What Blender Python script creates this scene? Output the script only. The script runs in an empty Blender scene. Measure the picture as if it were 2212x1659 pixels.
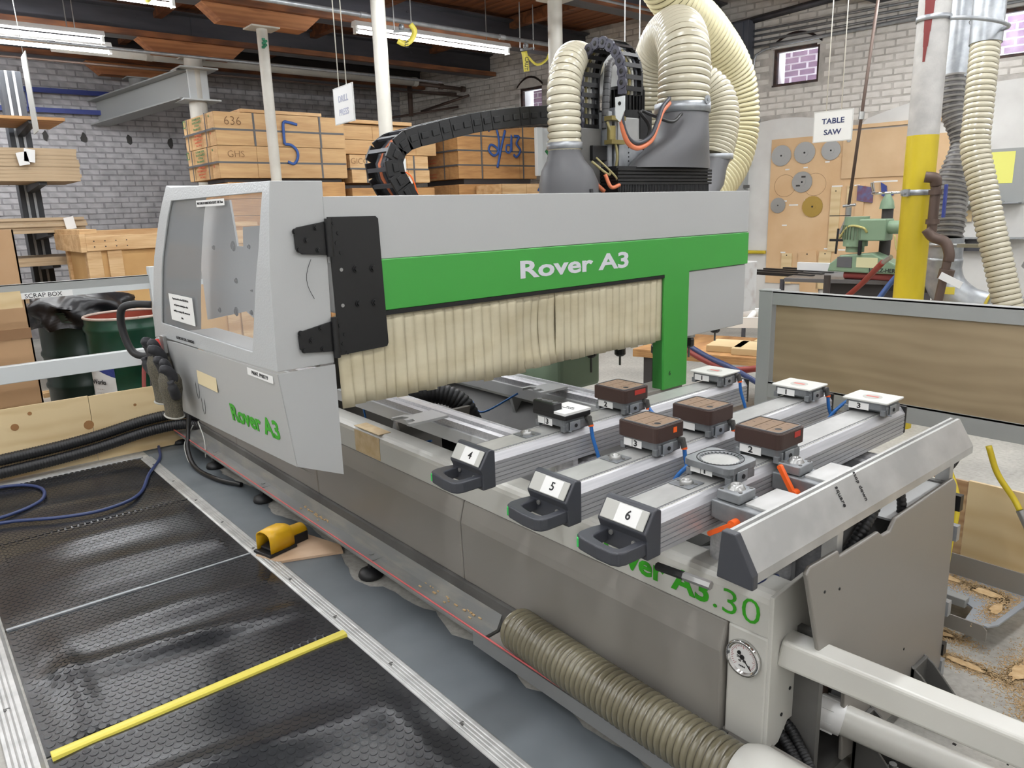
import bpy, math, random
from mathutils import Vector, Matrix
RND = random.Random(7)
SC = bpy.context.scene
COL = SC.collection
PI = math.pi

# ---------------------------------------------------------------- camera, world, exposure, lights
cam_d = bpy.data.cameras.new('camera'); cam = bpy.data.objects.new('camera', cam_d); COL.objects.link(cam)
cam_d.sensor_width = 36.0; cam_d.sensor_fit = 'HORIZONTAL'; cam_d.lens = 1599.34/2212*36
cam_d.clip_start = 0.05; cam_d.clip_end = 100
_a, _b, _c = math.radians(-50.20096), math.radians(13.2606), math.radians(1.76948)
_f = Vector((math.sin(_a)*math.cos(_b), math.cos(_a)*math.cos(_b), -math.sin(_b)))
_r = Vector((math.cos(_a), -math.sin(_a), 0)); _d = _f.cross(_r)
_r2 = _r*math.cos(_c)+_d*math.sin(_c); _d2 = -_r*math.sin(_c)+_d*math.cos(_c)
CAMLOC = Vector((0, 0, 1.55))
cam.matrix_world = Matrix(((_r2.x, -_d2.x, -_f.x, 0), (_r2.y, -_d2.y, -_f.y, 0), (_r2.z, -_d2.z, -_f.z, CAMLOC.z), (0, 0, 0, 1)))
SC.camera = cam
SC.view_settings.view_transform = 'Standard'; SC.view_settings.look = 'None'
SC.view_settings.gamma = 1.0; SC.view_settings.use_curve_mapping = False
SC.view_settings.exposure = 0.33
W = bpy.data.worlds.new('world'); SC.world = W; W.use_nodes = True
W.node_tree.nodes['Background'].inputs[0].default_value = (0.80, 0.88, 1.0, 1)
W.node_tree.nodes['Background'].inputs[1].default_value = 22.0
SC.cycles.max_bounces = 8; SC.cycles.diffuse_bounces = 4; SC.cycles.glossy_bounces = 4
SC.cycles.transparent_max_bounces = 8; SC.cycles.sample_clamp_indirect = 6.0

LIGHTROWS = [  # x of the row, then y centres of its 2.05 m fixtures
    (-10.9, (.35, -1.9)), (-2.9, (5.4, 7.2)),     (-9.05, (1.14, -1.3)), (-9.57, (1.32, -1.1)), (-7.27, (1.32, 5.13, -1.0)),  # first two rows are out of view, added to brighten the brick walls
    (-5.3, (1.2, 3.4, -1.6)), (-4.1, (3.2, 5.35)), (-3.5, (-0.4, -2.9)), (-1.9, (1.6, 4.4, 6.9, -1.0, -3.4)),
    (-0.3, (0.4, 2.9, 5.3, 7.6, -2.1)), (1.7, (1.6, 4.2, 7.0, -1.0, -3.6))]
LAMP_W = 17.0
for _x, _ys in LIGHTROWS:
    for _y in _ys:
        ld = bpy.data.lights.new('tube_light', 'AREA'); ld.shape = 'RECTANGLE'; ld.size = 0.14; ld.size_y = 2.05
        ld.energy = LAMP_W; ld.color = (0.965, 0.985, 1.0)
        lo = bpy.data.objects.new('tube_light', ld); COL.objects.link(lo)
        lo.location = (_x, _y, 3.362)

# ---------------------------------------------------------------- materials
def lin(c):
    return tuple(((v/255)/12.92 if v/255 <= .04045 else ((v/255+.055)/1.055)**2.4) for v in c)
MATS = {}
def mat(name, c, rough=.5, metal=0., c2=None, ns=8., nst=(1, 1, 1), bump=0., bs=60., bst=None, alpha=1., emit=0., trans=0., aniso=0., lo=.35, hi=.65, detail=4., spec=None, wave=None, rvar=0., coat=0.):
    if name in MATS: return MATS[name]
    m = bpy.data.materials.new(name); m.use_nodes = True; nt = m.node_tree; N = nt.nodes; L = nt.links
    p = N['Principled BSDF']; c = lin(c); p.inputs['Base Color'].default_value = (*c, 1)
    p.inputs['Roughness'].default_value = rough; p.inputs['Metallic'].default_value = metal
    if spec is not None: p.inputs['Specular IOR Level'].default_value = spec
    if trans: p.inputs['Transmission Weight'].default_value = trans
    if alpha < 1: p.inputs['Alpha'].default_value = alpha
    if coat: p.inputs['Coat Weight'].default_value = coat; p.inputs['Coat Roughness'].default_value = .15
    if emit:
        p.inputs['Emission Color'].default_value = (*c, 1); p.inputs['Emission Strength'].default_value = emit
    tc = None
    def noise(scale, st, det=4.):
        nonlocal tc
        if tc is None: tc = N.new('ShaderNodeTexCoord')
        mp = N.new('ShaderNodeMapping'); mp.inputs['Scale'].default_value = st; L.new(tc.outputs['Object'], mp.inputs['Vector'])
        n = N.new('ShaderNodeTexNoise'); n.inputs['Scale'].default_value = scale; n.inputs['Detail'].default_value = det
        L.new(mp.outputs['Vector'], n.inputs['Vector']); return n, mp
    if c2 is not None:
        n, mp = noise(ns, nst, detail)
        src = n.outputs['Fac']
        if wave:
            w = N.new('ShaderNodeTexWave'); w.wave_type = 'BANDS'; w.bands_direction = wave[0]
            w.inputs['Scale'].default_value = wave[1]; w.inputs['Distortion'].default_value = wave[2]; w.inputs['Detail'].default_value = 3
            w.inputs['Detail Scale'].default_value = wave[3]
            L.new(mp.outputs['Vector'], w.inputs['Vector'])
            mx = N.new('ShaderNodeMath'); mx.operation = 'ADD'; L.new(n.outputs['Fac'], mx.inputs[0])
            mw = N.new('ShaderNodeMath'); mw.operation = 'MULTIPLY'; mw.inputs[1].default_value = .16; L.new(w.outputs['Fac'], mw.inputs[0])
            ms = N.new('ShaderNodeMath'); ms.operation = 'SUBTRACT'; ms.inputs[1].default_value = .08; L.new(mw.outputs[0], ms.inputs[0])
            L.new(ms.outputs[0], mx.inputs[1]); src = mx.outputs[0]
        r = N.new('ShaderNodeValToRGB'); r.color_ramp.elements[0].position = lo; r.color_ramp.elements[1].position = hi
        r.color_ramp.elements[0].color = (*c, 1); r.color_ramp.elements[1].color = (*lin(c2), 1)
        L.new(src, r.inputs['Fac']); L.new(r.outputs['Color'], p.inputs['Base Color'])
        if rvar:
            mr = N.new('ShaderNodeMapRange'); mr.inputs['To Min'].default_value = max(0.02, rough-rvar); mr.inputs['To Max'].default_value = rough+rvar
            L.new(n.outputs['Fac'], mr.inputs['Value']); L.new(mr.outputs[0], p.inputs['Roughness'])
    if bump:
        n2, _ = noise(bs, bst or (1, 1, 1)); b = N.new('ShaderNodeBump'); b.inputs['Strength'].default_value = bump; b.inputs['Distance'].default_value = .0025
        L.new(n2.outputs['Fac'], b.inputs['Height']); L.new(b.outputs['Normal'], p.inputs['Normal'])
    MATS[name] = m; return m

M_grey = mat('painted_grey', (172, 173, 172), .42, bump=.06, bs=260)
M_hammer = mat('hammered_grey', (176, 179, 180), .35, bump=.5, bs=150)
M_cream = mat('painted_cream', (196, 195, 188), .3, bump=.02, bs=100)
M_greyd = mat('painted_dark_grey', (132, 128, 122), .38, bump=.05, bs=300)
M_greym = mat('painted_mid_grey', (128, 130, 132), .35, c2=(112, 113, 112), ns=3, bump=.04, bs=200)
M_skirt = mat('dusty_grey_steel', (118, 119, 118), .38, c2=(140, 137, 128), ns=9, lo=.45, hi=.8, bump=.05, bs=120, nst=(.6, 3, 3))
M_inner = mat('dark_grey_steel', (72, 71, 69), .45, c2=(96, 95, 92), ns=4)
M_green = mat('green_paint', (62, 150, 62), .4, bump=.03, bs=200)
M_greenl = mat('green_lettering', (50, 158, 22), .45)
M_black = mat('black_paint', (22, 22, 23), .38, bump=.04, bs=200)
M_blackr = mat('black_rubber', (24, 24, 26), .5)
M_plast = mat('charcoal_plastic', (58, 60, 66), .42, bump=.05, bs=300)
M_gplast = mat('grey_plastic', (88, 88, 90), .48, bump=.05, bs=150)
M_alu = mat('aluminium', (186, 186, 188), .36, metal=.45, c2=(166, 166, 169), ns=6, nst=(20, .6, 20), rvar=.06)
M_aluf = mat('cast_aluminium', (150, 153, 155), .45, metal=.6, c2=(120, 123, 126), ns=14, bump=.25, bs=70)
M_alub = mat('brushed_aluminium', (190, 190, 188), .36, metal=.4, c2=(170, 170, 168), ns=7, nst=(2, 1, 1), rvar=.08)
M_steel = mat('steel', (160, 160, 158), .32, metal=.65)
M_chrome = mat('chrome', (215, 215, 215), .12, metal=1.)
M_galv = mat('galvanised_steel', (172, 175, 178), .38, metal=.5, c2=(150, 154, 158), ns=18, rvar=.06)
M_white = mat('white_label', (226, 226, 224), .5)
M_silver = mat('silver_label', (176, 176, 170), .45)
M_ink = mat('black_ink', (24, 24, 26), .6)
M_lgrey = mat('grey_lettering', (205, 205, 212), .45)
M_cut = mat('curtain_plastic', (205, 196, 168), .5, c2=(188, 177, 146), ns=4, nst=(1, 1, 3), lo=.4, hi=.75)
M_hose = mat('cream_hose', (196, 190, 168), .25, coat=.4)
M_hosew = mat('hose_wire', (88, 78, 54), .4)
M_hoseg = mat('olive_hose', (112, 106, 86), .22, coat=.4)
M_hosegw = mat('olive_hose_wire', (74, 68, 52), .35)
M_brown = mat('brown_plastic', (62, 44, 38), .45, bump=.08, bs=120)
M_tan = mat('tan_rubber', (128, 106, 86), .75, bump=.1, bs=200)
M_red = mat('red_paint', (190, 52, 44), .45)
M_orange = mat('orange_plastic', (236, 96, 28), .38)
M_orangec = mat('orange_cable', (205, 116, 78), .45)
M_blue = mat('blue_tube', (38, 100, 168), .35)
M_bluh = mat('dark_blue_hose', (44, 58, 100), .4)
M_yel = mat('yellow_plastic', (222, 172, 30), .35)
M_yelp = mat('yellow_paint', (206, 184, 36), .45, c2=(182, 160, 34), ns=5, nst=(1, 1, .3), bump=.1, bs=60)
M_yels = mat('yellow_strip', (216, 202, 84), .4)
M_mat = mat('rubber_matting', (26, 27, 30), .24, c2=(36, 37, 40), ns=4, bump=.05, bs=400, rvar=.04, spec=.4)
M_flpaint = mat('painted_floor_grey', (104, 110, 114), .42, c2=(92, 98, 102), ns=2.5, bump=.12, bs=30, rvar=.08)
M_wood = mat('pine_wood', (216, 182, 136), .6, c2=(188, 146, 98), ns=2.2, nst=(5, 1, 9), wave=('Z', 3., 6., 1.5))
M_crate = mat('crate_plywood', (206, 170, 122), .62, c2=(172, 132, 86), ns=1.6, nst=(4, 1.2, 9), lo=.3, hi=.8, wave=('Z', 3., 5., 1.2))
M_crateb = mat('weathered_crate_plywood', (198, 152, 98), .65, c2=(150, 104, 62), ns=2.4, nst=(4, 1.2, 6), lo=.3, hi=.85, wave=('Z', 3., 5., 1.2))
M_ply = mat('birch_plywood', (214, 192, 150), .55, c2=(196, 168, 122), ns=1.3, nst=(1, 1, 3), lo=.4, hi=.7, wave=('Z', 1.2, 9., 1.))
M_plyb = mat('worn_plywood', (156, 138, 110), .6, c2=(134, 116, 90), ns=2.0, nst=(.7, 1, 3.4), lo=.35, hi=.75, wave=('Z', 1.6, 12., .8), bump=.06, bs=50)
M_peg = mat('board_plywood', (214, 182, 142), .6, c2=(202, 166, 124), ns=2)
M_card = mat('cardboard', (176, 142, 106), .7, c2=(166, 132, 96), ns=2)
M_joist = mat('joist_wood', (134, 84, 50), .7, c2=(92, 56, 36), ns=3, nst=(6, .8, 6), wave=('Y', 1., 4., 1.))
M_corbel = mat('corbel_wood', (176, 118, 74), .65, c2=(140, 88, 52), ns=2.4, nst=(5, .7, 4), wave=('Z', 2., 5., 1.2))
M_plank = mat('ceiling_plank_wood', (138, 84, 48), .7, c2=(98, 58, 36), ns=3, nst=(.6, 6, 4))
M_beam = mat('dark_steel', (62, 62, 66), .4, c2=(84, 84, 90), ns=2, nst=(3, .5, 3), metal=.2)
M_brickw = mat('white_painted_brick', (222, 218, 211), .6, c2=(202, 197, 189), ns=9, bump=.5, bs=34)
M_brickd = mat('white_painted_brick_stuff', (222, 218, 211), .6, c2=(202, 197, 189), ns=9, bump=.5, bs=34)
M_mortar = mat('painted_mortar', (196, 191, 184), .75, c2=(162, 157, 150), ns=7, bump=.5, bs=30)
M_brickl = mat('dull_painted_brick', (190, 188, 190), .6, c2=(164, 162, 164), ns=7, bump=.5, bs=30)
M_mortl = mat('dull_painted_mortar', (160, 158, 160), .8, c2=(132, 130, 132), ns=7, bump=.5, bs=30)
M_plaster = mat('white_plaster', (216, 215, 211), .55, c2=(204, 202, 198), ns=3, bump=.12, bs=25)
M_redbrick = mat('red_brick', (122, 100, 118), .8, c2=(100, 78, 100), ns=8)
M_palem = mat('pale_mortar', (214, 212, 220), .8)
M_colw = mat('white_column_paint', (205, 202, 192), .42, c2=(192, 188, 178), ns=4, bump=.15, bs=40)
M_colr = mat('rough_white_paint', (190, 188, 184), .6, c2=(170, 168, 165), ns=9, bump=.8, bs=55)
M_tube = mat('lit_tube', (248, 251, 255), .4, emit=26.)
M_fix = mat('fixture_white', (226, 226, 222), .4)
M_bluep = mat('blue_rack_paint', (44, 58, 128), .45)
M_dkp = mat('dark_rack_paint', (52, 56, 62), .45)
M_drum = mat('green_drum_paint', (18, 68, 48), .3, c2=(14, 54, 40), ns=5)
M_drumd = mat('dark_green_drum_paint', (26, 50, 42), .35, c2=(20, 40, 34), ns=5)
M_rust = mat('rust_red_lining', (150, 66, 48), .45, c2=(128, 52, 38), ns=6)
M_bag = mat('black_bag_film', (20, 20, 24), .34, bump=.6, bs=14)
M_fence = mat('fence_grey_paint', (150, 152, 150), .42)
M_fencew = mat('fence_pale_paint', (200, 204, 204), .42)
M_mdf = mat('sheet_stock_edge', (186, 164, 134), .65, c2=(168, 146, 116), ns=3, nst=(1, 1, 30))
M_sagel = mat('pale_sage_paint', (128, 146, 122), .42)
M_sage = mat('sage_green_paint', (124, 148, 122), .35)
M_iron = mat('cast_iron_table', (112, 110, 110), .3, metal=.5)
M_darkm = mat('dark_machine_paint', (58, 54, 54), .5)
M_rope = mat('red_cord', (196, 92, 92), .5)
M_pink = mat('faded_red_hose', (158, 82, 80), .45)
M_hred = mat('red_air_hose', (140, 54, 44), .5)
M_glove = mat('knit_grey_yarn', (98, 92, 76), .85, c2=(58, 54, 46), ns=220, bump=.6, bs=400)
M_gloveb = mat('black_glove_coating', (38, 38, 42), .6)
M_glass = mat('clear_polycarbonate', (190, 194, 198), .10, alpha=.30, spec=.6)
M_win = mat('window_glass', (225, 230, 235), .05, alpha=.08, spec=.5)
M_saw = mat('sawdust', (206, 178, 136), .9, c2=(184, 152, 108), ns=40, bump=.6, bs=90)
M_gold = mat('gold_blade', (190, 160, 88), .3, metal=.8)
M_ypaper = mat('yellow_paper', (228, 226, 120), .6)
M_rustpipe = mat('brown_iron_pipe', (92, 76, 68), .5, metal=.3)
M_marker = mat('blue_marker', (48, 84, 150), .6)
M_pencil = mat('pencil_marks', (120, 88, 58), .7)
M_stampg = mat('green_stamp', (70, 120, 76), .7)
M_stampr = mat('red_stamp', (190, 92, 60), .7)
M_grout = mat('dark_scuff', (58, 56, 54), .7)

def floor_mat():
    m = bpy.data.materials.new('concrete_floor'); m.use_nodes = True; nt = m.node_tree; N = nt.nodes; L = nt.links
    p = N['Principled BSDF']; p.inputs['Roughness'].default_value = .55
    tc = N.new('ShaderNodeTexCoord'); n = N.new('ShaderNodeTexNoise'); n.inputs['Scale'].default_value = 1.3; n.inputs['Detail'].default_value = 9
    n2 = N.new('ShaderNodeTexNoise'); n2.inputs['Scale'].default_value = 45; n2.inputs['Detail'].default_value = 5
    L.new(tc.outputs['Object'], n.inputs['Vector']); L.new(tc.outputs['Object'], n2.inputs['Vector'])
    r = N.new('ShaderNodeValToRGB'); e = r.color_ramp.elements; e[0].position = .32; e[0].color = (*lin((146, 144, 138)), 1); e[1].position = .68; e[1].color = (*lin((192, 190, 182)), 1)
    L.new(n.outputs['Fac'], r.inputs['Fac'])
    r2 = N.new('ShaderNodeValToRGB'); e = r2.color_ramp.elements; e[0].position = .3; e[0].color = (.62, .6, .58, 1); e[1].position = .6; e[1].color = (1, 1, 1, 1)
    L.new(n2.outputs['Fac'], r2.inputs['Fac'])
    mx = N.new('ShaderNodeMixRGB'); mx.blend_type = 'MULTIPLY'; mx.inputs[0].default_value = .6; L.new(r.outputs[0], mx.inputs[1]); L.new(r2.outputs[0], mx.inputs[2])
    L.new(mx.outputs[0], p.inputs['Base Color'])
    b = N.new('ShaderNodeBump'); b.inputs['Strength'].default_value = .25; b.inputs['Distance'].default_value = .01; L.new(n2.outputs['Fac'], b.inputs['Height']); L.new(b.outputs['Normal'], p.inputs['Normal'])
    return m
M_floor = floor_mat()

# ---------------------------------------------------------------- mesh builder
def V(*a): return Vector(a)
class MB:
    def __init__(s): s.v = []; s.f = []; s.m = []; s.sm = []
    def add(s, vs, fs, mi=0, sm=False):
        o = len(s.v); s.v += [tuple(v) for v in vs]
        for f in fs: s.f.append([i+o for i in f]); s.m.append(mi); s.sm.append(sm)
        return s
    def box(s, x0, x1, y0, y1, z0, z1, mi=0):
        x0, x1 = min(x0, x1), max(x0, x1); y0, y1 = min(y0, y1), max(y0, y1); z0, z1 = min(z0, z1), max(z0, z1)
        return s.add([(x0, y0, z0), (x1, y0, z0), (x1, y1, z0), (x0, y1, z0), (x0, y0, z1), (x1, y0, z1), (x1, y1, z1), (x0, y1, z1)],
                     [(0, 3, 2, 1), (4, 5, 6, 7), (0, 1, 5, 4), (1, 2, 6, 5), (2, 3, 7, 6), (3, 0, 4, 7)], mi)
    def obox(s, c, ax, ay, az, mi=0):
        c, ax, ay, az = map(Vector, (c, ax, ay, az)); vs = []
        for k in (-1, 1):
            for j, i in ((-1, -1), (-1, 1), (1, 1), (1, -1)): vs.append(c+ax*i+ay*j+az*k)
        fs = [(0, 3, 2, 1), (4, 5, 6, 7), (0, 1, 5, 4), (1, 2, 6, 5), (2, 3, 7, 6), (3, 0, 4, 7)]
        if ax.cross(ay).dot(az) < 0: fs = [f[::-1] for f in fs]
        return s.add(vs, fs, mi)
    def bar(s, p0, p1, w, h, up=(0, 0, 1), mi=0):
        p0, p1 = Vector(p0), Vector(p1); d = (p1-p0); l = d.length; d.normalize(); up = Vector(up)
        sd = d.cross(up)
        if sd.length < 1e-4: sd = d.cross(Vector((1, 0, 0)))
        sd.normalize(); u = sd.cross(d)
        return s.obox((p0+p1)/2, d*l/2, sd*w/2, u*h/2, mi)
    def prism(s, pts, axis, a, b, mi=0):
        """pts in the plane perpendicular to axis: x->(y,z), y->(x,z), z->(x,y)"""
        n = len(pts)
        def P(p, t): return {'x': (t, p[0], p[1]), 'y': (p[0], t, p[1]), 'z': (p[0], p[1], t)}[axis]
        area = sum(pts[i][0]*pts[(i+1) % n][1]-pts[(i+1) % n][0]*pts[i][1] for i in range(n))
        if (area < 0) != (axis == 'y'): pts = pts[::-1]
        if a > b: a, b = b, a
        vs = [P(p, a) for p in pts]+[P(p, b) for p in pts]
        fs = [list(range(n))[::-1], [i+n for i in range(n)]]+[(i, (i+1) % n, (i+1) % n+n, i+n) for i in range(n)]
        return s.add(vs, fs, mi)
    def ring(s, outer, inner, axis, a, b, mi=0):
        n = len(outer)
        def P(p, t): return {'x': (t, p[0], p[1]), 'y': (p[0], t, p[1]), 'z': (p[0], p[1], t)}[axis]
        vs = [P(p, a) for p in outer]+[P(p, a) for p in inner]+[P(p, b) for p in outer]+[P(p, b) for p in inner]
        fs = []
        for i in range(n):
            j = (i+1) % n
            fs += [(i, j, n+j, n+i), (2*n+i, 3*n+i, 3*n+j, 2*n+j), (i, 2*n+i, 2*n+j, j), (n+i, n+j, 3*n+j, 3*n+i)]
        return s.add(vs, fs, mi)
    def cyl(s, p0, p1, r, n=16, r2=None, mi=0, sm=True, cap=True):
        p0, p1 = Vector(p0), Vector(p1); r2 = r if r2 is None else r2
        d = (p1-p0).normalized(); q = d.to_track_quat('Z', 'Y'); vs = []
        for p, rr in ((p0, r), (p1, r2)):
            for i in range(n):
                a = 2*PI*i/n; vs.append(p+q @ Vector((math.cos(a)*rr, math.sin(a)*rr, 0)))
        s.add(vs, [(i, (i+1) % n, (i+1) % n+n, i+n) for i in range(n)], mi, sm)
        if cap: s.add(vs, [list(range(n))[::-1], [i+n for i in range(n)]], mi, False)
        return s
    def lathe(s, prof, c=(0, 0, 0), n=24, mi=0, sm=True, axis='z', cap=False, sx=1., sy=1.):
        vs = []
        for r, z in prof:
            for i in range(n):
                a = 2*PI*i/n; x, y = math.cos(a)*r*sx, math.sin(a)*r*sy
                p = {'z': (x, y, z), 'x': (z, x, y), 'y': (y, z, x)}[axis]
                vs.append((c[0]+p[0], c[1]+p[1], c[2]+p[2]))
        k = len(prof)
        s.add(vs, [(j*n+i, j*n+(i+1) % n, (j+1)*n+(i+1) % n, (j+1)*n+i) for j in range(k-1) for i in range(n)], mi, sm)
        if cap: s.add(vs, [list(range(n))[::-1], [(k-1)*n+i for i in range(n)]], mi, False)
        return s
    def tube(s, path, r, n=10, mi=0, cap=True, rfun=None, mfun=None, sx=1.):
        P = [Vector(p) for p in path]; K = len(P); vs = []; up = None
        for k in range(K):
            t = (P[min(k+1, K-1)]-P[max(k-1, 0)]).normalized()
            if up is None:
                up = Vector((0, 0, 1)) if abs(t.z) < .9 else Vector((1, 0, 0))
            sd = t.cross(up)
            if sd.length < 1e-5: sd = t.cross(Vector((0, 1, 0)))
            sd.normalize(); up = sd.cross(t).normalized()
            rr = r if rfun is None else rfun(k)
            for i in range(n):
                a = 2*PI*i/n; vs.append(P[k]+sd*math.cos(a)*rr*sx+up*math.sin(a)*rr)
        for k in range(K-1):
            mm = mi if mfun is None else mfun(k)
            s.add([], [], 0)
            o = 0
        base = len(s.v); s.v += [tuple(v) for v in vs]
        for k in range(K-1):
            mm = mi if mfun is None else mfun(k)
            for i in range(n):
                s.f.append([base+k*n+i, base+(k+1)*n+i, base+(k+1)*n+(i+1) % n, base+k*n+(i+1) % n]); s.m.append(mm); s.sm.append(True)
        if cap:
            s.f.append([base+i for i in range(n)]); s.m.append(mi); s.sm.append(False)
            s.f.append([base+(K-1)*n+i for i in range(n)][::-1]); s.m.append(mi); s.sm.append(False)
        return s
    def bolt(s, p, d, r=.008, h=.007, n=6, mi=0):
        p = Vector(p); d = Vector(d); return s.cyl(p, p+d*h*.35, r*1.45, 12, mi=mi).cyl(p, p+d*h, r, n, mi=mi, sm=False)

def root_off(o):
    off = Vector((0, 0, 0))
    while o is not None: off += o.location; o = o.parent
    return off
def mesh_of(mb, mats, off=(0, 0, 0), name='mesh'):
    me = bpy.data.meshes.new(name)
    me.from_pydata([(v[0]-off[0], v[1]-off[1], v[2]-off[2]) for v in mb.v], [], mb.f)
    for m in (mats if isinstance(mats, (list, tuple)) else [mats]): me.materials.append(m)
    me.polygons.foreach_set('material_index', mb.m); me.polygons.foreach_set('use_smooth', mb.sm); me.update()
    return me
def tag(o, label=None, cat=None, group=None, kind=None):
    if label: o['label'] = label
    if cat: o['category'] = cat
    if group: o['group'] = group
    if kind: o['kind'] = kind
    return o
def obj(name, mb, mats, parent=None, bevel=0, kind=None, label=None, seg=2, loc=None, local=False):
    """loc: object's origin (world). vertices given in world coords unless local"""
    base = root_off(parent) if parent else Vector((0, 0, 0))
    if local: off = Vector((0, 0, 0))
    else: off = Vector(loc) if loc is not None else base
    o = bpy.data.objects.new(name, mesh_of(mb, mats, off, name)); COL.objects.link(o)
    if parent: o.parent = parent; o.location = (Vector(loc)-base) if loc is not None else (0, 0, 0)
    elif loc is not None: o.location = loc
    if bevel:
        b = o.modifiers.new('bevel', 'BEVEL'); b.width = bevel; b.segments = seg; b.limit_method = 'ANGLE'; b.angle_limit = math.radians(40); b.harden_normals = False
    if kind: o['kind'] = kind
    if label: o['label'] = label
    return o
def thing(name, label, cat, loc=(0, 0, 0), rz=0, group=None):
    o = bpy.data.objects.new(name, None); COL.objects.link(o); o.empty_display_size = .05
    o.location = loc; o.rotation_euler = (0, 0, rz); return tag(o, label, cat, group)
def single(name, mb, mats, label, cat, loc, bevel=0, group=None, kind=None):
    return tag(obj(name, mb, mats, None, bevel, kind, loc=loc), label, cat, group)
def struct(name, mb, mats, bevel=0, parent=None):
    o = obj(name, mb, mats, parent, bevel)
    if not parent: o['kind'] = 'structure'
    return o
def copy_tree(o, parent=None):
    c = o.copy(); COL.objects.link(c)
    if parent: c.parent = parent
    for ch in list(o.children): copy_tree(ch, c)
    return c
def catmull(P, k=8):
    P = [Vector(p) for p in P]; Q = [P[0]*2-P[1]]+P+[P[-1]*2-P[-2]]; out = []
    for i in range(1, len(Q)-2):
        a, b, c, d = Q[i-1:i+3]
        for j in range(k):
            t = j/k; out.append(.5*((2*b)+(c-a)*t+(2*a-5*b+4*c-d)*t*t+(3*b-a-3*c+d)*t**3))
    out.append(P[-1]); return out
def resample(P, step):
    out = [P[0].copy()]; acc = 0.
    for a, b in zip(P, P[1:]):
        l = (b-a).length
        if l < 1e-9: continue
        t = step-acc
        while t <= l: out.append(a+(b-a)*(t/l)); t += step
        acc = (acc+l) % step if False else l-(t-step)
    return out
def rib_hose(mb, P, r, pitch=.028, amp=.05, n=24, wire=1):
    Q8 = resample(catmull(P, 24), pitch/8); Q = []; pr = []
    for k, p in enumerate(Q8):
        j = k % 8
        if j in (0, 1, 3, 5, 7): Q.append(p); pr.append({0: 1-amp*1.6, 1: 1-amp*1.6, 3: 1-amp*.2, 5: 1., 7: 1-amp*.5}[j])
    mb.tube(Q, r, n, rfun=lambda k: r*pr[k], mfun=lambda k: wire if k % 5 == 0 else 0)
    return mb
FONT_CACHE = {}
def text(s, size, loc, xd, yd, m, parent=None, name='lettering', bold=0., ext=.0006, sx=1., align='CENTER', label=None, width=None):
    cu = bpy.data.curves.new('t', 'FONT'); cu.body = s; cu.size = size; cu.extrude = ext; cu.offset = bold; cu.align_x = align; cu.align_y = 'CENTER'
    cu.resolution_u = 3
    to = bpy.data.objects.new('t', cu); COL.objects.link(to)
    dg = bpy.context.evaluated_depsgraph_get(); me = bpy.data.meshes.new_from_object(to.evaluated_get(dg))
    bpy.data.objects.remove(to); bpy.data.curves.remove(cu)
    if width:
        xs = [v.co.x for v in me.vertices]; sx = width/(max(xs)-min(xs))
    xd, yd = Vector(xd).normalized(), Vector(yd).normalized(); nd = xd.cross(yd).normalized()
    base = root_off(parent) if parent else Vector((0, 0, 0))
    me.transform(Matrix(((xd.x*sx, yd.x, nd.x, loc[0]-base.x), (xd.y*sx, yd.y, nd.y, loc[1]-base.y), (xd.z*sx, yd.z, nd.z, loc[2]-base.z), (0, 0, 0, 1))))
    me.materials.clear(); me.materials.append(m)
    o = bpy.data.objects.new(name, me); COL.objects.link(o)
    if parent: o.parent = parent
    if label: o['label'] = label
    return o
# ================================================================ ROOM
# right wall is turned 8 degrees; its frame: s along the wall, d out of the wall into the room, z up
WPt = Vector((-5.04, 8.59, 0)); WD = Vector((-.9903, -.1392, 0)).normalized(); 
WI = Vector((.1392, -.9903, 0)).normalized()
def w3(s, d, z): return WPt+WD*s+WI*d+Vector((0, 0, z))
ang_w = math.atan2(WD.y, WD.x)
CEIL = 3.97
mb = MB().box(-12.2, 3.6, -4.4, 10.0, -.1, 0); floor = struct('floor', mb, M_floor)
mb = MB().box(-12.2, 3.6, -4.4, 10.0, CEIL+.05, CEIL+.15); ceiling = struct('ceiling', mb, M_plank)
y = -4.3; i = 0; pl = None
while y < 9.6:
    w = .145
    mb = MB().box(-7.9, 7.9, -w/2+.004, w/2-.004, -.012, .012)
    if pl is None: pl = obj('plank', mb, M_plank, ceiling, local=True); c = pl
    else: c = pl.copy(); COL.objects.link(c)
    c.location = (-4.2+RND.uniform(-.1, .1), y, CEIL+.03+RND.uniform(-.004, .004)); y += w
mb = MB().box(3.5, 3.6, -4.4, 10, 0, CEIL+.1); struct('wall_front', mb, M_plaster)
mb = MB().box(-12.2, 3.6, -4.4, -4.3, 0, CEIL+.1); struct('wall_back', mb, M_plaster)
mb = MB().box(-12.2, -12.03, -4.4, 10, 0, CEIL+.1); wall_left = struct('wall_left', mb, M_mortl)

# right wall backing with three window openings
wins = [(4.22, 3.76, 2.84, 3.36), (.18, -.37, 2.885, 3.31), (-2.08, -2.75, 2.87, 3.33)]   # s0>s1, z0, z1
def wallbox(mb, s0, s1, z0, z1, d0=-.35, d1=0., mi=0):
    return mb.obox(w3((s0+s1)/2, (d0+d1)/2, (z0+z1)/2), WD*(s1-s0)/2, WI*(d1-d0)/2, V(0, 0, (z1-z0)/2), mi)
mb = MB(); ss = [-9.2, -2.75, -2.08, -.37, .18, 3.76, 4.22, 7.6]
for a, b in zip(ss, ss[1:]):
    w = [q for q in wins if abs(q[1]-a) < .01]
    if w: wallbox(mb, a, b, 0, w[0][2]); wallbox(mb, a, b, w[0][3], CEIL+.1)
    else: wallbox(mb, a, b, 0, CEIL+.1)
wall_right = struct('wall_right', mb, M_mortar)

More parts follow.
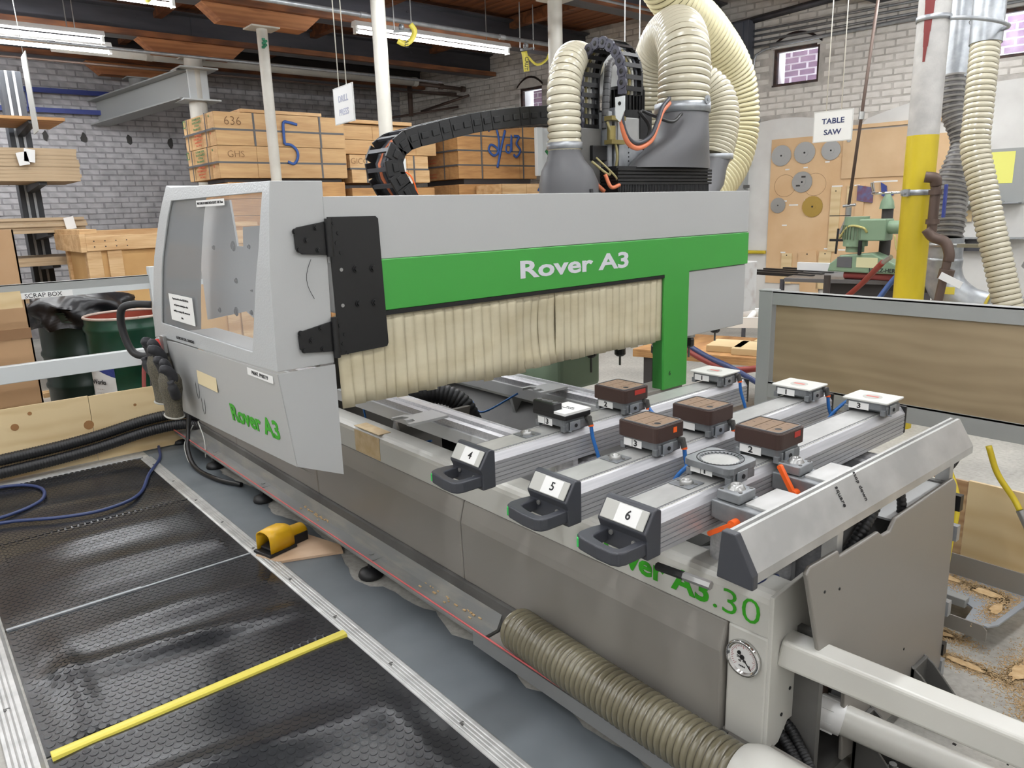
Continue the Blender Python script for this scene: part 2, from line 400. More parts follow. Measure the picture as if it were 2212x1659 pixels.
# bricks: every brick in the photograph's view, the 300 that show largest as parts and the rest joined
inv = cam.matrix_world.inverted()
def vis(p, mx=60, my=40):
    q = inv @ p
    if q.z > -.3: return None
    x = 1106+1599.3*q.x/-q.z; yy = 829.5-1599.3*q.y/-q.z
    return (-q.z, x, yy) if -mx < x < 2212+mx and -my < yy < 1659+my else None
def brick_wall(parent, cells, mats, part_mat, size, frame, hidden):
    """cells: (u,z) centres; frame(u,d,z)->world; size (l,h)"""
    vari = []
    ux = (frame(1, 0, 0)-frame(0, 0, 0)); dx = (frame(0, 1, 0)-frame(0, 0, 0))
    for k in range(5):
        l, h = size; b = MB(); j = lambda a: RND.uniform(-a, a)
        def q(u, d, z): return tuple(ux*u+dx*d+V(0, 0, z))
        x0, x1, z0, z1 = -l/2+j(.006), l/2+j(.006), -h/2+j(.003), h/2+j(.003); d0 = .005+j(.002)
        c = .006
        vs = [q(x0, -.01, z0), q(x1, -.01, z0), q(x1, -.01, z1), q(x0, -.01, z1), q(x0+c, d0+j(.002), z0+c), q(x1-c, d0+j(.002), z0+c), q(x1-c, d0+j(.002), z1-c), q(x0+c, d0+j(.002), z1-c)]
        b.add(vs, [(0, 1, 5, 4), (1, 2, 6, 5), (2, 3, 7, 6), (3, 0, 4, 7), (4, 5, 6, 7)]); vari.append(b)
    vis_c = []
    for u, z in cells:
        if hidden(u, z): continue
        w = vis(frame(u, 0, z))
        if w: vis_c.append((w[0], u, z))
    vis_c.sort()
    me = [mesh_of(b, part_mat, name='brick') for b in vari]
    rest = MB()
    for n, (dd, u, z) in enumerate(vis_c):
        k = RND.randrange(5); p = frame(u, 0, z)
        if n < 300:
            o = bpy.data.objects.new('brick', me[k]); COL.objects.link(o); o.parent = parent; o.location = p
        else:
            o = len(rest.v); rest.v += [(p.x+a[0], p.y+a[1], p.z+a[2]) for a in vari[k].v]
            rest.f += [[i+o for i in f] for f in vari[k].f]; rest.m += vari[k].m; rest.sm += vari[k].sm
    if rest.v: obj('brick_surface', rest, mats, parent, kind='stuff')
def cells(u0, u1, z0, z1, l=.215, h=.073):
    out = []; z = z0+h/2; r = 0
    while z < z1:
        u = u0+(l/2 if r % 2 else 0)
        while u < u1: out.append((u+RND.uniform(-.004, .004), z)); u += l
        z += h; r += 1
    return out
def arch(s):                       # upper edge of the white plaster field, two shallow arches
    if s > .95: return 0
    if s > -.95: return 2.52-.30*((s-.0)/.95)**2*.8
    return 2.66-.24*((s+2.4)/1.45)**2
def hidR(u, z):
    for a, b, z0, z1 in wins:
        if b-.06 < u < a+.06 and z0-.03 < z < z1+.04: return True
    return z < arch(u)+.03
brick_wall(wall_right, cells(-2.9, 7.4, 1.9, CEIL), M_brickd, M_brickw, (.206, .066), lambda u, d, z: w3(u, d, z), hidR)
brick_wall(wall_left, cells(-1.2, 8.2, .6, CEIL, .222, .076), M_brickl, M_brickl, (.212, .068), lambda u, d, z: V(-12.03+d, u, z), lambda u, z: False)
# dark patched holes along the left wall
for k, (yy, zz) in enumerate([(1.32, 2.72), (1.98, 2.70), (2.44, 2.69), (3.02, 2.68), (3.58, 2.66), (4.1, 2.65), (4.62, 2.63)]):
    pts = [(yy+math.cos(a)*.04*RND.uniform(.6, 1.1), zz+math.sin(a)*.075*RND.uniform(.7, 1.15)) for a in [i*PI/5 for i in range(10)]]
    obj('wall_hole', MB().prism(pts, 'x', -12.03, -12.012), M_grout, wall_left)
# smooth plaster field with arched top
pts = [(-2.95, .0)]+[(.95, 0)]+[(.95-i*.1, arch(.95-i*.1-.001)) for i in range(0, 40)]
mb = MB(); n = len(pts); vs = [w3(a, 0., z) for a, z in pts]+[w3(a, .016, z) for a, z in pts]
mb.add(vs, [[i+n for i in range(n)]]+[(i, (i+1) % n, (i+1) % n+n, i+n) for i in range(n)])
obj('plaster_field', mb, M_plaster, wall_right)
# windows: rusty frame, pane, arched lintel, and the brick neighbour outside
for n, (a, b, z0, z1) in enumerate(wins):
    win = obj('window_%d' % (n+1), wallbox(MB(), a, b, z0, z0+.02, -.3, 0.), mat('rusty_frame', (78, 56, 48), .7, c2=(46, 40, 40), ns=20)); win['kind'] = 'structure'
    fr = MB(); t = .035
    wallbox(fr, a, a-t, z0, z1, -.10, -.04); wallbox(fr, b+t, b, z0, z1, -.10, -.04); wallbox(fr, a-t, b+t, z0, z0+t, -.10, -.04); wallbox(fr, a-t, b+t, z1-t, z1, -.10, -.04)
    obj('window_frame', fr, MATS['rusty_frame'], win)
    obj('pane', wallbox(MB(), a-t, b+t, z0+t, z1-t, -.075, -.070), M_win, win)
    rv = MB(); wallbox(rv, a+.001, a-.012, z0, z1, -.34, -.10); wallbox(rv, b+.012, b-.001, z0, z1, -.34, -.10)
    obj('reveal', rv, M_plaster, win)
    lt = MB(); wd = a-b; K = 12
    for k in range(K):
        t0, t1 = k/K, (k+1)/K; f = lambda t: .13*(1-(2*t-1)**2)
        p0, p1 = b-.03+(wd+.06)*t0, b-.03+(wd+.06)*t1
        vs = [w3(p0, .018, z1+f(t0)+.0), w3(p1, .018, z1+f(t1)+.0), w3(p1, .018, z1+f(t1)+.03), w3(p0, .018, z1+f(t0)+.03)]
        vs2 = [v-WI*.02 for v in vs]; lt.add(vs+vs2, [(0, 3, 2, 1), (0, 1, 5, 4), (2, 3, 7, 6), (0, 1, 2, 3)])
    obj('lintel_arch', lt, MATS['rusty_frame'], win)
    pf = MB(); K = 12
    vs = [w3(b-.03+(wd+.06)*k/K, .014, z1+.13*(1-(2*k/K-1)**2)) for k in range(K+1)]
    pf.add(vs, [list(range(K+1))]); obj('lintel_infill', pf, M_plaster if n else M_brickd, win)
nb = MB(); wallbox(nb, -4.4, 7.5, 1.6, 4.6, -1.9, -1.7); neighbour = single('neighbour_wall', nb, M_palem, 'red brick wall with pale mortar seen through the small high windows', 'wall', w3(0, -1.8, 1.6))
bk = MB()
for u, z in cells(-4.3, 7.4, 2.3, 4.4, .23, .085):
    if RND.random() > .06: wallbox(bk, u-.1, u+.1, z-.032, z+.032, -1.7, -1.688)
obj('brick_surface', bk, M_redbrick, neighbour, kind='stuff')

# ---------------------------------------------------------------- beams, corbels, columns
def ibeam(x, y0, y1, zb=3.6, h=.33, steel=True):
    m = MB()
    pr = [(x-.1, zb), (x+.1, zb), (x+.1, zb+.018), (x+.014, zb+.03), (x+.014, zb+h-.03), (x+.1, zb+h-.018), (x+.1, zb+h), (x-.1, zb+h), (x-.1, zb+h-.018), (x-.014, zb+h-.03), (x-.014, zb+.03), (x-.1, zb+.018)]
    m.prism(pr, 'y', y0, y1); return m
trim_n = 0
def wally(x): return 8.59+(-5.04-x)*-.1406-.02
for x, bolts in ((-11.45, 0), (-9.8, 1), (-7.95, 1), (-5.9, 0), (-4.0, 0), (-2.05, 0), (-.15, 0), (1.75, 0)):
    trim_n += 1
    b = struct('trim_%d' % trim_n, ibeam(x, -4.28, wally(x)), M_beam)
    obj('nailer', MB().box(x+.1, x+.16, -4.28, wally(x), 3.6, 3.66), M_joist, b)
    if bolts:
        bm = MB()
        for k in range(14):
            bm.bolt((x+.014, -1+k*.62, 3.70 if k % 2 else 3.83), (1, 0, 0), .014, .012)
        bm.box(x+.014, x+.02, 3.32, 3.62, 3.63, 3.9)
        obj('bolt', bm, M_beam, b, kind='stuff')
for k, y in enumerate((-.9, 1.05, 2.95, 4.9, 6.8)):
    trim_n += 1
    struct('trim_%d' % trim_n, MB().box(-12, 3.4, y-.045, y+.045, 3.84, 3.975), M_joist)
def corbel(x, y, label, zt=3.6, w=.62, h=.15):
    pts = [(y-w, zt), (y+w, zt), (y+w*.72, zt-h), (y-w*.72, zt-h)]
    return single('corbel', MB().prism(pts, 'x', x-.1, x+.1), M_corbel, label, 'corbel', (x, y, zt-h), .004, 'wooden corbels on the columns')
corbel(-7.95, 3.41, 'wooden corbel with slanted ends on the slim white column before the crate stacks')
corbel(-9.8, 3.3, 'wooden corbel on the stout column that carries the grey bracket beam')
corbel(-11.5, 3.09, 'farthest wooden corbel, low over the short grey column stub by the left wall')
def column(x, y, r, z0, z1, label, m=M_colw, plate=True, n=24):
    t = thing('column', label, 'column', (x, y, 0))
    obj('shaft', MB().cyl((x, y, z0), (x, y, z1), r, n), m, t)
    if plate: obj('cap_plate', MB().box(x-.12, x+.12, y-.15, y+.15, z1, z1+.016), m, t, .003)
    return t
c1 = column(-7.95, 3.41, .056, 0, 3.434, 'slim white round column standing in front of the crates marked 5')
tp = MB()
for k in range(7): tp.box(-7.95+.05+.004*k, -7.95+.062+.004*k, 3.37+.012*(k % 3), 3.40+.012*(k % 3), 3.24+.012*k, 3.262+.012*k)
single('tape_scrap', tp, mat('green_tape', (30, 120, 84), .4), 'crumpled green tape stuck near the top of the slim white column', 'tape', (-7.9, 3.41, 3.25))
c2 = column(-9.8, 3.3, .105, 0, 3.434, 'stout white column behind the crates with grey bolted plates')
pm = MB()
for z in (3.30, 2.94): pm.box(-9.98, -9.60, 3.08, 3.52, z, z+.018)
obj('flange_plate', pm, M_fencew, c2)
bm = MB().box(-9.9, -9.7, 3.18, 3.42, 2.958, 3.30); obj('sleeve', bm, M_fencew, c2, .01)
# bracket I beam running back from the stout column to the left wall
p0, p1 = V(-9.72, 3.18, 3.12), V(-12.0, 2.66, 3.02)
ib = MB()
for zz, w, h in ((.155, .16, .018), (-.155, .16, .018)): ib.bar(p0+V(0, 0, zz), p1+V(0, 0, zz), w*1.6, h)
ib.bar(p0, p1, .014, .31)
single('bracket_beam', ib, M_fence, 'thick grey steel I beam running from the stout white column back to the left wall', 'beam', (-10.5, 3.0, 2.9), .003)
column(-11.5, 3.09, .1, 3.24, 3.43, 'short grey column stub showing under the farthest corbel', M_fence)
column(-5.95, 3.6, .062, 0, 3.58, 'mid white round column rising behind the black cable chain bend', n=28)
column(-5.9, 5.63, .074, 0, 3.58, 'chipped white round column rising behind the left clear suction hose')
# big yellow and white column
t = thing('column', 'thick column, yellow below and rough white with a red paint run above', 'column', (-2.06, 5.26, 0))
cx, cy = -2.09, 5.22
obj('shaft', MB().cyl((cx, cy, 1.93), (cx, cy, 3.6), .092, 32), M_colr, t, label='rough white upper shaft')
obj('painted_band', MB().cyl((cx, cy, 0), (cx, cy, 1.93), .0925, 32), M_yelp, t, label='yellow lower shaft')
rr = MB(); base = math.atan2(-cy, -cx)
K = 14
for k in range(K):
    z0, z1 = 2.36+k*.085, 2.42+(k+1)*.085; wa = .15+1.3*(k/K)**.8; wb = .15+1.3*((k+1)/K)**.8; a0 = base-.40; vs = []
    for (zz, w_) in ((z0, wa), (z1, wb)):
        for j in range(5):
            a = a0-w_*.35+w_*j/4; vs.append((cx+math.cos(a)*.0945, cy+math.sin(a)*.0945, zz))
    rr.add(vs, [(j, j+1, 5+j+1, 5+j) for j in range(4)], 0, True)
obj('paint_run', rr, mat('red_paint_run', (118, 44, 42), .6), t, label='dark red paint run')
def band(cx, cy, z, r, h, m, parent, name='clamp_band'):
    b = MB().lathe([(r, z), (r+.004, z), (r+.004, z+h), (r, z+h)], (cx, cy, 0), 32); return obj(name, b, m, parent)
bt = thing('pipe_clamp', 'galvanised band clamp bolted around the yellow part of the column', 'clamp', (cx, cy, 1.56)); band(cx, cy, 1.56, .094, .035, M_galv, bt)
b = MB().box(cx-.04, cx-.01, cy-.125, cy-.09, 1.555, 1.6).bolt((cx-.03, cy-.125, 1.577), (0, -1, 0), .008, .02)
obj('clamp_bolt', b, M_galv, bt)
bt = thing('pipe_clamp', 'steel hoop strapping the round ducts to the white part of the column', 'clamp', (cx, cy, 2.62)); band(cx, cy, 2.60, .095, .03, M_galv, bt)
hoop = [w for w in [(cx+.10, cy-.02, 2.6), (cx+.22, cy+.06, 2.585), (cx+.30, cy+.25, 2.57), (cx+.26, cy+.45, 2.57), (cx+.05, cy+.5, 2.575)]]
obj('strap', MB().tube(catmull(hoop, 6), .012, 8), M_galv, bt)

# ---------------------------------------------------------------- fluorescent fixtures
t0 = None; nfx = 0
FXL = {(-9.05, 1.14): 'bright tube fixture at far upper left, the nearer and higher of the left pair', (-9.57, 1.32): 'bright tube fixture at far upper left, just below its neighbour',
       (-7.27, 1.32): 'bright tube fixture cut by the top edge at upper left', (-7.27, 5.13): 'long bright tube fixture behind the mid white column, above the small window'}
for x, ys in LIGHTROWS:
    for y in ys:
        if t0 is None:
            t0 = thing('light_fixture', '', 'light')
            obj('tube', MB().cyl((0, -1.0, -.045), (0, 1.0, -.045), .019, 12), M_tube, t0, local=True)
            obj('channel', MB().prism([(-.06, 0), (.06, 0), (.035, .05), (-.035, .05)], 'y', -1.03, 1.03), M_fix, t0, local=True)
            sk = MB().box(-.03, .03, -1.025, -1.0, -.07, 0).box(-.03, .03, 1.0, 1.025, -.07, 0); obj('lamp_holder', sk, M_fix, t0, local=True)
            hg = MB().cyl((0, -.7, .05), (0, -.7, .58), .006, 6).cyl((0, .7, .05), (0, .7, .58), .006, 6); obj('hanger_rod', hg, M_steel, t0, local=True)
            t = t0
        else: t = copy_tree(t0)
        t.location = (x, y, 3.42); nfx += 1
        t['group'] = 'fluorescent fixtures on the ceiling'
        t['label'] = FXL.get((x, y), 'white fluorescent fixture hung above out of view, some of these added to brighten the walls')
# ---------------------------------------------------------------- conduits and pipes under the ceiling
def pipe(name, label, cat, pts, r, m, n=10, couplings=(), cr=1.25):
    t = thing(name, label, cat, pts[0]); obj('pipe_run', MB().tube(pts, r, n), m, t)
    P = [Vector(p) for p in pts]; d = (P[1]-P[0]).normalized()
    for q in couplings:
        c = P[0]+(P[1]-P[0])*q; obj('coupling', MB().cyl(c-d*.035, c+d*.035, r*cr, n), m, t)
    return t
pipe('conduit', 'pale grey conduit running level across the upper middle, tape tied to it', 'conduit', [(-6.36, -2, 3.3), (-6.42, 8.2, 3.3)], .021, M_galv, couplings=(.56, .72))
pipe('conduit', 'bare bright conduit across the far upper left below the tube lights', 'conduit', [(-8.95, -1.5, 3.3), (-9.0, 6.4, 3.3)], .017, M_galv, couplings=(.4,))
pipe('water_pipe', 'fat white insulated pipe running level behind the columns', 'pipe', [(-10.3, 1.9, 3.52), (-10.3, 6.85, 3.52)], .062, M_colw, 16, couplings=(.21, .3, .99), cr=1.08)
pipe('iron_pipe', 'brown iron pipe continuing from the end of the white insulated pipe', 'pipe', [(-10.3, 6.85, 3.5), (-10.3, 7.75, 3.48)], .03, M_rustpipe, 10, couplings=(.5, .98), cr=1.5)
pb = MB().tube([(-10.6, 6.9, 3.42), (-10.3, 7.6, 3.4)], .022, 8).tube([(-10.9, 7.3, 3.18), (-10.0, 7.62, 3.34)], .022, 8).tube([(-10.6, 6.9, 3.5), (-10.6, 6.9, 3.05)], .04, 10).tube([(-10.9, 6.7, 3.05), (-10.4, 7.7, 3.22)], .018, 8)
single('pipe_cluster', pb, M_rustpipe, 'dark valve pipes crossing at the far wall corner', 'pipe', (-10.6, 6.9, 3.1))
pipe('sprinkler_pipe', 'thin dark sprinkler line below the white insulated pipe', 'pipe', [(-10.1, .5, 3.33), (-10.1, 7.6, 3.33)], .014, M_rustpipe, 8)
pipe('conduit', 'thin pale conduit under the planks at top centre', 'conduit', [(-5.55, 2.0, 3.56), (-5.55, 8.2, 3.56)], .014, M_galv, 8)
# conduits on the right wall
for k, (z, s1, lab) in enumerate([(3.55, 1.9, 'uppermost of the grey wall conduits right of the junction box'), (3.49, 1.9, 'second grey wall conduit right of the junction box'),
                                  (3.43, 1.9, 'third grey wall conduit right of the junction box'), (3.37, 1.0, 'lowest level grey wall conduit above the middle window')]):
    pipe('conduit', lab, 'conduit', [tuple(w3(.42, .03, z)), tuple(w3(-2.9, .03, z-.0))], .014, M_galv, 8, couplings=(.6,))
pipe('cable_duct', 'dark grey straight duct rising along the top of the right wall', 'duct', [tuple(w3(1.2, .05, 3.62)), tuple(w3(-1.5, .05, 3.80))], .04, M_beam, 4)
pts = catmull([w3(-1.4, .06, 3.72), w3(-1.75, .06, 3.6), w3(-1.7, .06, 3.44), w3(-1.3, .05, 3.38), w3(.2, .05, 3.35)], 8)
single('conduit', MB().tube(pts, .022, 10), M_galv, 'bent conduit looping back above the middle window', 'conduit', w3(-1.4, .06, 3.4))
pts = catmull([w3(.1, .04, 3.335), w3(.32, .04, 3.30), w3(.4, .04, 3.15), w3(.4, .04, 2.3)], 8)
single('conduit', MB().tube(pts, .013, 8), M_galv, 'curved conduit dropping beside the middle window', 'conduit', w3(.4, .04, 2.3))
t = thing('junction_box', 'large dark blue-grey electrical box high on the right wall', 'box', w3(.62, .1, 3.25))
obj('box_body', wallbox(MB(), .84, .42, 3.24, 3.66, 0, .18), mat('slate_box', (76, 80, 90), .45), t, .006)
obj('box_cover', wallbox(MB(), .82, .48, 3.26, 3.64, .18, .195), MATS['slate_box'], t, .003)
obj('latch', wallbox(MB(), .47, .45, 3.34, 3.36, .18, .2), M_steel, t)
pipe('conduit', 'short conduit dropping below the dark blue-grey box', 'conduit', [tuple(w3(.6, .06, 3.24)), tuple(w3(.6, .06, 2.3))], .014, M_galv, 8)
t = thing('air_drop_pipe', 'thin dark vertical air pipe in front of the saw board', 'pipe', (-3.1, 6.9, 1.5))
a1, a2 = V(-3.13, 6.75, 3.6), V(-3.22, 6.62, 1.50)
obj('pipe_run', MB().tube([a1, a2], .014, 8), M_rustpipe, t); v = MB().cyl(a2+V(0, 0, -.02), a2+V(0, 0, -.12), .025, 10).cyl(a2+V(0, 0, -.1), a2+V(-.06, 0, -.25), .018, 8).cyl(a2+V(-.05, 0, -.01), a2+V(.06, 0, .0), .012, 8)
obj('valve', v, M_steel, t); obj('coupling', MB().cyl(a1+(a2-a1)*.63, a1+(a2-a1)*.66, .024, 10), M_steel, t)
# ================================================================ THE MACHINE
X0, X1 = -5.62, -.85
mc = thing('router_machine', 'long grey and cream flat-table woodworking router with bridge over it', 'machine', (-3.2, 1.9, 0))
# cream front beam with rolled top edge
pr = [(1.50, .508), (1.50, .598), (1.503, .612), (1.512, .622), (1.526, .627), (1.60, .627), (1.60, .60), (1.54, .58), (1.54, .508)]
obj('front_beam', MB().prism(pr, 'x', X0, X1-.001), M_cream, mc, .002)
obj('stained_tape_patch', MB().box(-2.915, -2.70, 1.4975, 1.5005, .512, .612).box(-2.915, -2.70, 1.4985, 1.56, .6265, .6285), mat('old_tape', (206, 184, 146), .7, c2=(190, 164, 122), ns=25), mc, label='old beige tape patch on the cream beam')
fl = [(-2.05, .625), (-2.0, .668), (-1.93, .668), (-1.88, .625)]
for a in (-1.62, -1.265):
    pts = [(a-.12, .622), (a-.06, .672), (a+.02, .672), (a+.075, .622)]
    obj('front_beam_lug', MB().prism(pts, 'y', 1.505, 1.62), M_cream, mc, .006)
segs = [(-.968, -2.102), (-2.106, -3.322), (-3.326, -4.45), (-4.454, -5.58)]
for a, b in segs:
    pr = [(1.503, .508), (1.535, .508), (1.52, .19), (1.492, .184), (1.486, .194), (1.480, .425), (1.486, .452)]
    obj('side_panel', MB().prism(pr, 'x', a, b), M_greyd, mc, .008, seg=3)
# skirt, flange, feet
obj('skirt', MB().prism([(1.53, .205), (1.490, .188), (1.445, .104), (1.375, .100), (1.375, .092), (1.45, .094), (1.53, .18)], 'x', -5.6, -1.86), M_skirt, mc)
obj('hose_tray', MB().prism([(1.53, .20), (1.50, .195), (1.47, .10), (1.38, .094), (1.372, .06), (1.38, .05), (1.53, .07)], 'x', -1.85, -.3), M_greyd, mc, .003)
obj('tray_rail', MB().box(-1.9, -.3, 1.368, 1.376, .06, .112), M_steel, mc)
ft = MB()
for x in (-2.70, -3.9, -4.68, -5.4):
    f = MB().lathe([(.0, 0), (.05, 0), (.055, .012), (.048, .03), (.02, .042), (.0, .043)], (x, 1.41, 0), 20).cyl((x, 1.41, .04), (x, 1.41, .092), .011, 10)
    obj('levelling_foot', f, M_blackr, mc)
    obj('foot_plate', MB().box(x-.06, x+.06, 1.385, 1.455, .1, .104).cyl((x, 1.42, .104), (x, 1.42, .107), .012, 12), M_skirt, mc)
obj('underframe', MB().box(-5.5, -.95, 1.47, 1.52, .03, .19), M_inner, mc)
sp = MB()
for a, b in ((-2.35, -1.95), (-3.45, -3.15)):
    for k in range(60):
        x = RND.uniform(a, b); y = RND.gauss(1.452, .016)
        if y < 1.465: sp.box(x, x+RND.uniform(.004, .02), y, y+RND.uniform(.003, .008), .1045, .108)
obj('sawdust_streak', sp, M_saw, mc, kind='stuff')
# sloped inner chip panels, rails, gussets
def plate(mb, a, b, c, d, t=.006):
    a, b, c, d = map(Vector, (a, b, c, d)); n = (b-a).cross(c-a).normalized()*t
    vs = [a, b, c, d, a+n, b+n, c+n, d+n]
    return mb.add(vs, [(0, 3, 2, 1), (4, 5, 6, 7), (0, 1, 5, 4), (1, 2, 6, 5), (2, 3, 7, 6), (3, 0, 4, 7)])
obj('chip_chute', plate(plate(MB(), (-5.5, 1.55, .57), (-.9, 1.55, .57), (-.9, 1.95, .12), (-5.5, 1.95, .12)), (-5.5, 1.95, .1), (-.9, 1.95, .1), (-.9, 2.32, .62), (-5.5, 2.32, .62)), M_inner, mc)
obj('rear_beam', MB().box(-5.6, -.86, 2.56, 2.68, .45, .6), M_cream, mc, .006)
obj('rear_panel', MB().box(-5.6, -.86, 2.66, 2.69, .05, .45), M_greyd, mc)
for nm, y0, z0 in (('guide_rail', 1.62, .745), ('guide_rail', 2.26, .745)):
    pr = [(y0, z0-.03), (y0, z0-.004), (y0+.016, z0), (y0+.022, z0-.008), (y0+.034, z0-.008), (y0+.04, z0+.004), (y0+.075, z0+.004), (y0+.08, z0-.008), (y0+.09, z0-.008), (y0+.095, z0), (y0+.105, z0-.002), (y0+.105, z0-.03)]
    obj(nm, MB().prism(pr, 'x', -5.4, -.92), M_alu, mc)
    obj('rail_bed', MB().box(-5.4, -.92, y0-.012, y0+.11, z0-.085, z0-.03), M_grey, mc, .002)
for x in (-4.9, -4.1, -3.35, -2.72, -2.22, -1.6, -1.0):
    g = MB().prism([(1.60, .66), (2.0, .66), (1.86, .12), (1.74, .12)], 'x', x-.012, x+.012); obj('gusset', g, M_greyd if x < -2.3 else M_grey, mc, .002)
    g = MB().prism([(2.25, .66), (2.56, .66), (2.5, .12), (2.4, .12)], 'x', x-.012, x+.012); obj('gusset', g, M_grey, mc, .002)
    if x > -1.7: obj('cross_arm', plate(MB(), (x-.16, 1.56, .58), (x+.10, 1.70, .655), (x+.02, 1.70, .655), (x-.24, 1.56, .58), .01), M_grey, mc)
for y, yy in ((1.47, 1.62), (2.15, 2.28)):
    x = -2.40
    pts = [(x-.06, yy), (x-.06, y+.05), (x-.085, y+.03), (x-.085, y-.03), (x-.07, y-.03), (x-.065, y+.01), (x-.03, y+.02), (x-.025, y-.01), (x-.005, y-.01), (x-.002, y+.02), (x+.03, y+.01), (x+.03, y-.03), (x+.05, y-.03), (x+.055, y+.04), (x+.055, yy)]
    obj('hook_bracket', MB().prism(pts, 'z', .752, .762), M_grey, mc)
# loose things seen between the rails
path = catmull([(-3.1, 2.2, .70), (-2.75, 2.02, .72), (-2.5, 1.98, .66), (-2.36, 2.0, .5), (-2.3, 2.05, .3)], 10)
rb = MB(); rib_hose(rb, [(-3.1, 1.72, .66), (-2.94, 1.80, .70), (-2.86, 1.91, .71), (-2.79, 1.99, .67), (-2.75, 2.03, .58), (-2.75, 2.08, .42)], .05, .02, .05, 14); obj('flexible_conduit', rb, [M_blackr, M_black], mc, label='black corrugated conduit between the rails')
obj('air_tube', MB().tube(catmull([(-3.05, 1.62, .68), (-2.98, 1.62, .52), (-2.85, 1.66, .5), (-2.6, 1.7, .58)], 10), .005, 6).tube(catmull([(-2.6, 2.2, .7), (-2.75, 2.1, .6), (-2.9, 2.15, .62)], 8), .005, 6), M_blue, mc)
obj('bellows', MB().box(-2.52, -2.30, 1.70, 1.74, .56, .66), M_black, mc)

# end of the bed: gauge post, end plate
obj('gauge_post', MB().box(-.963, -.85, 1.497, 1.62, .19, .508), M_cream, mc, .006)
pts = [(1.50, .622), (1.648, .635), (1.70, .60), (1.752, .36), (1.765, .30), (1.765, .18), (1.70, .18), (1.69, .235), (1.60, .235), (1.56, .19), (1.50, .182)]
obj('end_plate', MB().prism(pts, 'x', -.854, -.842), M_cream, mc, .003)
for y, z in ((1.60, .33), (1.565, .27), (1.66, .40)): obj('screw', MB().cyl((-.843, y, z), (-.840, y, z), .005, 8), M_black, mc)
k = V(-.912, 1.497, .432)
g = obj('pressure_gauge', MB().lathe([(.0, 0), (.047, 0), (.049, -.006), (.047, -.014), (.041, -.014), (.038, -.006), (.0, -.006)], k, 40, axis='y'), M_chrome, mc, label='round chrome pressure gauge')
obj('dial_face', MB().cyl(k+V(0, -.0062, 0), k+V(0, -.0072, 0), .039, 36), M_white, g)
tk = MB()
for i in range(31):
    a = math.radians(225-i*9); r0 = .030 if i % 5 else .026
    d = V(math.cos(a), 0, math.sin(a)); tk.bar(k+V(0, -.0078, 0)+d*r0, k+V(0, -.0078, 0)+d*.035, .0009, .0006, (0, 1, 0))
obj('dial_ticks', tk, mat('dial_red', (150, 50, 50), .6), g, kind='stuff')
nd = MB().bar(k+V(-.012, -.009, .012), k+V(.024, -.009, -.026), .0022, .001, (0, 1, 0)).cyl(k+V(-.002, -.007, .002), k+V(-.002, -.011, .002), .006, 12).cyl(k+V(-.011, -.007, .012), k+V(-.011, -.0105, .012), .005, 10)
obj('needle', nd, M_ink, g)
for s_, dx, dz in (('40', -.009, -.010), ('60', .004, -.008), ('20', -.014, .0), ('0', .018, -.018)): text(s_, .009, k+V(dx, -.0078, dz), (1, 0, 0), (0, 0, 1), M_ink, g)
text('MINUS', .006, k+V(-.002, -.0078, -.024), (1, 0, 0), (0, 0, 1), M_ink, g)
# writing on the cream beam
text('Rover A3', .088, (-1.225, 1.4985, .560), (1, 0, 0), (0, 0, 1), M_greenl, mc, bold=.0025, width=.40)
text('.30', .098, (-.945, 1.4985, .560), (1, 0, 0), (0, 0, 1), M_greenl, mc, bold=-.001, width=.135)
# large grey end cabinet panel
XP = -.762; kx = XP/-.8
def P8(y, z): return (y*kx, 1.55-(1.55-z)*kx)
pts = [P8(*p) for p in [(1.568, .675), (1.585, .69), (1.724, .686), (1.734, .667), (1.951, .665), (1.98, .645), (2.027, .643), (2.056, .673), (2.44, .682), (2.472, .682), (2.50, .655), (2.519, .483), (2.537, -.02), (1.96, -.02), (1.84, .0), (1.82, .30), (1.70, .36), (1.66, .42)]]
obj('end_cabinet_panel', MB().prism(pts, 'x', XP-.012, XP), M_greyd, mc, .004)
ca = MB().box(-1.32, -.775, 1.66, 2.36, .05, .62).box(-1.2, -.775, 1.56, 1.70, .28, .60)
obj('end_cabinet', MB().box(-.95, -.775, 2.36, 2.38, .05, .70).box(-1.2, -.775, 1.62, 1.64, .1, .5).box(-1.2, -.775, 1.62, 2.38, .05, .08).box(-1.21, -1.2, 1.62, 2.38, .05, .56), M_inner, mc)
obj('cabinet_rim', MB().box(-.96, -.765, 1.99, 2.36, .688, .694), M_grey, mc)
for y, z, n in ((1.585, .64, 0), (1.66, .62, 1), (2.1, .26, 2)):
    obj('screw_hole', MB().cyl((XP, y, z), (XP+.0015, y, z), .004, 8), M_ink, mc)
for z, h, m in ((.60, .05, M_black), (.50, .05, M_galv), (.24, .05, M_galv), (.10, .04, M_black), (.02, .06, M_galv)):
    obj('side_catch', MB().box(XP-.03, XP+.006, 2.41, 2.435, z, z+h), m, mc)
def anchor(y):
    A = MB(); A.add([(XP, y-.075, .003), (XP, y-.055, .13), (XP, y-.03, .145), (XP+.14, y-.01, .012), (XP+.14, y-.02, .003)], [(0, 1, 2, 3, 4)])
    A.add([(XP, y+.05, .003), (XP, y+.05, .14), (XP+.14, y+.03, .012), (XP+.14, y+.03, .003)], [(0, 3, 2, 1)])
    return A
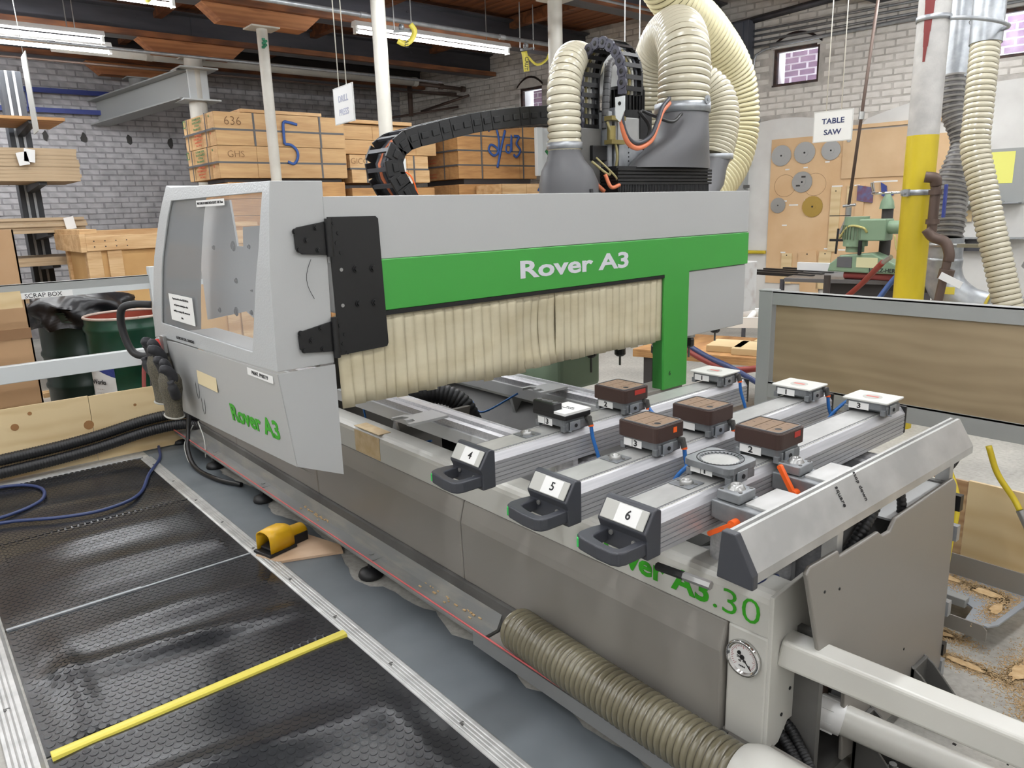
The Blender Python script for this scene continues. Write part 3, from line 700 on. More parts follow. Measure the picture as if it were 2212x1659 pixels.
for y in (2.22, 1.86):
    t = MB().prism([(XP, .0), (XP+.15, .0), (XP+.15, .02), (XP+.03, .15), (XP, .17)], 'y', y-.05, y-.042).prism([(XP, .0), (XP+.15, .0), (XP+.15, .02), (XP+.03, .15), (XP, .17)], 'y', y+.042, y+.05)
    t.box(XP, XP+.15, y-.05, y+.05, 0, .008).box(XP, XP+.012, y-.05, y+.05, 0, .165)
    a = obj('anchor_bracket', t, M_inner, mc, .002); b = MB().cyl((XP+.09, y, .008), (XP+.09, y, .045), .018, 6, sm=False).cyl((XP+.09, y, .045), (XP+.09, y, .06), .010, 10)
    obj('anchor_bolt', b, M_steel, a)

# square tube and pvc pipe leaving to the right
t = thing('guard_rail_tube', 'thick pale grey square tube running from the machine to the lower right corner', 'tube', (-.85, 1.56, .46))
d = V(.49, .172, -.094); a = V(-.852, 1.565, .462); b = a+d*2.4
obj('tube', MB().bar(a, b, .074, .076), M_cream, t, .01, seg=3)
t = thing('vent_pipe', 'white plastic pipe with threaded collar below the square tube', 'pipe', (-.84, 1.71, .22))
a = V(-.848, 1.728, .213); d = V(.49, .172, -.094).normalized()
obj('flange_block', MB().box(-.85, -.822, 1.675, 1.775, .15, .28), M_rustpipe, t, .004)
obj('collar', MB().cyl(a, a+d*.02, .042, 24).cyl(a+d*.02, a+d*.085, .046, 28), mat('white_pvc', (228, 228, 226), .35), t)
rg = MB()
for k in range(8):
    q = a+d*.03; an = 2*PI*k/8; o_ = V(0, math.cos(an), math.sin(an))*.046; rg.bar(q+o_, q+o_+d*.045, .006, .006)
obj('collar_rib', rg, MATS['white_pvc'], t, kind='stuff')
obj('pipe_run', MB().cyl(a+d*.085, a+d*1.3, .041, 28), M_cream, t)
for k, (lab, o_) in enumerate((('black corrugated cable tube leaving the cut-out, upper of two', .03), ('black corrugated cable tube leaving the cut-out, lower of two', 0))):
    h = MB(); pth = [(-.95, 1.60, .21+o_*.3), (-.86, 1.585+o_, .20+o_*.5), (-.78, 1.56+o_, .15+o_*.3), (-.66, 1.50+o_, .07), (-.5, 1.44, .03)]
    single('cable_tube', rib_hose(h, pth, .015, .008, .07, 12), [M_blackr, M_black], lab, 'cable', (-.95, 1.6, .2))
cap = MB().lathe([(.0, .0), (.085, .0), (.1, .02), (.1, .16), (.08, .19), (0, .19)], (0, 0, 0), 30, axis='x')
o = single('hose_adapter', MB().lathe([(.078, -.02), (.088, 0), (.094, .02), (.096, .30), (.085, .33), (0, .33)], (-.835, 1.405, .175), 32, axis='x'), M_cream, 'pale round adapter receiving the olive hose at the bottom edge', 'adapter', (-.83, 1.4, .08))
h = MB(); rib_hose(h, [(-1.72, 1.425, .178), (-1.66, 1.418, .182), (-1.4, 1.405, .182), (-1.1, 1.40, .178), (-.82, 1.40, .175)], .073, .021, .055, 28)
single('suction_hose', h, [M_hoseg, M_hosegw], 'olive translucent ribbed hose lying along the foot of the machine', 'hose', (-1.2, 1.4, .1))

# ================================================================ WORK BEAMS
def beam_profile(x):
    pr = [(-.07, .765)]
    for z in (.776, .789, .802, .815, .828): pr += [(-.07, z-.0012), (-.0672, z-.0006), (-.0672, z+.0006), (-.07, z+.0012)]
    pr += [(-.07, .838), (-.055, .858), (-.05, .86), (-.05, .853), (-.044, .853), (-.044, .860)]
    return [(x+a, z) for a, z in pr]+[(x-a, z) for a, z in reversed(pr)]
def bsafe(pr):
    out = []
    for p in pr:
        if not out or (abs(out[-1][0]-p[0])+abs(out[-1][1]-p[1])) > 1e-6: out.append(p)
    return out
def work_beam(x, num, label):
    t = thing('work_beam', label, 'beam', (x, 1.9, .765), group=None)
    obj('extrusion', MB().prism(bsafe(beam_profile(x)), 'y', 1.262, 2.56), M_alu, t)
    obj('top_plate', MB().box(x-.040, x+.040, 1.262, 2.56, .8605, .8625), M_alub, t)
    obj('scale_tape', MB().box(x+.041, x+.049, 1.27, 2.5, .8585, .8595), M_silver, t)
    tk = MB()
    for k in range(110): yy = 1.28+k*.011; tk.box(x+.042, x+.042+(.005 if k % 5 == 0 else .003), yy, yy+.0012, .8596, .8601)
    obj('scale_ticks', tk, M_ink, t, kind='stuff')
    obj('rear_cap', MB().box(x-.071, x+.071, 2.56, 2.572, .768, .862), M_black, t, .002)
    # head: body, label, handle, green button
    pb = [(1.262, .762), (1.262, .874), (1.247, .880), (1.238, .878), (1.205, .828), (1.214, .808), (1.214, .762)]
    hb = obj('head_cap', MB().prism(pb, 'x', x-.0745, x+.0745), M_plast, t, .004, seg=3)
    c = V(x, 1.2195, .853); up = V(0, .033, .05).normalized(); n = V(0, -.05, .033).normalized()
    obj('number_plate', MB().obox(c+n*.0015, V(.066, 0, 0), up*.024, n*.002), M_silver, hb, .002)
    obj('paper_label', MB().obox(c+n*.0032+V(.012, 0, 0), V(.034, 0, 0), up*.022, n*.0008), M_white, hb)
    text(num, .032, c+n*.0045+V(.014, 0, 0), (1, 0, 0), up, M_ink, hb, bold=.0004)
    for dx, z in ((-.035, .80), (.035, .795), (.05, .775)): obj('screw', MB().cyl((x+dx, 1.213, z), (x+dx, 1.209, z), .006, 12).cyl((x+dx, 1.2095, z), (x+dx, 1.2085, z), .0035, 6), M_steel if z > .78 else M_ink, hb)
    h = MB(); z0, z1 = .772, .806
    out = [(x-.076, 1.215), (x-.082, 1.19), (x-.083, 1.155), (x-.076, 1.138), (x-.06, 1.130), (x, 1.122), (x+.045, 1.122), (x+.062, 1.130), (x+.068, 1.148), (x+.069, 1.215)]
    inn = [(x-.047, 1.215), (x-.046, 1.19), (x-.045, 1.175), (x-.043, 1.163), (x-.035, 1.155), (x, 1.147), (x+.032, 1.146), (x+.042, 1.150), (x+.046, 1.162), (x+.047, 1.215)]
    N = len(out); vs = [(a, b, z0) for a, b in out]+[(a, b, z0) for a, b in inn]+[(a, b, z1) for a, b in out]+[(a, b, z1) for a, b in inn]; fs = []
    for i in range(N-1): j = i+1; fs += [(i, N+i, N+j, j), (2*N+i, 2*N+j, 3*N+j, 3*N+i), (i, j, 2*N+j, 2*N+i), (N+i, 3*N+i, 3*N+j, N+j)]
    h.add(vs, fs)
    hd = obj('handle', h, M_plast, t, .005, seg=3)
    obj('push_button', MB().obox((x-.0728, 1.1400, .789), V(.68, -.74, 0)*.012, V(-.74, -.68, 0)*.0035, (0, 0, .012)), mat('green_button', (60, 190, 92), .4), hd, .002)
    obj('support_leg', MB().cyl((x+.02, 1.60, .60), (x+.02, 1.60, .765), .038, 24).box(x+.055, x+.063, 1.59, 1.61, .62, .765), M_alu, t)
    return t
bm4 = work_beam(-1.675, '4', 'silver table beam with handle numbered 4, farthest from the camera')
bm5 = work_beam(-1.325, '5', 'silver table beam with handle numbered 5, between the other two')
bm6 = work_beam(-1.07, '6', 'silver table beam with handle numbered 6, nearest the stop profile')
def nozzle(x, y, z, t, name='locating_boss', s=1.):
    b = MB().box(x-.032*s, x+.032*s, y-.032*s, y+.032*s, z, z+.003); o = obj(name, b, M_aluf, t, .002)
    obj('bushing', MB().lathe([(.0, .004), (.008, .004), (.009, .011), (.014, .012), (.017, .008), (.018, .003)], (x, y, z), 20), M_steel, o)
    for dx, dy in ((-.024, .0), (.024, .006), (.004, -.025)): obj('screw', MB().cyl((x+dx*s, y+dy*s, z+.003), (x+dx*s, y+dy*s, z+.0045), .005, 8), M_inner, o)
for x, y, t in ((-1.675, 1.455, bm4), (-1.325, 1.478, bm5), (-1.07, 1.46, bm6)): nozzle(x-.006, y, .8625, t)

# ================================================================ VACUUM PODS
def rrect(w, h, r, n=4):
    out = []
    for cx, cy, a0 in ((w/2-r, h/2-r, 0), (-w/2+r, h/2-r, 90), (-w/2+r, -h/2+r, 180), (w/2-r, -h/2+r, 270)):
        for k in range(n+1): a = math.radians(a0+90*k/n); out.append((cx+math.cos(a)*r, cy+math.sin(a)*r))
    return out
def pod(x, y, kind, num, label, split=False, elbow=1, tape=None):
    t = thing('vacuum_pod', label, 'pod', (x, y, .8625), group=None); O = V(x, y, .8625)
    B = lambda *a: None
    def box(mb, x0, x1, y0, y1, z0, z1): return mb.box(x+x0, x+x1, y+y0, y+y1, O.z+z0, O.z+z1)
    base = MB(); hz = .040
    base.prism([(x+a, y+b) for a, b in rrect(.135, .108, .018)], 'z', O.z+.016, O.z+hz)
    box(base, -.0675, -.05, -.054, .054, 0, .02); box(base, .05, .0675, -.054, .054, 0, .02); box(base, -.05, .05, -.02, .05, .001, .02)
    bo = obj('pod_base', base, M_aluf, t, .002)
    obj('base_rib', box(MB(), .060, .071, -.045, -.036, .004, .03), M_aluf, t, .002); obj('base_rib', box(MB(), .060, .071, .015, .045, .004, .03), M_aluf, t, .002)
    nl = obj('number_label', box(MB(), -.052, .014, -.0555, -.054, .012, .034), M_white, t)
    dx = -.018
    if split: obj('label_fold', box(MB(), -.021, -.0198, -.0562, -.0554, .012, .034), M_ink, t); dx = -.008
    if num: text(num, .024, (x+dx, y-.0562, O.z+.023), (1, 0, 0), (0, 0, 1), M_ink, t, bold=.0005, sx=1.2)
    c = MB(); box(c, .070, .074, -.032, .012, .002, .032); box(c, .066, .080, -.036, -.031, .0, .004); cl = obj('clamp_plate', c, M_galv, t, .001)
    obj('clamp_bolt', MB().cyl((x+.074, y-.008, O.z+.017), (x+.0765, y-.008, O.z+.017), .006, 12), M_ink, cl)
    if elbow == 1:
        p = V(x+.072, y+.045, O.z+.030)
        obj('elbow_fitting', MB().cyl(p+V(-.015, 0, .0), p+V(.012, 0, .0), .010, 12).cyl(p+V(.006, 0, .006), p+V(.012, .004, -.022), .009, 12).cyl(p+V(.012, 0, 0), p+V(.015, 0, 0), .006, 6), M_inner, t)
        obj('fitting_ring', MB().cyl(p+V(.012, .004, -.020), p+V(.0125, .004, -.026), .009, 12), M_orange, t)
        e = p+V(.0125, .004, -.024)
        pth = catmull([e, e+V(.004, .004, -.04), e+V(.018, .01, -.09), e+V(.03, .015, -.14)], 6) if kind != 'b2' else catmull([e+V(0, 0, .006), e+V(.02, .0, -.012), e+V(.07, .0, -.035), e+V(.11, .0, -.04)], 6)
        obj('air_tube', MB().tube(pth, .006, 8), M_blue, t)
    elif elbow == -1:
        p = V(x-.072, y+.02, O.z+.022)
        obj('fitting_ring', MB().cyl(p+V(.006, 0, 0), p+V(-.008, -.003, -.003), .010, 12), M_orange, t)
        obj('air_tube', MB().tube(catmull([p, p+V(-.02, -.01, -.012), p+V(-.05, -.03, -.05), p+V(-.07, -.04, -.09)], 6), .006, 8), M_blue, t)
    if kind[0] == 'b' and kind != 'black':
        w, h = .146, .130; yo = .003
        obj('suction_cup', MB().prism([(x+a, y+yo+b) for a, b in rrect(w, h, .016)], 'z', O.z+hz, O.z+.083).prism([(x+a, y+yo+b) for a, b in rrect(w-.004, h-.004, .015)], 'z', O.z+.083, O.z+.0845), M_brown, t, .002)
        obj('cup_gasket', MB().ring([(x+a, y+yo+b) for a, b in rrect(w-.012, h-.012, .012)], [(x+a, y+yo+b) for a, b in rrect(w-.02, h-.02, .009)], 'z', O.z+.084, O.z+.0875), M_gplast, t)
        for k in range(3):
            o = obj('suction_tile', box(MB(), -.061+k*.0415, -.061+k*.0415+.039, yo-.052, yo+.052, .084, .0865), M_tan, t, .001)
        tk = MB()
        for k in range(3):
            for j in range(3): box(tk, -.046+k*.0415-.004, -.046+k*.0415+.004, -.035+j*.035, -.0335+j*.035, .0865, .0868)
        obj('arrow_marks', tk, M_brown, t, kind='stuff')
        obj('valve_hole', MB().lathe([(.0, .0866), (.007, .0866), (.008, .0872), (.010, .0866)], (x+.042, y-.02, O.z), 14), M_ink, t)
        if tape: obj('tape_mark', box(MB(), w/2-.0002, w/2+.0008, tape[0], tape[1], tape[2], tape[3]), tape[4], t, label=tape[5])
    elif kind == 'flat':
        o = MB().prism([(x+a, y+.004+b) for a, b in rrect(.148, .128, .006)], 'z', O.z+hz+.0005, O.z+hz+.0065)
        p = obj('cover_sheet', o, mat('white_gasket_sheet', (206, 206, 200), .5), t, .0015)
        obj('round_label', MB().cyl((x, y, O.z+hz+.0065), (x, y, O.z+hz+.0071), .030, 28), M_silver, p)
        obj('label_print', box(MB(), -.02, .02, -.006, .008, hz+.0071, hz+.0075), mat('faded_red_print', (196, 110, 100), .6), p)
    elif kind == 'ring':
        obj('pod_deck', MB().ring([(x+math.cos(a)*.098*min(1/abs(math.cos(a)) if abs(math.cos(a)) > .75 else 1.3, 1/abs(math.sin(a)) if abs(math.sin(a)) > .75 else 1.3)*.74, y+math.sin(a)*.098*min(1/abs(math.cos(a)) if abs(math.cos(a)) > .75 else 1.3, 1/abs(math.sin(a)) if abs(math.sin(a)) > .75 else 1.3)*.66) for a in [2*PI*k/40 for k in range(40)]],
                  [(x+math.cos(a)*.055, y+math.sin(a)*.055) for a in [2*PI*k/40 for k in range(40)]], 'z', O.z+.028, O.z+.046), M_aluf, t, .0015)
        obj('seal_ring', MB().ring([(x+math.cos(a)*.0605, y+math.sin(a)*.0605) for a in [2*PI*k/48 for k in range(48)]], [(x+math.cos(a)*.0585, y+math.sin(a)*.0585) for a in [2*PI*k/48 for k in range(48)]], 'z', O.z+.046, O.z+.0475), M_blackr, t)
        tth = MB()
        for k in range(30):
            a = 2*PI*k/30; cc = V(x+math.cos(a)*.0525, y+math.sin(a)*.0525, O.z+.036); r_ = V(math.cos(a), math.sin(a), 0); s_ = V(-math.sin(a), math.cos(a), 0)
            tth.obox(cc, r_*.004, s_*.0028, V(0, 0, .009))
        obj('gear_teeth', tth, M_aluf, t, kind='stuff')
        obj('turntable_disc', MB().cyl((x, y, O.z+.03), (x, y, O.z+.0402+.0006), .0505, 40), M_alub, t)
    elif kind == 'black':
        bl = MB().prism([(x+a, y+b) for a, b in rrect(.155, .118, .008)], 'z', O.z+hz, O.z+.056); obj('pad_block', bl, M_black, t, .002)
        lg = MB().prism([(x-.032+a-.004, y-.045+b) for a, b in rrect(.10, .034, .008)], 'z', O.z+.056, O.z+.088); lo = obj('raised_ledge', MB().prism([(x-.0755+a, y+b) for a, b in ((0, -.058), (.1, -.058), (.1, -.018), (0, -.018))], 'z', O.z+.05, O.z+.086), M_black, t, .006, seg=3)
        for k in range(4): obj('oval_hole', MB().lathe([(.0, .0864), (.008, .0864), (.009, .087), (.0105, .0862)], (x-.062+k*.024, y-.038, O.z), 12), M_gplast, lo)
        pp = obj('paper_pad', box(MB(), -.028, .076, -.018, .058, .056, .0635), M_white, t)
        pp2 = obj('paper_pad', box(MB(), .026, .076, -.058, -.018, .056, .0635), M_white, t)
        for k, s_ in enumerate(('warning', 'remove pad')): text(s_, .010, (x+.03, y+.012-k*.012, O.z+.0637), (1, .1, 0), (-.1, 1, 0), M_ink, pp)
    return t
R_ = mat('red_tape', (172, 48, 38), .5)
pod(-1.055, 1.573, 'ring', '1', 'open grey pod with round toothed recess on the beam numbered 6', split=True, elbow=-1)
pod(-1.057, 1.80, 'brown', '2', 'square brown suction pod numbered 2 on the beam numbered 6', elbow=0, tape=(.01, .04, .062, .078, R_, 'red tape mark'))
pod(-1.06, 2.44, 'flat', '3', 'flat white-topped pod numbered 3 at the far end of the nearest beam', elbow=-1)
pod(-1.325, 1.62, 'brown', '3', 'square brown suction pod with an orange sticker, on the beam numbered 5', split=True, tape=(.012, .028, .058, .074, M_orange, 'orange sticker'))
pod(-1.325, 1.868, 'b2', None, 'square brown suction pod behind the one with the orange sticker')
pod(-1.325, 2.448, 'flat', '1', 'flat white-topped pod at the far end of the middle beam')
pod(-1.675, 1.60, 'black', '3', 'black pod with a white paper pad, on the beam numbered 4', split=True)
pod(-1.675, 1.884, 'b2', '2', 'square brown suction pod with a long red tape mark, on the beam numbered 4', tape=(-.01, .045, .062, .078, R_, 'long red tape mark'))
pod(-1.675, 2.435, 'flat', '1', 'flat white-topped pod at the far end of the farthest beam')

# ================================================================ STOP PROFILE, SIDE BRACKETS, LEVERS
t = thing('stop_profile', 'long slanting aluminium fence bar with a dark end cap, right of the pods', 'profile', (-.80, 1.9, .775))
pr = [(-.838, .777), (-.830, .876), (-.822, .876), (-.8205, .868), (-.813, .868), (-.811, .877), (-.803, .877), (-.758, .800), (-.758, .777)]
obj('profile', MB().prism(pr, 'y', 1.275, 2.47), M_alub, t)
obj('end_cap', MB().prism([(-.842, .770), (-.833, .880), (-.800, .880), (-.754, .800), (-.754, .768)], 'y', 1.255, 1.276), M_plast, t, .003)
text('square', .020, (-.785, 1.68, .849), V(.045, .0, -.077), V(0, 1, 0), M_ink, t); text('stop down', .018, (-.785, 1.78, .849), V(.045, .0, -.077), V(0, 1, 0), M_ink, t)
for y in (1.68, 2.38):
    obj('stanchion', MB().box(-.825, -.785, y, y+.03, .66, .777), M_alub, t, .002)
for y in (1.64, 1.80): obj('air_cylinder', MB().cyl((-.915, y, .52), (-.915, y, .70), .034, 20), M_alu, t)
pth = catmull([(-.79, 1.86, .775), (-.80, 1.80, .70), (-.83, 1.74, .60), (-.86, 1.70, .5)], 6)
h = MB(); rib_hose(h, [(-.79, 1.90, .77), (-.80, 1.84, .70), (-.83, 1.78, .60), (-.86, 1.74, .5)], .016, .012, .06, 10); obj('cable_conduit', h, [M_blackr, M_black], t)
h = MB(); rib_hose(h, [(-.80, 2.06, .76), (-.79, 2.06, .70), (-.80, 2.05, .60)], .013, .012, .06, 10); obj('cable_conduit', h, [M_blackr, M_black], t)
def corner_stop(y, label, l1, l2):
    t = thing('clamp_stop', label, 'clamp', (-.93, y, .80))
    obj('bracket', MB().prism([(-.998, .80), (-.998, .845), (-.845, .842), (-.845, .72), (-.90, .72), (-.93, .79)], 'y', y-.045, y+.055), M_aluf, t, .003)
    obj('bar', MB().box(-.92, -.84, y-.02, y+.12, .835, .850), M_alub, t, .002)
    o = obj('stop_block', MB().box(-.990, -.925, y-.035, y+.035, .846, .872), M_aluf, t, .004, seg=3)
    obj('bushing', MB().lathe([(0, .876), (.007, .876), (.008, .884), (.014, .884), (.018, .878), (.022, .872)], (-.957, y, 0), 20), M_steel, o)
    for dx, dy in ((-.024, -.026), (.024, .026), (.024, -.02), (-.02, .026)): obj('screw', MB().cyl((-.957+dx, y+dy, .872), (-.957+dx, y+dy, .8735), .005, 8), M_inner, o)
    for k, (z, dv) in enumerate(((.806, l1), (.742, l2))):
        p = V(-.925, y-.055, z)
        lv = obj('clamp_lever', MB().cyl(p+V(0, .02, 0), p+V(0, -.012, 0), .011, 14).bar(p+V(0, -.006, 0), p+V(0, -.006, 0)+V(*dv)*.075, .012, .013, (0, 1, 0)).cyl(p+V(0, .0, 0)+V(*dv)*.075, p+V(0, -.012, 0)+V(*dv)*.075, .0065, 12), M_orange, t, .001)
        obj('lever_stud', MB().cyl(p+V(0, .055, 0), p+V(0, .02, 0), .012, 14), M_aluf, t)
    return t
corner_stop(1.50, 'nearer grey clamp stop with orange levers pointing down beside the beam numbered 6', (-.80, 0, -.55), (-.2, 0, .1))
corner_stop(1.775, 'farther grey clamp stop with an upright orange lever beside the beam numbered 6', (-.55, 0, .85), (-.95, 0, .05))
t = thing('hex_bar', 'short black hexagonal bar sticking out beneath the handle numbered 6', 'bar', (-.99, 1.28, .715))
obj('bar', MB().cyl((-1.03, 1.29, .712), (-.885, 1.30, .714), .010, 6, sm=False), M_black, t); obj('bar_tip', MB().cyl((-.955, 1.295, .7131), (-.884, 1.30, .7141), .0104, 6, sm=False), M_steel, t)
cc = MB().tube(catmull([(-.93, 1.42, .72), (-.91, 1.50, .64), (-.90, 1.62, .62), (-.90, 1.72, .66)], 8), .006, 8)
single('blue_air_line', cc, M_bluh, 'dark blue air line sagging below the orange levers', 'tube', (-.9, 1.5, .62))
ec = MB().tube(catmull([(-1.58, 1.42, .69), (-1.52, 1.47, .675), (-1.50, 1.56, .70)], 8), .006, 8)
single('cable', ec, M_blackr, 'short black cable looping out below the beam numbered 4', 'cable', (-1.55, 1.45, .68))
vb = MB().box(-1.50, -1.40, 1.80, 1.95, .66, .76).box(-1.46, -1.42, 1.70, 1.80, .62, .68).cyl((-1.45, 1.9, .60), (-1.45, 1.9, .66), .03, 12)
single('valve_block', vb, mat('rusty_brown_metal', (110, 76, 58), .55, c2=(80, 60, 50), ns=20), 'rust brown valve block seen between the beams numbered 4 and 5', 'valve', (-1.45, 1.85, .6), .006)

# ================================================================ BRIDGE (GANTRY)
XG = -2.15
gt = thing('bridge', 'grey and green bridge spanning the table with a strip curtain below', 'machine', (-2.4, 2.2, .7))
obj('bridge_body', MB().box(XG-.30, XG-.004, 1.075, 3.375, 1.245, 1.606), M_grey, gt, .006)
obj('front_plate', MB().box(XG-.006, XG+.002, 1.062, 3.372, 1.405, 1.6055), M_grey, gt, .002)
gp = [(1.245, 1.237), (1.245, 1.4045), (3.372, 1.402), (3.372, 1.246), (2.889, 1.243), (2.885, .70), (2.712, .70), (2.705, 1.2395)]
obj('green_band', MB().prism(gp, 'x', XG-.006, XG+.008), M_green, gt, .003)
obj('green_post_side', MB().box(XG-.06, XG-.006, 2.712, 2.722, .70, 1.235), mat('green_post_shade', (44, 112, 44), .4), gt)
obj('lower_cover', MB().prism([(2.889, .931), (2.889, 1.241), (3.366, 1.243), (3.366, .935)], 'x', XG-.05, XG), M_grey, gt, .004)
obj('black_seal', MB().prism([(1.246, 1.2215), (1.246, 1.2365), (2.704, 1.239), (2.704, 1.226)], 'x', XG-.008, XG+.009), M_black, gt)
text('Rover A3', .090, (XG+.0085, 2.150, 1.3225), (0, 1, 0), (0, 0, 1), M_lgrey, gt, bold=.0025, width=.615)
text('6', .03, (XG+.0085, 2.755, .775), (0, 1, 0), (0, 0, 1), M_ink, gt)
st = None; ys = 1.075
for k in range(39):
    w = .0435; y = 1.072+k*.0419
    if y > 2.67: break
    m = MB(); sg = RND.uniform(-.012, .012); K = 6; vs = []
    sag = .0 if not 17 < k < 23 else .018*math.sin((k-17)/6*PI)
    for i in range(K+1):
        t_ = i/K; z = 1.238-(.303+RND.uniform(-.004, .004)*(i == K)+(.010 if 14 <= k <= 18 else 0)*(i == K))*t_
        xo = XG-.010+.003*(k % 2)+.003*math.sin(t_*2.2+k*.9)*t_-sag*math.sin(t_*PI)
        for j in range(4): u = j/3; vs.append((xo+.0015*math.sin(u*PI)+.004*u, y+w*u+sg*t_*t_*.25, z))
    m.add(vs, [(i*4+j, (i+1)*4+j, (i+1)*4+j+1, i*4+j+1) for i in range(K) for j in range(3)], 0, True)
    o = obj('curtain_strip', m, M_cut, gt); sd = o.modifiers.new('solid', 'SOLIDIFY'); sd.thickness = .0016
obj('curtain_backing', MB().box(XG-.06, XG-.05, 1.08, 2.70, .99, 1.22), M_inner, gt)
obj('support_foot', MB().box(XG-.15, XG-.01, 2.62, 2.88, .59, .702), M_greyd, gt, .004)
ep = single('end_guard', MB().box(XG-.12, XG-.05, 3.385, 3.555, .985, 1.245), mat('spattered_white_panel', (204, 204, 202), .5, c2=(180, 172, 168), ns=16, lo=.5, hi=.75), 'white spattered box panel just past the right end of the bridge', 'panel', (XG-.1, 3.45, .98), .004)
# hinge plates
obj('hinge_plate', MB().prism([(1.072, 1.112), (1.068, 1.545), (1.236, 1.543), (1.245, 1.535), (1.252, 1.13), (1.246, 1.118)], 'x', XG+.003, XG+.010), M_black, gt, .001)
for (y0, z0, z1, lf) in ((1.066, 1.425, 1.54, [(.957, 1.452), (.955, 1.505), (.965, 1.517), (1.060, 1.532), (1.060, 1.430), (.975, 1.437)]), (1.060, 1.108, 1.237, [(.940, 1.150), (.938, 1.193), (.95, 1.205), (1.055, 1.225), (1.055, 1.128), (.955, 1.137)])):
    hl = obj('hinge_leaf', MB().prism(lf, 'x', XG+.004, XG+.010), M_black, gt, .001)
    obj('hinge_barrel', MB().cyl((XG+.014, y0, z0), (XG+.014, y0, z1), .011, 16), M_black, gt)
    cy_ = sum(p[0] for p in lf)/6; cz_ = sum(p[1] for p in lf)/6
    for dy, dz in ((-.037, .026), (.032, .036), (-.002, -.0), (-.030, -.027), (.034, -.032)): obj('hinge_bolt', MB().bolt((XG+.010, cy_+dy, cz_+dz), (1, 0, 0), .0065, .008), M_black, hl)
    obj('hinge_bolt', MB(), M_black, hl) if False else None
    for dy, dz in ((.020, .10), (.034, .07), (.026, .04), (.038, .01)): obj('plate_screw', MB().cyl((XG+.010, y0+dy, z0+dz), (XG+.0125, y0+dy, z0+dz), .006, 12), M_black, gt)
for y, z in ((1.152, 1.381), (1.213, 1.379), (1.152, 1.271), (1.211, 1.268)): obj('plate_bolt', MB().bolt((XG+.010, y, z), (1, 0, 0), .0085, .010), M_black, gt)
for y, z in ((1.10, 1.382), (1.095, 1.27)): obj('rivet', MB().cyl((XG+.010, y, z), (XG+.0115, y, z), .006, 10), M_steel, gt)

# cover at the operator end
cv = thing('safety_cover', 'pale grey hinged cover with a large clear window at the operator end', 'cover', (-2.8, .98, .75))
def yf(z):
    pts = [(.70, .905), (.775, .898), (1.088, .865), (1.38, .872), (1.60, .893), (1.70, .910)]
    for (a, b), (c, d) in zip(pts, pts[1:]):
        if a <= z <= c: return b+(d-b)*(z-a)/(c-a)
    return pts[0][1] if z < .7 else pts[-1][1]
def xl(z):
    pts = [(.70, -3.58), (1.01, -3.50), (1.20, -3.44), (1.39, -3.36), (1.55, -3.27), (1.69, -3.165)]
    for (a, b), (c, d) in zip(pts, pts[1:]):
        if a <= z <= c: return b+(d-b)*(z-a)/(c-a)
    return pts[0][1] if z < .7 else pts[-1][1]
def wl(z): return xl(z)+.115
def wr(z):
    pts = [(1.12, -2.345), (1.25, -2.30), (1.45, -2.235), (1.62, -2.205)]
    for (a, b), (c, d) in zip(pts, pts[1:]):
        if a <= z <= c: return b+(d-b)*(z-a)/(c-a)
    return pts[0][1] if z < 1.12 else pts[-1][1]
def zlow(x): return 1.088+(x-XG)*.022       # seam between upper and lower cover
mb = MB(); NZ = 9; W0, W1 = 1.128, 1.622
rows = []
for i in range(NZ+1):
    z = W0+(W1-W0)*i/NZ; rows.append([(xl(z), z), (wl(z), z), (wr(z), z), (XG, z)])
bot = [(xl(1.03), 1.03+.02), (wl(1.128), zlow(-3.3)), (wr(1.128), zlow(-2.35)), (XG, 1.09)]
top = [(xl(1.68), 1.682), (wl(1.6), 1.673), (wr(1.62), 1.653), (XG, 1.652)]
allr = [bot]+rows+[top]; vs = [(x, yf(z), z) for r in allr for x, z in r]
fs = []
for i in range(len(allr)-1):
    for j in range(3):
        if j == 1 and 0 < i < len(allr)-2: continue
        fs.append((i*4+j, i*4+j+1, (i+1)*4+j+1, (i+1)*4+j))
mb.add(vs, fs, 0, False)
k = len(vs); YB = 1.066
idx = [(i*4+3) for i in range(len(allr))]
o_ = len(mb.v); mb.v += [(XG, YB-.012*(1.65-allr[i][3][1])/.56, allr[i][3][1]) for i in range(len(allr))]
for i in range(len(allr)-1): mb.f.append([idx[i], o_+i, o_+i+1, idx[i+1]]); mb.m.append(1); mb.sm.append(False)
tp = [(p[0], yf(p[1]), p[1]) for p in top]; q = len(mb.v); mb.v += tp+[(p[0], YB, p[1]) for p in top]
for j in range(3): mb.f.append([q+j, q+j+1, q+4+j+1, q+4+j]); mb.m.append(0); mb.sm.append(False)
ll = [(allr[i][0][0], yf(allr[i][0][1]), allr[i][0][1]) for i in range(len(allr))]; q = len(mb.v); mb.v += ll+[(p[0], YB, p[2]) for p in ll]
K = len(ll)
for i in range(K-1): mb.f.append([q+i, q+i+1, q+K+i+1, q+K+i]); mb.m.append(1); mb.sm.append(False)
o = obj('upper_shell', mb, [M_hammer, M_grey], cv); s_ = o.modifiers.new('solid', 'SOLIDIFY'); s_.thickness = .006; s_.offset = -1
b_ = o.modifiers.new('bevel', 'BEVEL'); b_.width = .004; b_.segments = 2; b_.angle_limit = math.radians(35); b_.limit_method = 'ANGLE'
wm = MB(); vs = []
for i in range(NZ+1):
    z = W0-.006+(W1-W0+.012)*i/NZ; vs += [(wl(z)-.008, yf(z)+.010, z), (wr(z)+.008, yf(z)+.010, z)]
wm.add(vs, [(2*i, 2*i+1, 2*i+3, 2*i+2) for i in range(NZ)], 0, True)
wn = obj('window_pane', wm, M_glass, cv, label='clear scratched plastic window')
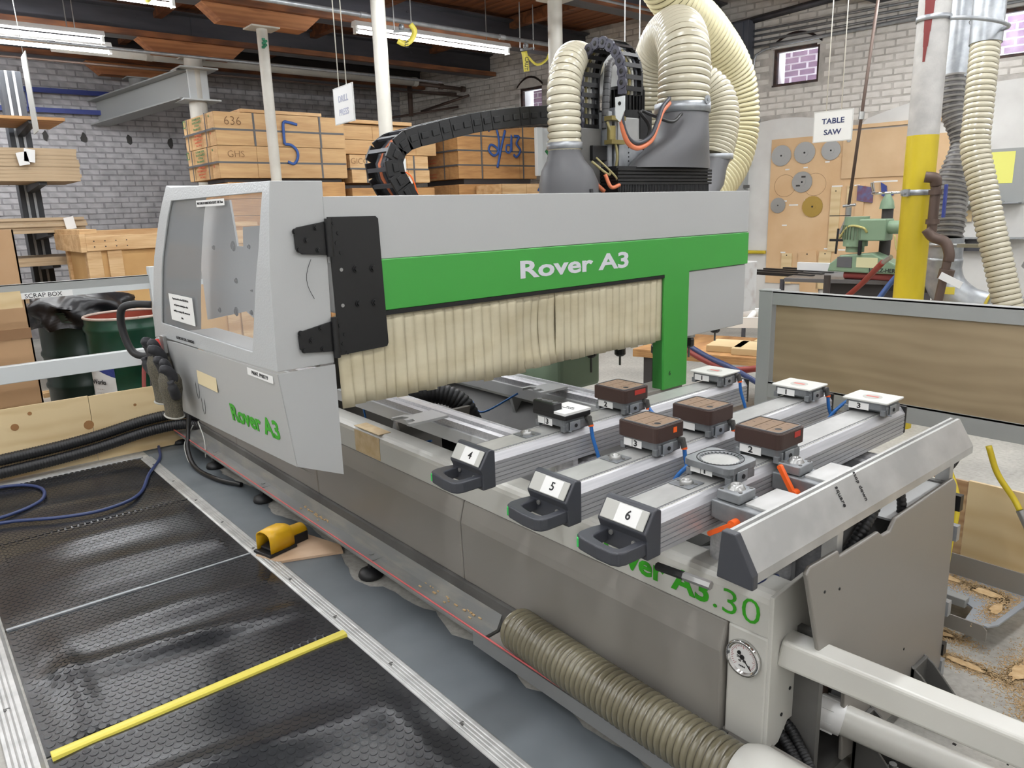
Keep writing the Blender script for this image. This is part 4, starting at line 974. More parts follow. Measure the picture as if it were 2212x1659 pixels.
# lower shell
lo_ = [(xl(1.03), 1.044), (-3.16, zlow(-3.16)-.004), (XG, 1.083), (XG, .778), (-3.10, .742), (-3.35, .735), (-3.56, .738), (-3.575, .76)]
mb = MB(); n = len(lo_); mb.add([(x, yf(z), z) for x, z in lo_], [list(range(n))[::-1]], 0)
mb.add([(XG, yf(1.083), 1.083), (XG, 1.055, 1.085), (XG, 1.052, .713), (XG, yf(.778), .778)], [(0, 3, 2, 1)], 0)
mb.add([(-3.50, yf(1.04), 1.04), (-3.50, 1.05, 1.04), (-3.57, 1.05, .74), (-3.57, yf(.74), .74)], [(0, 1, 2, 3)], 0)
o = obj('lower_shell', mb, M_grey, cv); s_ = o.modifiers.new('solid', 'SOLIDIFY'); s_.thickness = .005; s_.offset = 0
mb = MB(); mb.add([(-3.56, .912, .738), (-3.10, .911, .742), (XG-.01, .905, .778), (XG-.01, .955, .735), (-3.10, .965, .695), (-3.5, .965, .69)], [(0, 1, 4, 5), (1, 2, 3, 4)], 0)
obj('under_lip', mb, M_greyd, cv).modifiers.new('solid', 'SOLIDIFY').thickness = .004
text('Rover A3', .088, (-2.45, yf(.868)-.0045, .868), (1, 0, .035), (-.035, -.1054, 1), M_greenl, cv, bold=.0025, width=.43)
def lab(nm, x0, x1, z0, z1, s, size, lbl=None, m=M_white, tilt=0., off=.0035):
    z = (z0+z1)/2; L_ = obj(nm, MB().box(x0, x1, yf(z)-off-.001, yf(z)-off, z0, z1), m, cv, label=lbl)
    if isinstance(s, str): s = [s]
    for k, q in enumerate(s):
        text(q, size, ((x0+x1)/2, yf(z)-off-.0014, z1-(z1-z0)*(k+.7)/(len(s)+.4)), (1, 0, 0), (0, 0, 1), M_ink, L_)
lab('paper_notice', -3.20, -2.905, 1.155, 1.262, ['Operators on this machine MUST USE the', 'cut & puncture resistant gloves when', 'installing or removing a drill, router or saw', 'blade.'], .0115, 'white paper notice on the window', off=-.002)
lab('label_strip', -2.80, -2.52, 1.592, 1.614, 'MAX LENGTH HORIZONTAL BLOCK THK 75mm', .012, 'thin white label strip at the top of the window', off=-.002)
text('GLOVES W/ TOOL CHANGING', .016, (-3.03, yf(1.09)-.0045, 1.09), (1, 0, .02), (0, 0, 1), M_ink, cv)
lab('label_strip', -2.40, -2.19, 1.046, 1.070, 'MAINT. PM/87/19', .018, 'thin white label strip under the seam')
obj('peeled_tape_mark', MB().box(-2.98, -2.76, yf(.96)-.0042, yf(.96)-.0035, .92, 1.05), mat('yellowed_tape', (214, 198, 160), .6), cv)
# thin pencil scratch loops
sc = MB()
for cx_, cz_ in ((-3.02, .90), (-2.99, .84)):
    sc.tube([(cx_+math.cos(a)*.018, yf(cz_)-.004, cz_+math.sin(a)*.05) for a in [i*PI/8 for i in range(17)]], .0009, 4)
sc.tube([(XG+.003, 1.005-.02*math.sin(i/8*PI), 1.30+i*.015) for i in range(9)], .0008, 4)
obj('scratch_marks', sc, M_ink, cv)
h = catmull([(-3.47, yf(1.19), 1.195), (-3.50, .80, 1.20), (-3.53, .76, 1.18), (-3.55, .755, 1.10), (-3.53, .77, 1.01), (-3.50, .80, .975), (-3.46, yf(.98), .975)], 8)
obj('pull_handle', MB().tube(h, .016, 12), M_blackr, cv, label='black bent pull handle')
# inside the cover
ip = thing('carriage_end_plate', 'grey drilled metal plate seen through the cover window', 'plate', (-2.8, 1.12, 1.1))
pts = [(-3.78, 1.62), (-3.3, 1.62), (-3.27, 1.44), (-3.2, 1.44), (-3.18, 1.515), (-2.60, 1.53), (-2.60, 1.10), (-3.1, 1.14), (-3.25, 1.18), (-3.78, 1.10)]
obj('plate', MB().prism([(x*.93+.03, z) for x, z in pts], 'y', 1.10, 1.108), M_grey, ip)
for x, z, r in ((-3.05, 1.44, .018), (-3.28, 1.43, .009), (-2.88, 1.44, .008), (-3.06, 1.30, .010), (-3.10, 1.17, .017), (-3.30, 1.16, .010), (-2.93, 1.18, .009), (-2.9, 1.27, .004)):
    obj('plate_bolt', MB().bolt((x, 1.10, z), (0, -1, 0), r*.8, .008), M_inner, ip)
obj('door_catch', MB().box(-2.50, -2.44, 1.05, 1.10, 1.30, 1.52).box(-2.52, -2.42, 1.03, 1.06, 1.50, 1.53), M_galv, ip)
obj('white_lead', MB().tube(catmull([(-3.3, 1.09, 1.05), (-3.0, 1.05, 1.0), (-2.6, 1.05, 1.02), (-2.3, 1.07, 1.06)], 8), .007, 8), M_white, ip)
obj('inner_ledge', MB().box(-3.2, -2.2, .92, 1.04, 1.085, 1.10), M_white, ip)
# ================================================================ SPINDLE HEAD, HOODS, HOSES, CABLE CHAINS
hd = thing('spindle_head', 'grey milling head with black finned motor riding on the bridge', 'machine', (-2.7, 3.0, 1.6))
obj('column_housing', MB().box(-2.78, -2.60, 2.90, 3.16, 1.60, 1.98), M_alub, hd, .004)
obj('side_rail', MB().box(-2.66, -2.59, 2.82, 2.845, 1.6, 2.0).box(-2.66, -2.59, 2.865, 2.88, 1.62, 2.02).box(-2.7, -2.62, 2.85, 2.90, 1.62, 1.98), M_galv, hd, .002)
obj('housing_plate', MB().box(-2.60, -2.592, 2.90, 3.14, 1.60, 1.87), M_galv, hd, .002)
for z in (1.85, 1.835, 1.81, 1.79, 1.77): obj('plate_hole', MB().cyl((-2.592, 2.97, z), (-2.590, 2.97, z), .004, 8), M_ink, hd)
obj('dark_panel', MB().box(-2.60, -2.594, 3.06, 3.15, 1.88, 2.02), M_black, hd)
fm = MB().cyl((-2.70, 3.06, 1.98), (-2.70, 3.06, 2.02), .10, 28).cyl((-2.70, 3.06, 2.02), (-2.70, 3.06, 2.12), .085, 28).cyl((-2.70, 3.06, 2.12), (-2.70, 3.06, 2.135), .10, 28)
mo = obj('motor', fm, M_black, hd)
for k in range(32):
    a = 2*PI*k/32; c = V(-2.70+math.cos(a)*.093, 3.06+math.sin(a)*.093, 2.07)
    obj('cooling_fin', MB().obox(c, V(math.cos(a), math.sin(a), 0)*.010, V(-math.sin(a), math.cos(a), 0)*.0018, V(0, 0, .05)), M_black, mo)
obj('light_box', MB().box(-2.98, -2.84, 3.06, 3.2, 2.12, 2.34), M_grey, hd, .01)
obj('dark_frame', MB().box(-2.76, -2.62, 2.66, 2.80, 1.55, 1.92), M_inner, hd, .004)
bb = MB()
for k in range(5): bb.box(-2.86+.02*k-.3*0, -2.50, 2.79+.0*k, 3.55, 1.652+k*.0165, 1.652+k*.0165+.011)
obj('stacked_skirt_bar', bb, M_black, hd)
obj('skirt_box', MB().box(-2.85, -2.52, 2.80, 3.54, 1.60, 1.74), M_blackr, hd)
br = MB()
for k in range(62): y = 2.80+k*.0119; br.cyl((-2.507, y, 1.652), (-2.505, y, 1.60), .0045, 5)
obj('brush_bristles', br, M_blackr, hd, kind='stuff')
# hoods
def loft(mb, rings, n=28):
    vs = []
    for (c, rx, ry, tw) in rings:
        for i in range(n):
            a = 2*PI*i/n+tw; sx_, sy_ = math.cos(a), math.sin(a); vs.append((c[0]+sx_*rx, c[1]+sy_*ry, c[2]))
    mb.add(vs, [(j*n+i, j*n+(i+1) % n, (j+1)*n+(i+1) % n, (j+1)*n+i) for j in range(len(rings)-1) for i in range(n)], 0, True); return mb
t = thing('suction_hood', 'small grey plastic suction hood at the left of the head', 'hood', (-2.6, 2.54, 1.6))
obj('hood_shell', loft(MB(), [((-2.60, 2.555, 1.58), .14, .145, 0), ((-2.60, 2.555, 1.66), .14, .142, 0), ((-2.60, 2.545, 1.72), .12, .125, 0), ((-2.6, 2.535, 1.765), .09, .09, 0), ((-2.6, 2.53, 1.80), .078, .078, 0), ((-2.6, 2.53, 1.84), .076, .076, 0)]), M_gplast, t)
obj('drain_slot', MB().cyl((-2.46, 2.56, 1.63), (-2.455, 2.56, 1.60), .01, 10), M_ink, t)
obj('hose_clamp', MB().lathe([(.080, 1.815), (.084, 1.815), (.084, 1.845), (.08, 1.845)], (-2.6, 2.53, 0), 28), M_galv, t)
h = MB(); rib_hose(h, [(-2.6, 2.53, 1.80), (-2.6, 2.53, 1.95), (-2.61, 2.54, 2.08), (-2.64, 2.60, 2.19), (-2.72, 2.72, 2.25), (-2.84, 2.92, 2.27), (-3.0, 3.14, 2.26)], .079, .030, .05, 26)
single('suction_hose', h, [M_hose, M_hosew], 'clear cream ribbed hose arching up from the small left hood', 'hose', (-2.6, 2.53, 1.84))
t = thing('suction_hood', 'large twisted grey plastic hood at the right of the head', 'hood', (-2.6, 3.3, 1.72))
obj('hood_shell', loft(MB(), [((-2.55, 3.25, 1.735), .10, .32, 0), ((-2.55, 3.27, 1.77), .10, .30, 0), ((-2.55, 3.31, 1.83), .11, .235, 0), ((-2.56, 3.36, 1.89), .12, .175, 0), ((-2.58, 3.39, 1.96), .13, .142, 0), ((-2.6, 3.41, 2.04), .135, .137, 0)], 32), M_gplast, t)
obj('hood_rib', MB().bar((-2.485, 3.40, 1.97), (-2.50, 3.36, 1.76), .012, .012, (0, 1, 0)), M_gplast, t)
obj('drain_hole', MB().cyl((-2.50, 3.47, 1.79), (-2.488, 3.47, 1.79), .012, 12), M_ink, t)
obj('hose_clamp', MB().lathe([(.141, 2.02), (.148, 2.02), (.148, 2.07), (.141, 2.07)], (-2.6, 3.41, 0), 36), M_galv, t)
obj('clamp_washer', MB().cyl((-2.452, 3.42, 2.075), (-2.446, 3.42, 2.075), .022, 20).cyl((-2.446, 3.42, 2.075), (-2.442, 3.42, 2.075), .008, 6), M_galv, t)
h = MB(); rib_hose(h, [(-2.6, 3.41, 2.03), (-2.6, 3.42, 2.2), (-2.64, 3.46, 2.36), (-2.76, 3.56, 2.47), (-2.93, 3.67, 2.47), (-3.06, 3.74, 2.36), (-3.12, 3.78, 2.2), (-3.14, 3.8, 2.0), (-3.14, 3.8, 1.75)], .138, .031, .045, 32)
single('suction_hose', h, [M_hose, M_hosew], 'big clear cream ribbed hose looping over the large twisted hood', 'hose', (-2.6, 3.41, 2.07))
t = thing('suction_hood', 'dark grey hood half hidden behind the black stacked skirt', 'hood', (-2.9, 4.1, 1.6))
obj('hood_shell', loft(MB(), [((-2.85, 3.86, 1.58), .12, .16, 0), ((-2.87, 3.98, 1.66), .12, .145, 0), ((-2.9, 4.07, 1.76), .115, .12, 0), ((-2.9, 4.13, 1.84), .112, .112, 0)]), M_gplast, t)
obj('hose_clamp', MB().lathe([(.116, 1.815), (.121, 1.815), (.121, 1.85), (.116, 1.85)], (-2.9, 4.13, 0), 30), M_galv, t)
h = MB(); rib_hose(h, [(-2.9, 4.13, 1.83), (-2.9, 4.18, 1.95), (-2.91, 4.21, 2.1), (-2.97, 4.20, 2.24), (-3.10, 4.12, 2.33), (-3.3, 4.02, 2.34), (-3.5, 3.95, 2.26)], .114, .027, .05, 28)
single('suction_hose', h, [M_hose, M_hosew], 'ribbed hose bending up from the dark hood, between the two biggest hoses', 'hose', (-2.9, 4.13, 1.84))
h = MB(); rib_hose(h, [(-3.35, 3.75, 3.4), (-3.35, 3.98, 3.12), (-3.35, 4.26, 2.88), (-3.35, 4.65, 2.70), (-3.35, 4.96, 2.46), (-3.35, 5.06, 2.14), (-3.35, 4.98, 1.86), (-3.35, 4.72, 1.64), (-3.35, 4.4, 1.5)], .158, .036, .05, 30)
single('suction_hose', h, [mat('pale_yellow_hose', (206, 198, 160), .35), M_hosew], 'largest pale yellow ribbed hose sweeping down from the ceiling behind the head', 'hose', (-3.2, 4.5, 1.5))

# black cable chain in a long curve along the bridge
ch = thing('cable_chain', 'long black cable chain curving up from the bridge toward the head', 'chain', (-2.9, 1.7, 1.6))
P = resample(catmull([(-2.84, 1.80, 1.56), (-2.84, 1.745, 1.64), (-2.84, 1.70, 1.72), (-2.84, 1.705, 1.79), (-2.84, 1.77, 1.845), (-2.84, 1.90, 1.878), (-2.84, 2.10, 1.925), (-2.84, 2.35, 1.965), (-2.84, 2.6, 1.99), (-2.84, 2.82, 1.995), (-2.84, 3.0, 1.98)], 20), .058)
for a, b in zip(P, P[1:]):
    c = (a+b)/2; d = (b-a)/2; n_ = V(0, -d.z, d.y).normalized()
    lk = obj('chain_link', MB().obox(c+V(.082, 0, 0), V(.006, 0, 0), d*1.12, n_*.042), M_black, ch, .002); obj('chain_link', MB().obox(c+V(-.082, 0, 0), V(.006, 0, 0), d*1.12, n_*.042), M_black, ch, .002)
    obj('link_boss', MB().obox(c+V(.090, 0, 0), V(.003, 0, 0), d*.62, n_*.013), M_black, lk, .002)
    obj('cross_bar', MB().obox(c+n_*.036, V(.082, 0, 0), d*.30, n_*.005), M_plast, lk); obj('cross_bar', MB().obox(c-n_*.036, V(.082, 0, 0), d*.30, n_*.005), M_plast, lk)
cb = MB()
for k in range(5): cb.tube([p+V(-.05+.022*k, 0, RND.uniform(-.012, .012)) for p in P], .010, 6, mi=1 if k == 1 else 0)
obj('cable_bundle', cb, [M_plast, M_orangec], ch)
# upright arch chain on the head
ch = thing('cable_chain', 'dark upright arch of cable chain standing on the milling head', 'chain', (-2.55, 2.7, 1.8))
P = resample(catmull([(-2.675, 2.765, 1.86), (-2.675, 2.765, 2.02), (-2.672, 2.765, 2.17), (-2.635, 2.765, 2.25), (-2.54, 2.765, 2.29), (-2.445, 2.765, 2.235), (-2.405, 2.765, 2.15), (-2.405, 2.765, 2.04)], 20), .048)
M_ch = mat('chain_grey', (66, 66, 78), .45)
for k, (a, b) in enumerate(zip(P, P[1:])):
    c = (a+b)/2; d = (b-a)/2; n_ = V(d.z, 0, -d.x).normalized(); w_ = V(0, .055, 0)
    lk = obj('chain_link', MB().obox(c-w_, V(0, .006, 0), d*1.0, n_*.022).cyl(c-d-w_+V(0, .004, 0), c-d-w_-V(0, .010, 0), .026, 14), M_ch, ch)
    obj('link_pin', MB().lathe([(0, -.0112), (.008, -.0112), (.010, -.010), (.012, -.0105)], c-d-w_, 12, axis='y'), M_black, lk)
    obj('chain_link', MB().obox(c+w_, V(0, .006, 0), d*1.0, n_*.022), M_black, ch)
    obj('cross_bar', MB().obox(c+n_*.020, w_, d*.42, n_*.003), M_black, lk)
    obj('cross_bar', MB().obox(c-n_*.020, w_, d*.42, n_*.003), M_black, lk)
cb = MB()
for k in range(4): cb.tube([p+V(RND.uniform(-.004, .004), -.036+.024*k, 0) for p in P], .007, 6, mi=k % 3)
obj('cable_bundle', cb, [M_plast, mat('olive_cable', (150, 140, 96), .5), M_silver], ch)
for x, z in ((-2.675, 1.86), (-2.405, 2.035)):
    o = obj('end_bracket', MB().prism([(x-.028, z-.0), (x+.028, z-.0), (x+.028, z-.06), (x+.0, z-.11), (x-.024, z-.09)], 'y', 2.693, 2.699), M_fencew, ch)
    obj('bracket_bolt', MB().bolt((x, 2.693, z-.03), (0, -1, 0), .006, .006), M_black, o)
obj('chain_foot', MB().box(-2.69, -2.60, 2.72, 2.86, 1.77, 1.84), M_black, ch, .003)
cab = thing('head_cables', 'orange, grey and black cables looping round the head', 'cable', (-2.5, 3.0, 1.8))
oc = catmull([(-2.41, 2.71, 1.98), (-2.41, 2.72, 1.90), (-2.41, 2.76, 1.835), (-2.41, 2.83, 1.815), (-2.41, 2.92, 1.85), (-2.42, 2.98, 1.92), (-2.44, 3.04, 1.99), (-2.46, 3.12, 2.04)], 8)
obj('orange_cable', MB().tube(oc, .012, 10), M_orangec, cab)
obj('grey_cable', MB().tube([p+V(.004, -.004, .022) for p in oc[4:]], .010, 8), M_plast, cab)
obj('black_cable', MB().tube(catmull([(-2.5, 2.96, 2.0), (-2.47, 3.04, 1.97), (-2.47, 3.16, 1.955), (-2.49, 3.26, 2.0)], 8), .008, 8).tube(catmull([(-2.52, 2.96, 2.0), (-2.5, 3.02, 1.92), (-2.52, 2.99, 1.82)], 8), .009, 8), M_black, cab)
obj('orange_cable', MB().tube(catmull([(-2.67, 2.70, 1.78), (-2.62, 2.72, 1.69), (-2.56, 2.76, 1.62)], 8), .011, 8).tube(catmull([(-2.52, 2.72, 1.70), (-2.5, 2.74, 1.64), (-2.5, 2.80, 1.65)], 8), .009, 8), M_orangec, cab)
obj('wire_tangle', MB().tube(catmull([(-2.55, 2.66, 1.76), (-2.52, 2.74, 1.70), (-2.56, 2.80, 1.72)], 6), .006, 6).tube(catmull([(-2.58, 2.80, 1.95), (-2.56, 2.85, 1.8), (-2.58, 2.83, 1.65)], 6), .007, 6).tube(catmull([(-2.56, 2.70, 1.78), (-2.5, 2.77, 1.69), (-2.56, 2.84, 1.66)], 6), .005, 6), MATS['olive_cable'], cab)
h = MB(); rib_hose(h, [(-2.62, 2.83, 1.92), (-2.62, 2.835, 2.06), (-2.64, 2.87, 2.17), (-2.70, 2.95, 2.245), (-2.74, 3.08, 2.28), (-2.76, 3.19, 2.22), (-2.76, 3.22, 2.10), (-2.76, 3.22, 2.0)], .020, .03, .04, 12)
single('spiral_conduit', h, [M_gplast, M_black], 'grey spiral-wrapped conduit arching behind the dark upright chain', 'cable', (-2.62, 2.83, 1.92))
single('pipe_fitting', MB().cyl((-2.58, 2.83, 1.86), (-2.58, 2.83, 1.93), .022, 12).box(-2.6, -2.55, 2.8, 2.9, 1.955, 1.975).box(-2.6, -2.55, 2.8, 2.9, 1.845, 1.865), mat('dull_brass', (150, 136, 86), .4, metal=.6), 'dull brass clamps holding the grey spiral-wrapped conduit', 'fitting', (-2.58, 2.83, 1.86))

# tool changer holders seen past the green post, parked on a rail behind the table
def tool(x, y, z, label, long=.06):
    t = thing('tool_holder', label, 'tool', (x, y, z)); O = (x, y, z)
    obj('cone', MB().lathe([(.0, .10), (.012, .10), (.022, .035), (.03, .03), (.03, .012), (.024, .01)], O, 16), M_steel, t)
    obj('collet_nut', MB().lathe([(.024, .01), (.03, .0), (.03, -.035), (.02, -.045), (.0, -.045)], O, 12, sm=False), M_black, t)
    obj('cutter', MB().cyl((x, y, z-.045), (x, y, z-.045-long), .006, 8), M_inner, t)
    obj('gripper_arm', MB().bar((x-.10, y+.02, z+.02), (x+.02, y, z+.02), .05, .02), M_galv, t, .003)
tool(-2.55, 3.45, .80, 'tool holder cone hanging right of the green post, in front'); tool(-2.62, 3.80, .83, 'tool holder cone hanging right of the green post, behind', .05)
tool(-2.60, 2.92, .82, 'tool holder hanging just left of the green post', .05); tool(-2.62, 2.72, .84, 'tool holder under the right end of the strip curtain', .08)
tool(-2.55, 3.16, .80, 'tool holder tucked right behind the green post')
bx = MB().prism([(-3.15, .60), (-3.15, .93), (-2.72, .95), (-2.70, .60)], 'y', 2.42, 2.62)
single('control_box', MB().box(-3.0, -2.62, 2.50, 2.79, .64, .98), M_sagel, 'pale sage enclosure visible below the strip curtain', 'box', (-2.8, 2.6, .64), .02)
# ================================================================ FLOOR, MATTING, STRIPS
bd_ = [(-5.6, 1.44), (-4.96, 1.459), (-4.5, 1.40), (-4.08, 1.457), (-3.69, 1.377), (-3.4, 1.45), (-3.0, 1.42), (-2.80, 1.36), (-2.72, 1.335), (-2.62, 1.36), (-2.58, 1.406), (-2.36, 1.418), (-2.26, 1.448), (-2.08, 1.405), (-1.95, 1.44), (-1.845, 1.457), (-1.72, 1.41), (-1.65, 1.399), (-1.595, 1.419), (-1.46, 1.417), (-1.39, 1.40), (-1.2, 1.42), (-1.0, 1.39), (-.6, 1.42), (-.2, 1.40)]
ed = []
for (ax, ay), (bx_, by) in zip(bd_, bd_[1:]):
    n = max(2, int((bx_-ax)/.035))
    for i in range(n): t_ = i/n; ed.append((ax+(bx_-ax)*t_, ay+(by-ay)*t_+RND.uniform(-.006, .006)))
mb = MB(); ed = [(-5.9, 1.44)]+ed+[(-.2, 1.4)]; vs = [(x, 1.16, .0022) for x, y in ed]+[(x, y, .0022) for x, y in ed]; n = len(ed)
mb.add(vs, [(i, i+1, n+i+1, n+i) for i in range(n-1)]); struct('trim_14', mb, M_flpaint)
def hmat(x, y):
    def bumpf(u, c, w): return math.exp(-((u-c)/w)**2)
    h = .006*math.sin(x*4.6+.8*math.sin(y*3.1))*.6
    h += .026*bumpf(x, -2.72+.18*(y-.6), .07)*bumpf(y, .62, .42)+.020*bumpf(x, -3.02+.1*(y-.4), .10)*bumpf(y, .75, .35)
    h += .018*bumpf(y, .26, .05)*bumpf(x, -2.75, .3)+.024*bumpf(x, -1.98+.22*(y-.5), .08)*bumpf(y, .5, .4)
    h += .020*bumpf(x, -3.62+.12*(y-.5), .11)*bumpf(y, .8, .45)+.018*bumpf(x, -4.0, .12)*bumpf(y, .6, .5)+.016*bumpf(x, -4.62+.2*(y-.5), .12)*bumpf(y, .6, .5)+.01*bumpf(x, -5.0, .1)*bumpf(y, .7, .4)
    h += .010*bumpf(y, .98, .05)*bumpf(x, -1.7, .35)
    e = min(1, max(0, (y-.13)/.09))*min(1, max(0, (1.105-y)/.07)); return .006+max(0, h+.004)*e
edges = [(-5.225, -4.232), (-4.226, -3.288), (-3.280, -2.366), (-2.350, -1.405), (-1.40, -.45)]
labs = ['black studded rubber mat farthest from the camera', 'black studded rubber mat, second from the plywood fence', 'black studded rubber mat above the yellow strip', 'black studded rubber mat below the yellow strip', 'black studded rubber mat in the bottom corner nearest the camera']
studs = []
mats_ = []
for (a, b), lb in zip(edges, labs):
    nx, ny = 46, 50; vs = []; ex = .03
    for i in range(nx+1):
        for j in range(ny+1):
            x = a+(b-a)*i/nx; y = .125+(1.105-.125)*j/ny; f = min(1, (x-a)/ex, (b-x)/ex); vs.append((x, y, .006+(hmat(x, y)-.006)*max(0, f)))
    m = MB().add(vs, [(i*(ny+1)+j, (i+1)*(ny+1)+j, (i+1)*(ny+1)+j+1, i*(ny+1)+j+1) for i in range(nx) for j in range(ny)], 0, True)
    m.box(a, b, .125, 1.105, .001, .0055)
    o = single('rubber_mat', m, M_mat, lb, 'mat', ((a+b)/2, .6, 0)); mats_.append((o, a, b))
    p_ = .0305; r = 0; x = a+.02
    while x < b-.015:
        y = .145+(p_/2 if r % 2 else 0)
        while y < 1.09:
            pz = V(x, y, hmat(x, y)); q = vis(pz, 5, 5) if abs(x+2.353) > .03 else None
            if q: studs.append((q[0], x, y, len(mats_)-1))
            y += p_
        x += p_*.866; r += 1
studs.sort()
c = MB().cyl((0, 0, 0), (0, 0, .0014), .0122, 14, r2=.0116, sm=False); me = mesh_of(c, M_mat, name='stud')
rest = [MB() for _ in mats_]
for k, (dd, x, y, mi) in enumerate(studs):
    e = .004; n_ = V(-(hmat(x+e, y)-hmat(x-e, y))/(2*e), -(hmat(x, y+e)-hmat(x, y-e))/(2*e), 1).normalized(); z = hmat(x, y)-.0002
    q = n_.to_track_quat('Z', 'Y')
    if k < 300:
        o = bpy.data.objects.new('stud', me); COL.objects.link(o); o.parent = mats_[mi][0]; o.location = V(x, y, z)-mats_[mi][0].location; o.rotation_euler = q.to_euler()
    else:
        R3 = rest[mi]; seg = 10 if dd < 3 else 7; base = len(R3.v)
        for zz, rr in ((0, .0122), (.0014, .0116)):
            for i in range(seg): an = 2*PI*i/seg; p = V(x, y, z)+q @ V(math.cos(an)*rr, math.sin(an)*rr, zz); R3.v.append(tuple(p))
        for i in range(seg): R3.f.append([base+i, base+(i+1) % seg, base+seg+(i+1) % seg, base+seg+i]); R3.m.append(0); R3.sm.append(False)
        R3.f.append([base+seg+i for i in range(seg)]); R3.m.append(0); R3.sm.append(False)
for (o, a, b), R3 in zip(mats_, rest):
    if R3.v: obj('stud_field', R3, M_mat, o, kind='stuff')
# aluminium edge strips
def alu_strip(y0, y1, xa, xb, label, h=.012, m=M_alub):
    t = thing('edge_strip', label, 'strip', ((xa+xb)/2, (y0+y1)/2, 0)); w = y1-y0
    pr = [(y0, .006), (y0+.002, .009)]
    for k in range(1, 5): yy = y0+w*k/6; pr += [(yy-.003, h*.95), (yy, h*.8), (yy+.003, h)]
    pr += [(y1-.012, h), (y1, .001), (y0, .001)]
    obj('strip', MB().prism(pr, 'x', xa, xb), m, t)
    for k in range(int((xb-xa)/.42)):
        x = xa+.2+k*.42; obj('strip_screw', MB().cyl((x, y0+w*.35, h*.8), (x, y0+w*.35, h+.001), .005, 8).box(x-.012, x-.006, y0+w*.3, y0+w*.5, h*.8, h+.0006), M_inner, t)
alu_strip(1.098, 1.175, -5.20, -.3, 'ridged aluminium strip between the rubber mats and the grey painted floor')
alu_strip(.030, .118, -5.0, -.8, 'bright aluminium strip along the left edge of the rubber mats')
t = thing('edge_strip', 'aluminium strip across the far end of the mats before the plywood', 'strip', (-5.24, .7, 0)); obj('strip', MB().box(-5.27, -5.228, .03, 1.12, .001, .014), M_alub, t, .003)
single('yellow_strip', MB().prism([(-2.374, .004), (-2.370, .018), (-2.360, .021), (-2.344, .021), (-2.334, .018), (-2.330, .004)], 'y', .137, 1.10), M_yels, 'long raised yellow strip joining two rubber mats', 'strip', (-2.353, .6, 0), .001)
single('joint_strip', MB().box(-3.292, -3.276, .13, .62, .006, .013).box(-3.292, -3.28, .62, 1.1, .006, .010), M_galv, 'thin grey joint strip lying between the second and third mats', 'strip', (-3.28, .6, 0))
single('joint_strip', MB().box(-4.235, -4.223, .13, 1.1, .006, .009), M_mat, 'thin dark seam strip between the two farthest mats', 'strip', (-4.23, .6, 0))
a, b = V(-5.54, 1.345, .145), V(-.80, 1.372, .118)
single('pull_cord', MB().tube([a, b], .0035, 6), M_rope, 'taut red emergency pull cord running along the foot of the machine', 'cord', (-3.2, 1.36, .12))
single('cord_ferrule', MB().cyl((-1.06, 1.371, .1185), (-.98, 1.3715, .118), .007, 10), mat('pink_sleeve', (196, 150, 136), .5), 'small pinkish sleeve on the red cord near the bottom edge', 'sleeve', (-1.02, 1.37, .11))
# foot pedal on a plywood scrap
pl_ = thing('plywood_scrap', 'triangular scrap of plywood under the yellow foot pedal', 'board', (-3.15, 1.26, 0))
obj('board', MB().prism([(-3.235, 1.105), (-3.10, 1.155), (-2.985, 1.425), (-3.06, 1.45), (-3.38, 1.36)], 'z', .003, .014), mat('plain_ply_scrap', (206, 178, 150), .6, c2=(188, 158, 128), ns=6), pl_)
fp = thing('foot_pedal', 'yellow hooded foot pedal switch with black base', 'pedal', (0, 0, 0))
shell = MB(); K = 10
def arc(w, h, y):
    return [(-w/2, y, .012)]+[(math.cos(PI-PI*k/K)*w/2*(1 if 0 < k < K else 1), y, h*.62+math.sin(PI*k/K)**.7*h*.38) for k in range(K+1)]+[(w/2, y, .012)]
rings = [arc(.108, .112, -.10), arc(.112, .118, -.05), arc(.112, .118, .0), arc(.100, .105, .035), arc(.066, .085, .05), arc(.066, .08, .12), arc(.05, .06, .135)]
n = len(rings[0]); vs = [p for r in rings for p in r]
shell.add(vs, [(i*n+j, i*n+j+1, (i+1)*n+j+1, (i+1)*n+j) for i in range(len(rings)-1) for j in range(n-1)], 0, True)
shell.add(rings[-1], [list(range(n))])
o = obj('hood', shell, M_yel, fp, local=True); s_ = o.modifiers.new('solid', 'SOLIDIFY'); s_.thickness = .005
obj('base', MB().box(-.064, .064, -.115, .04, 0, .014).box(-.04, .04, .04, .125, 0, .045), M_blackr, fp, .004, local=True)
obj('treadle', MB().prism([(-.09, .020), (.03, .045), (.03, .055), (-.09, .03)], 'x', -.04, .04), M_blackr, fp, .004, local=True)
fp.location = (-3.235, 1.235, .0145); fp.rotation_euler = (0, 0, math.radians(14))
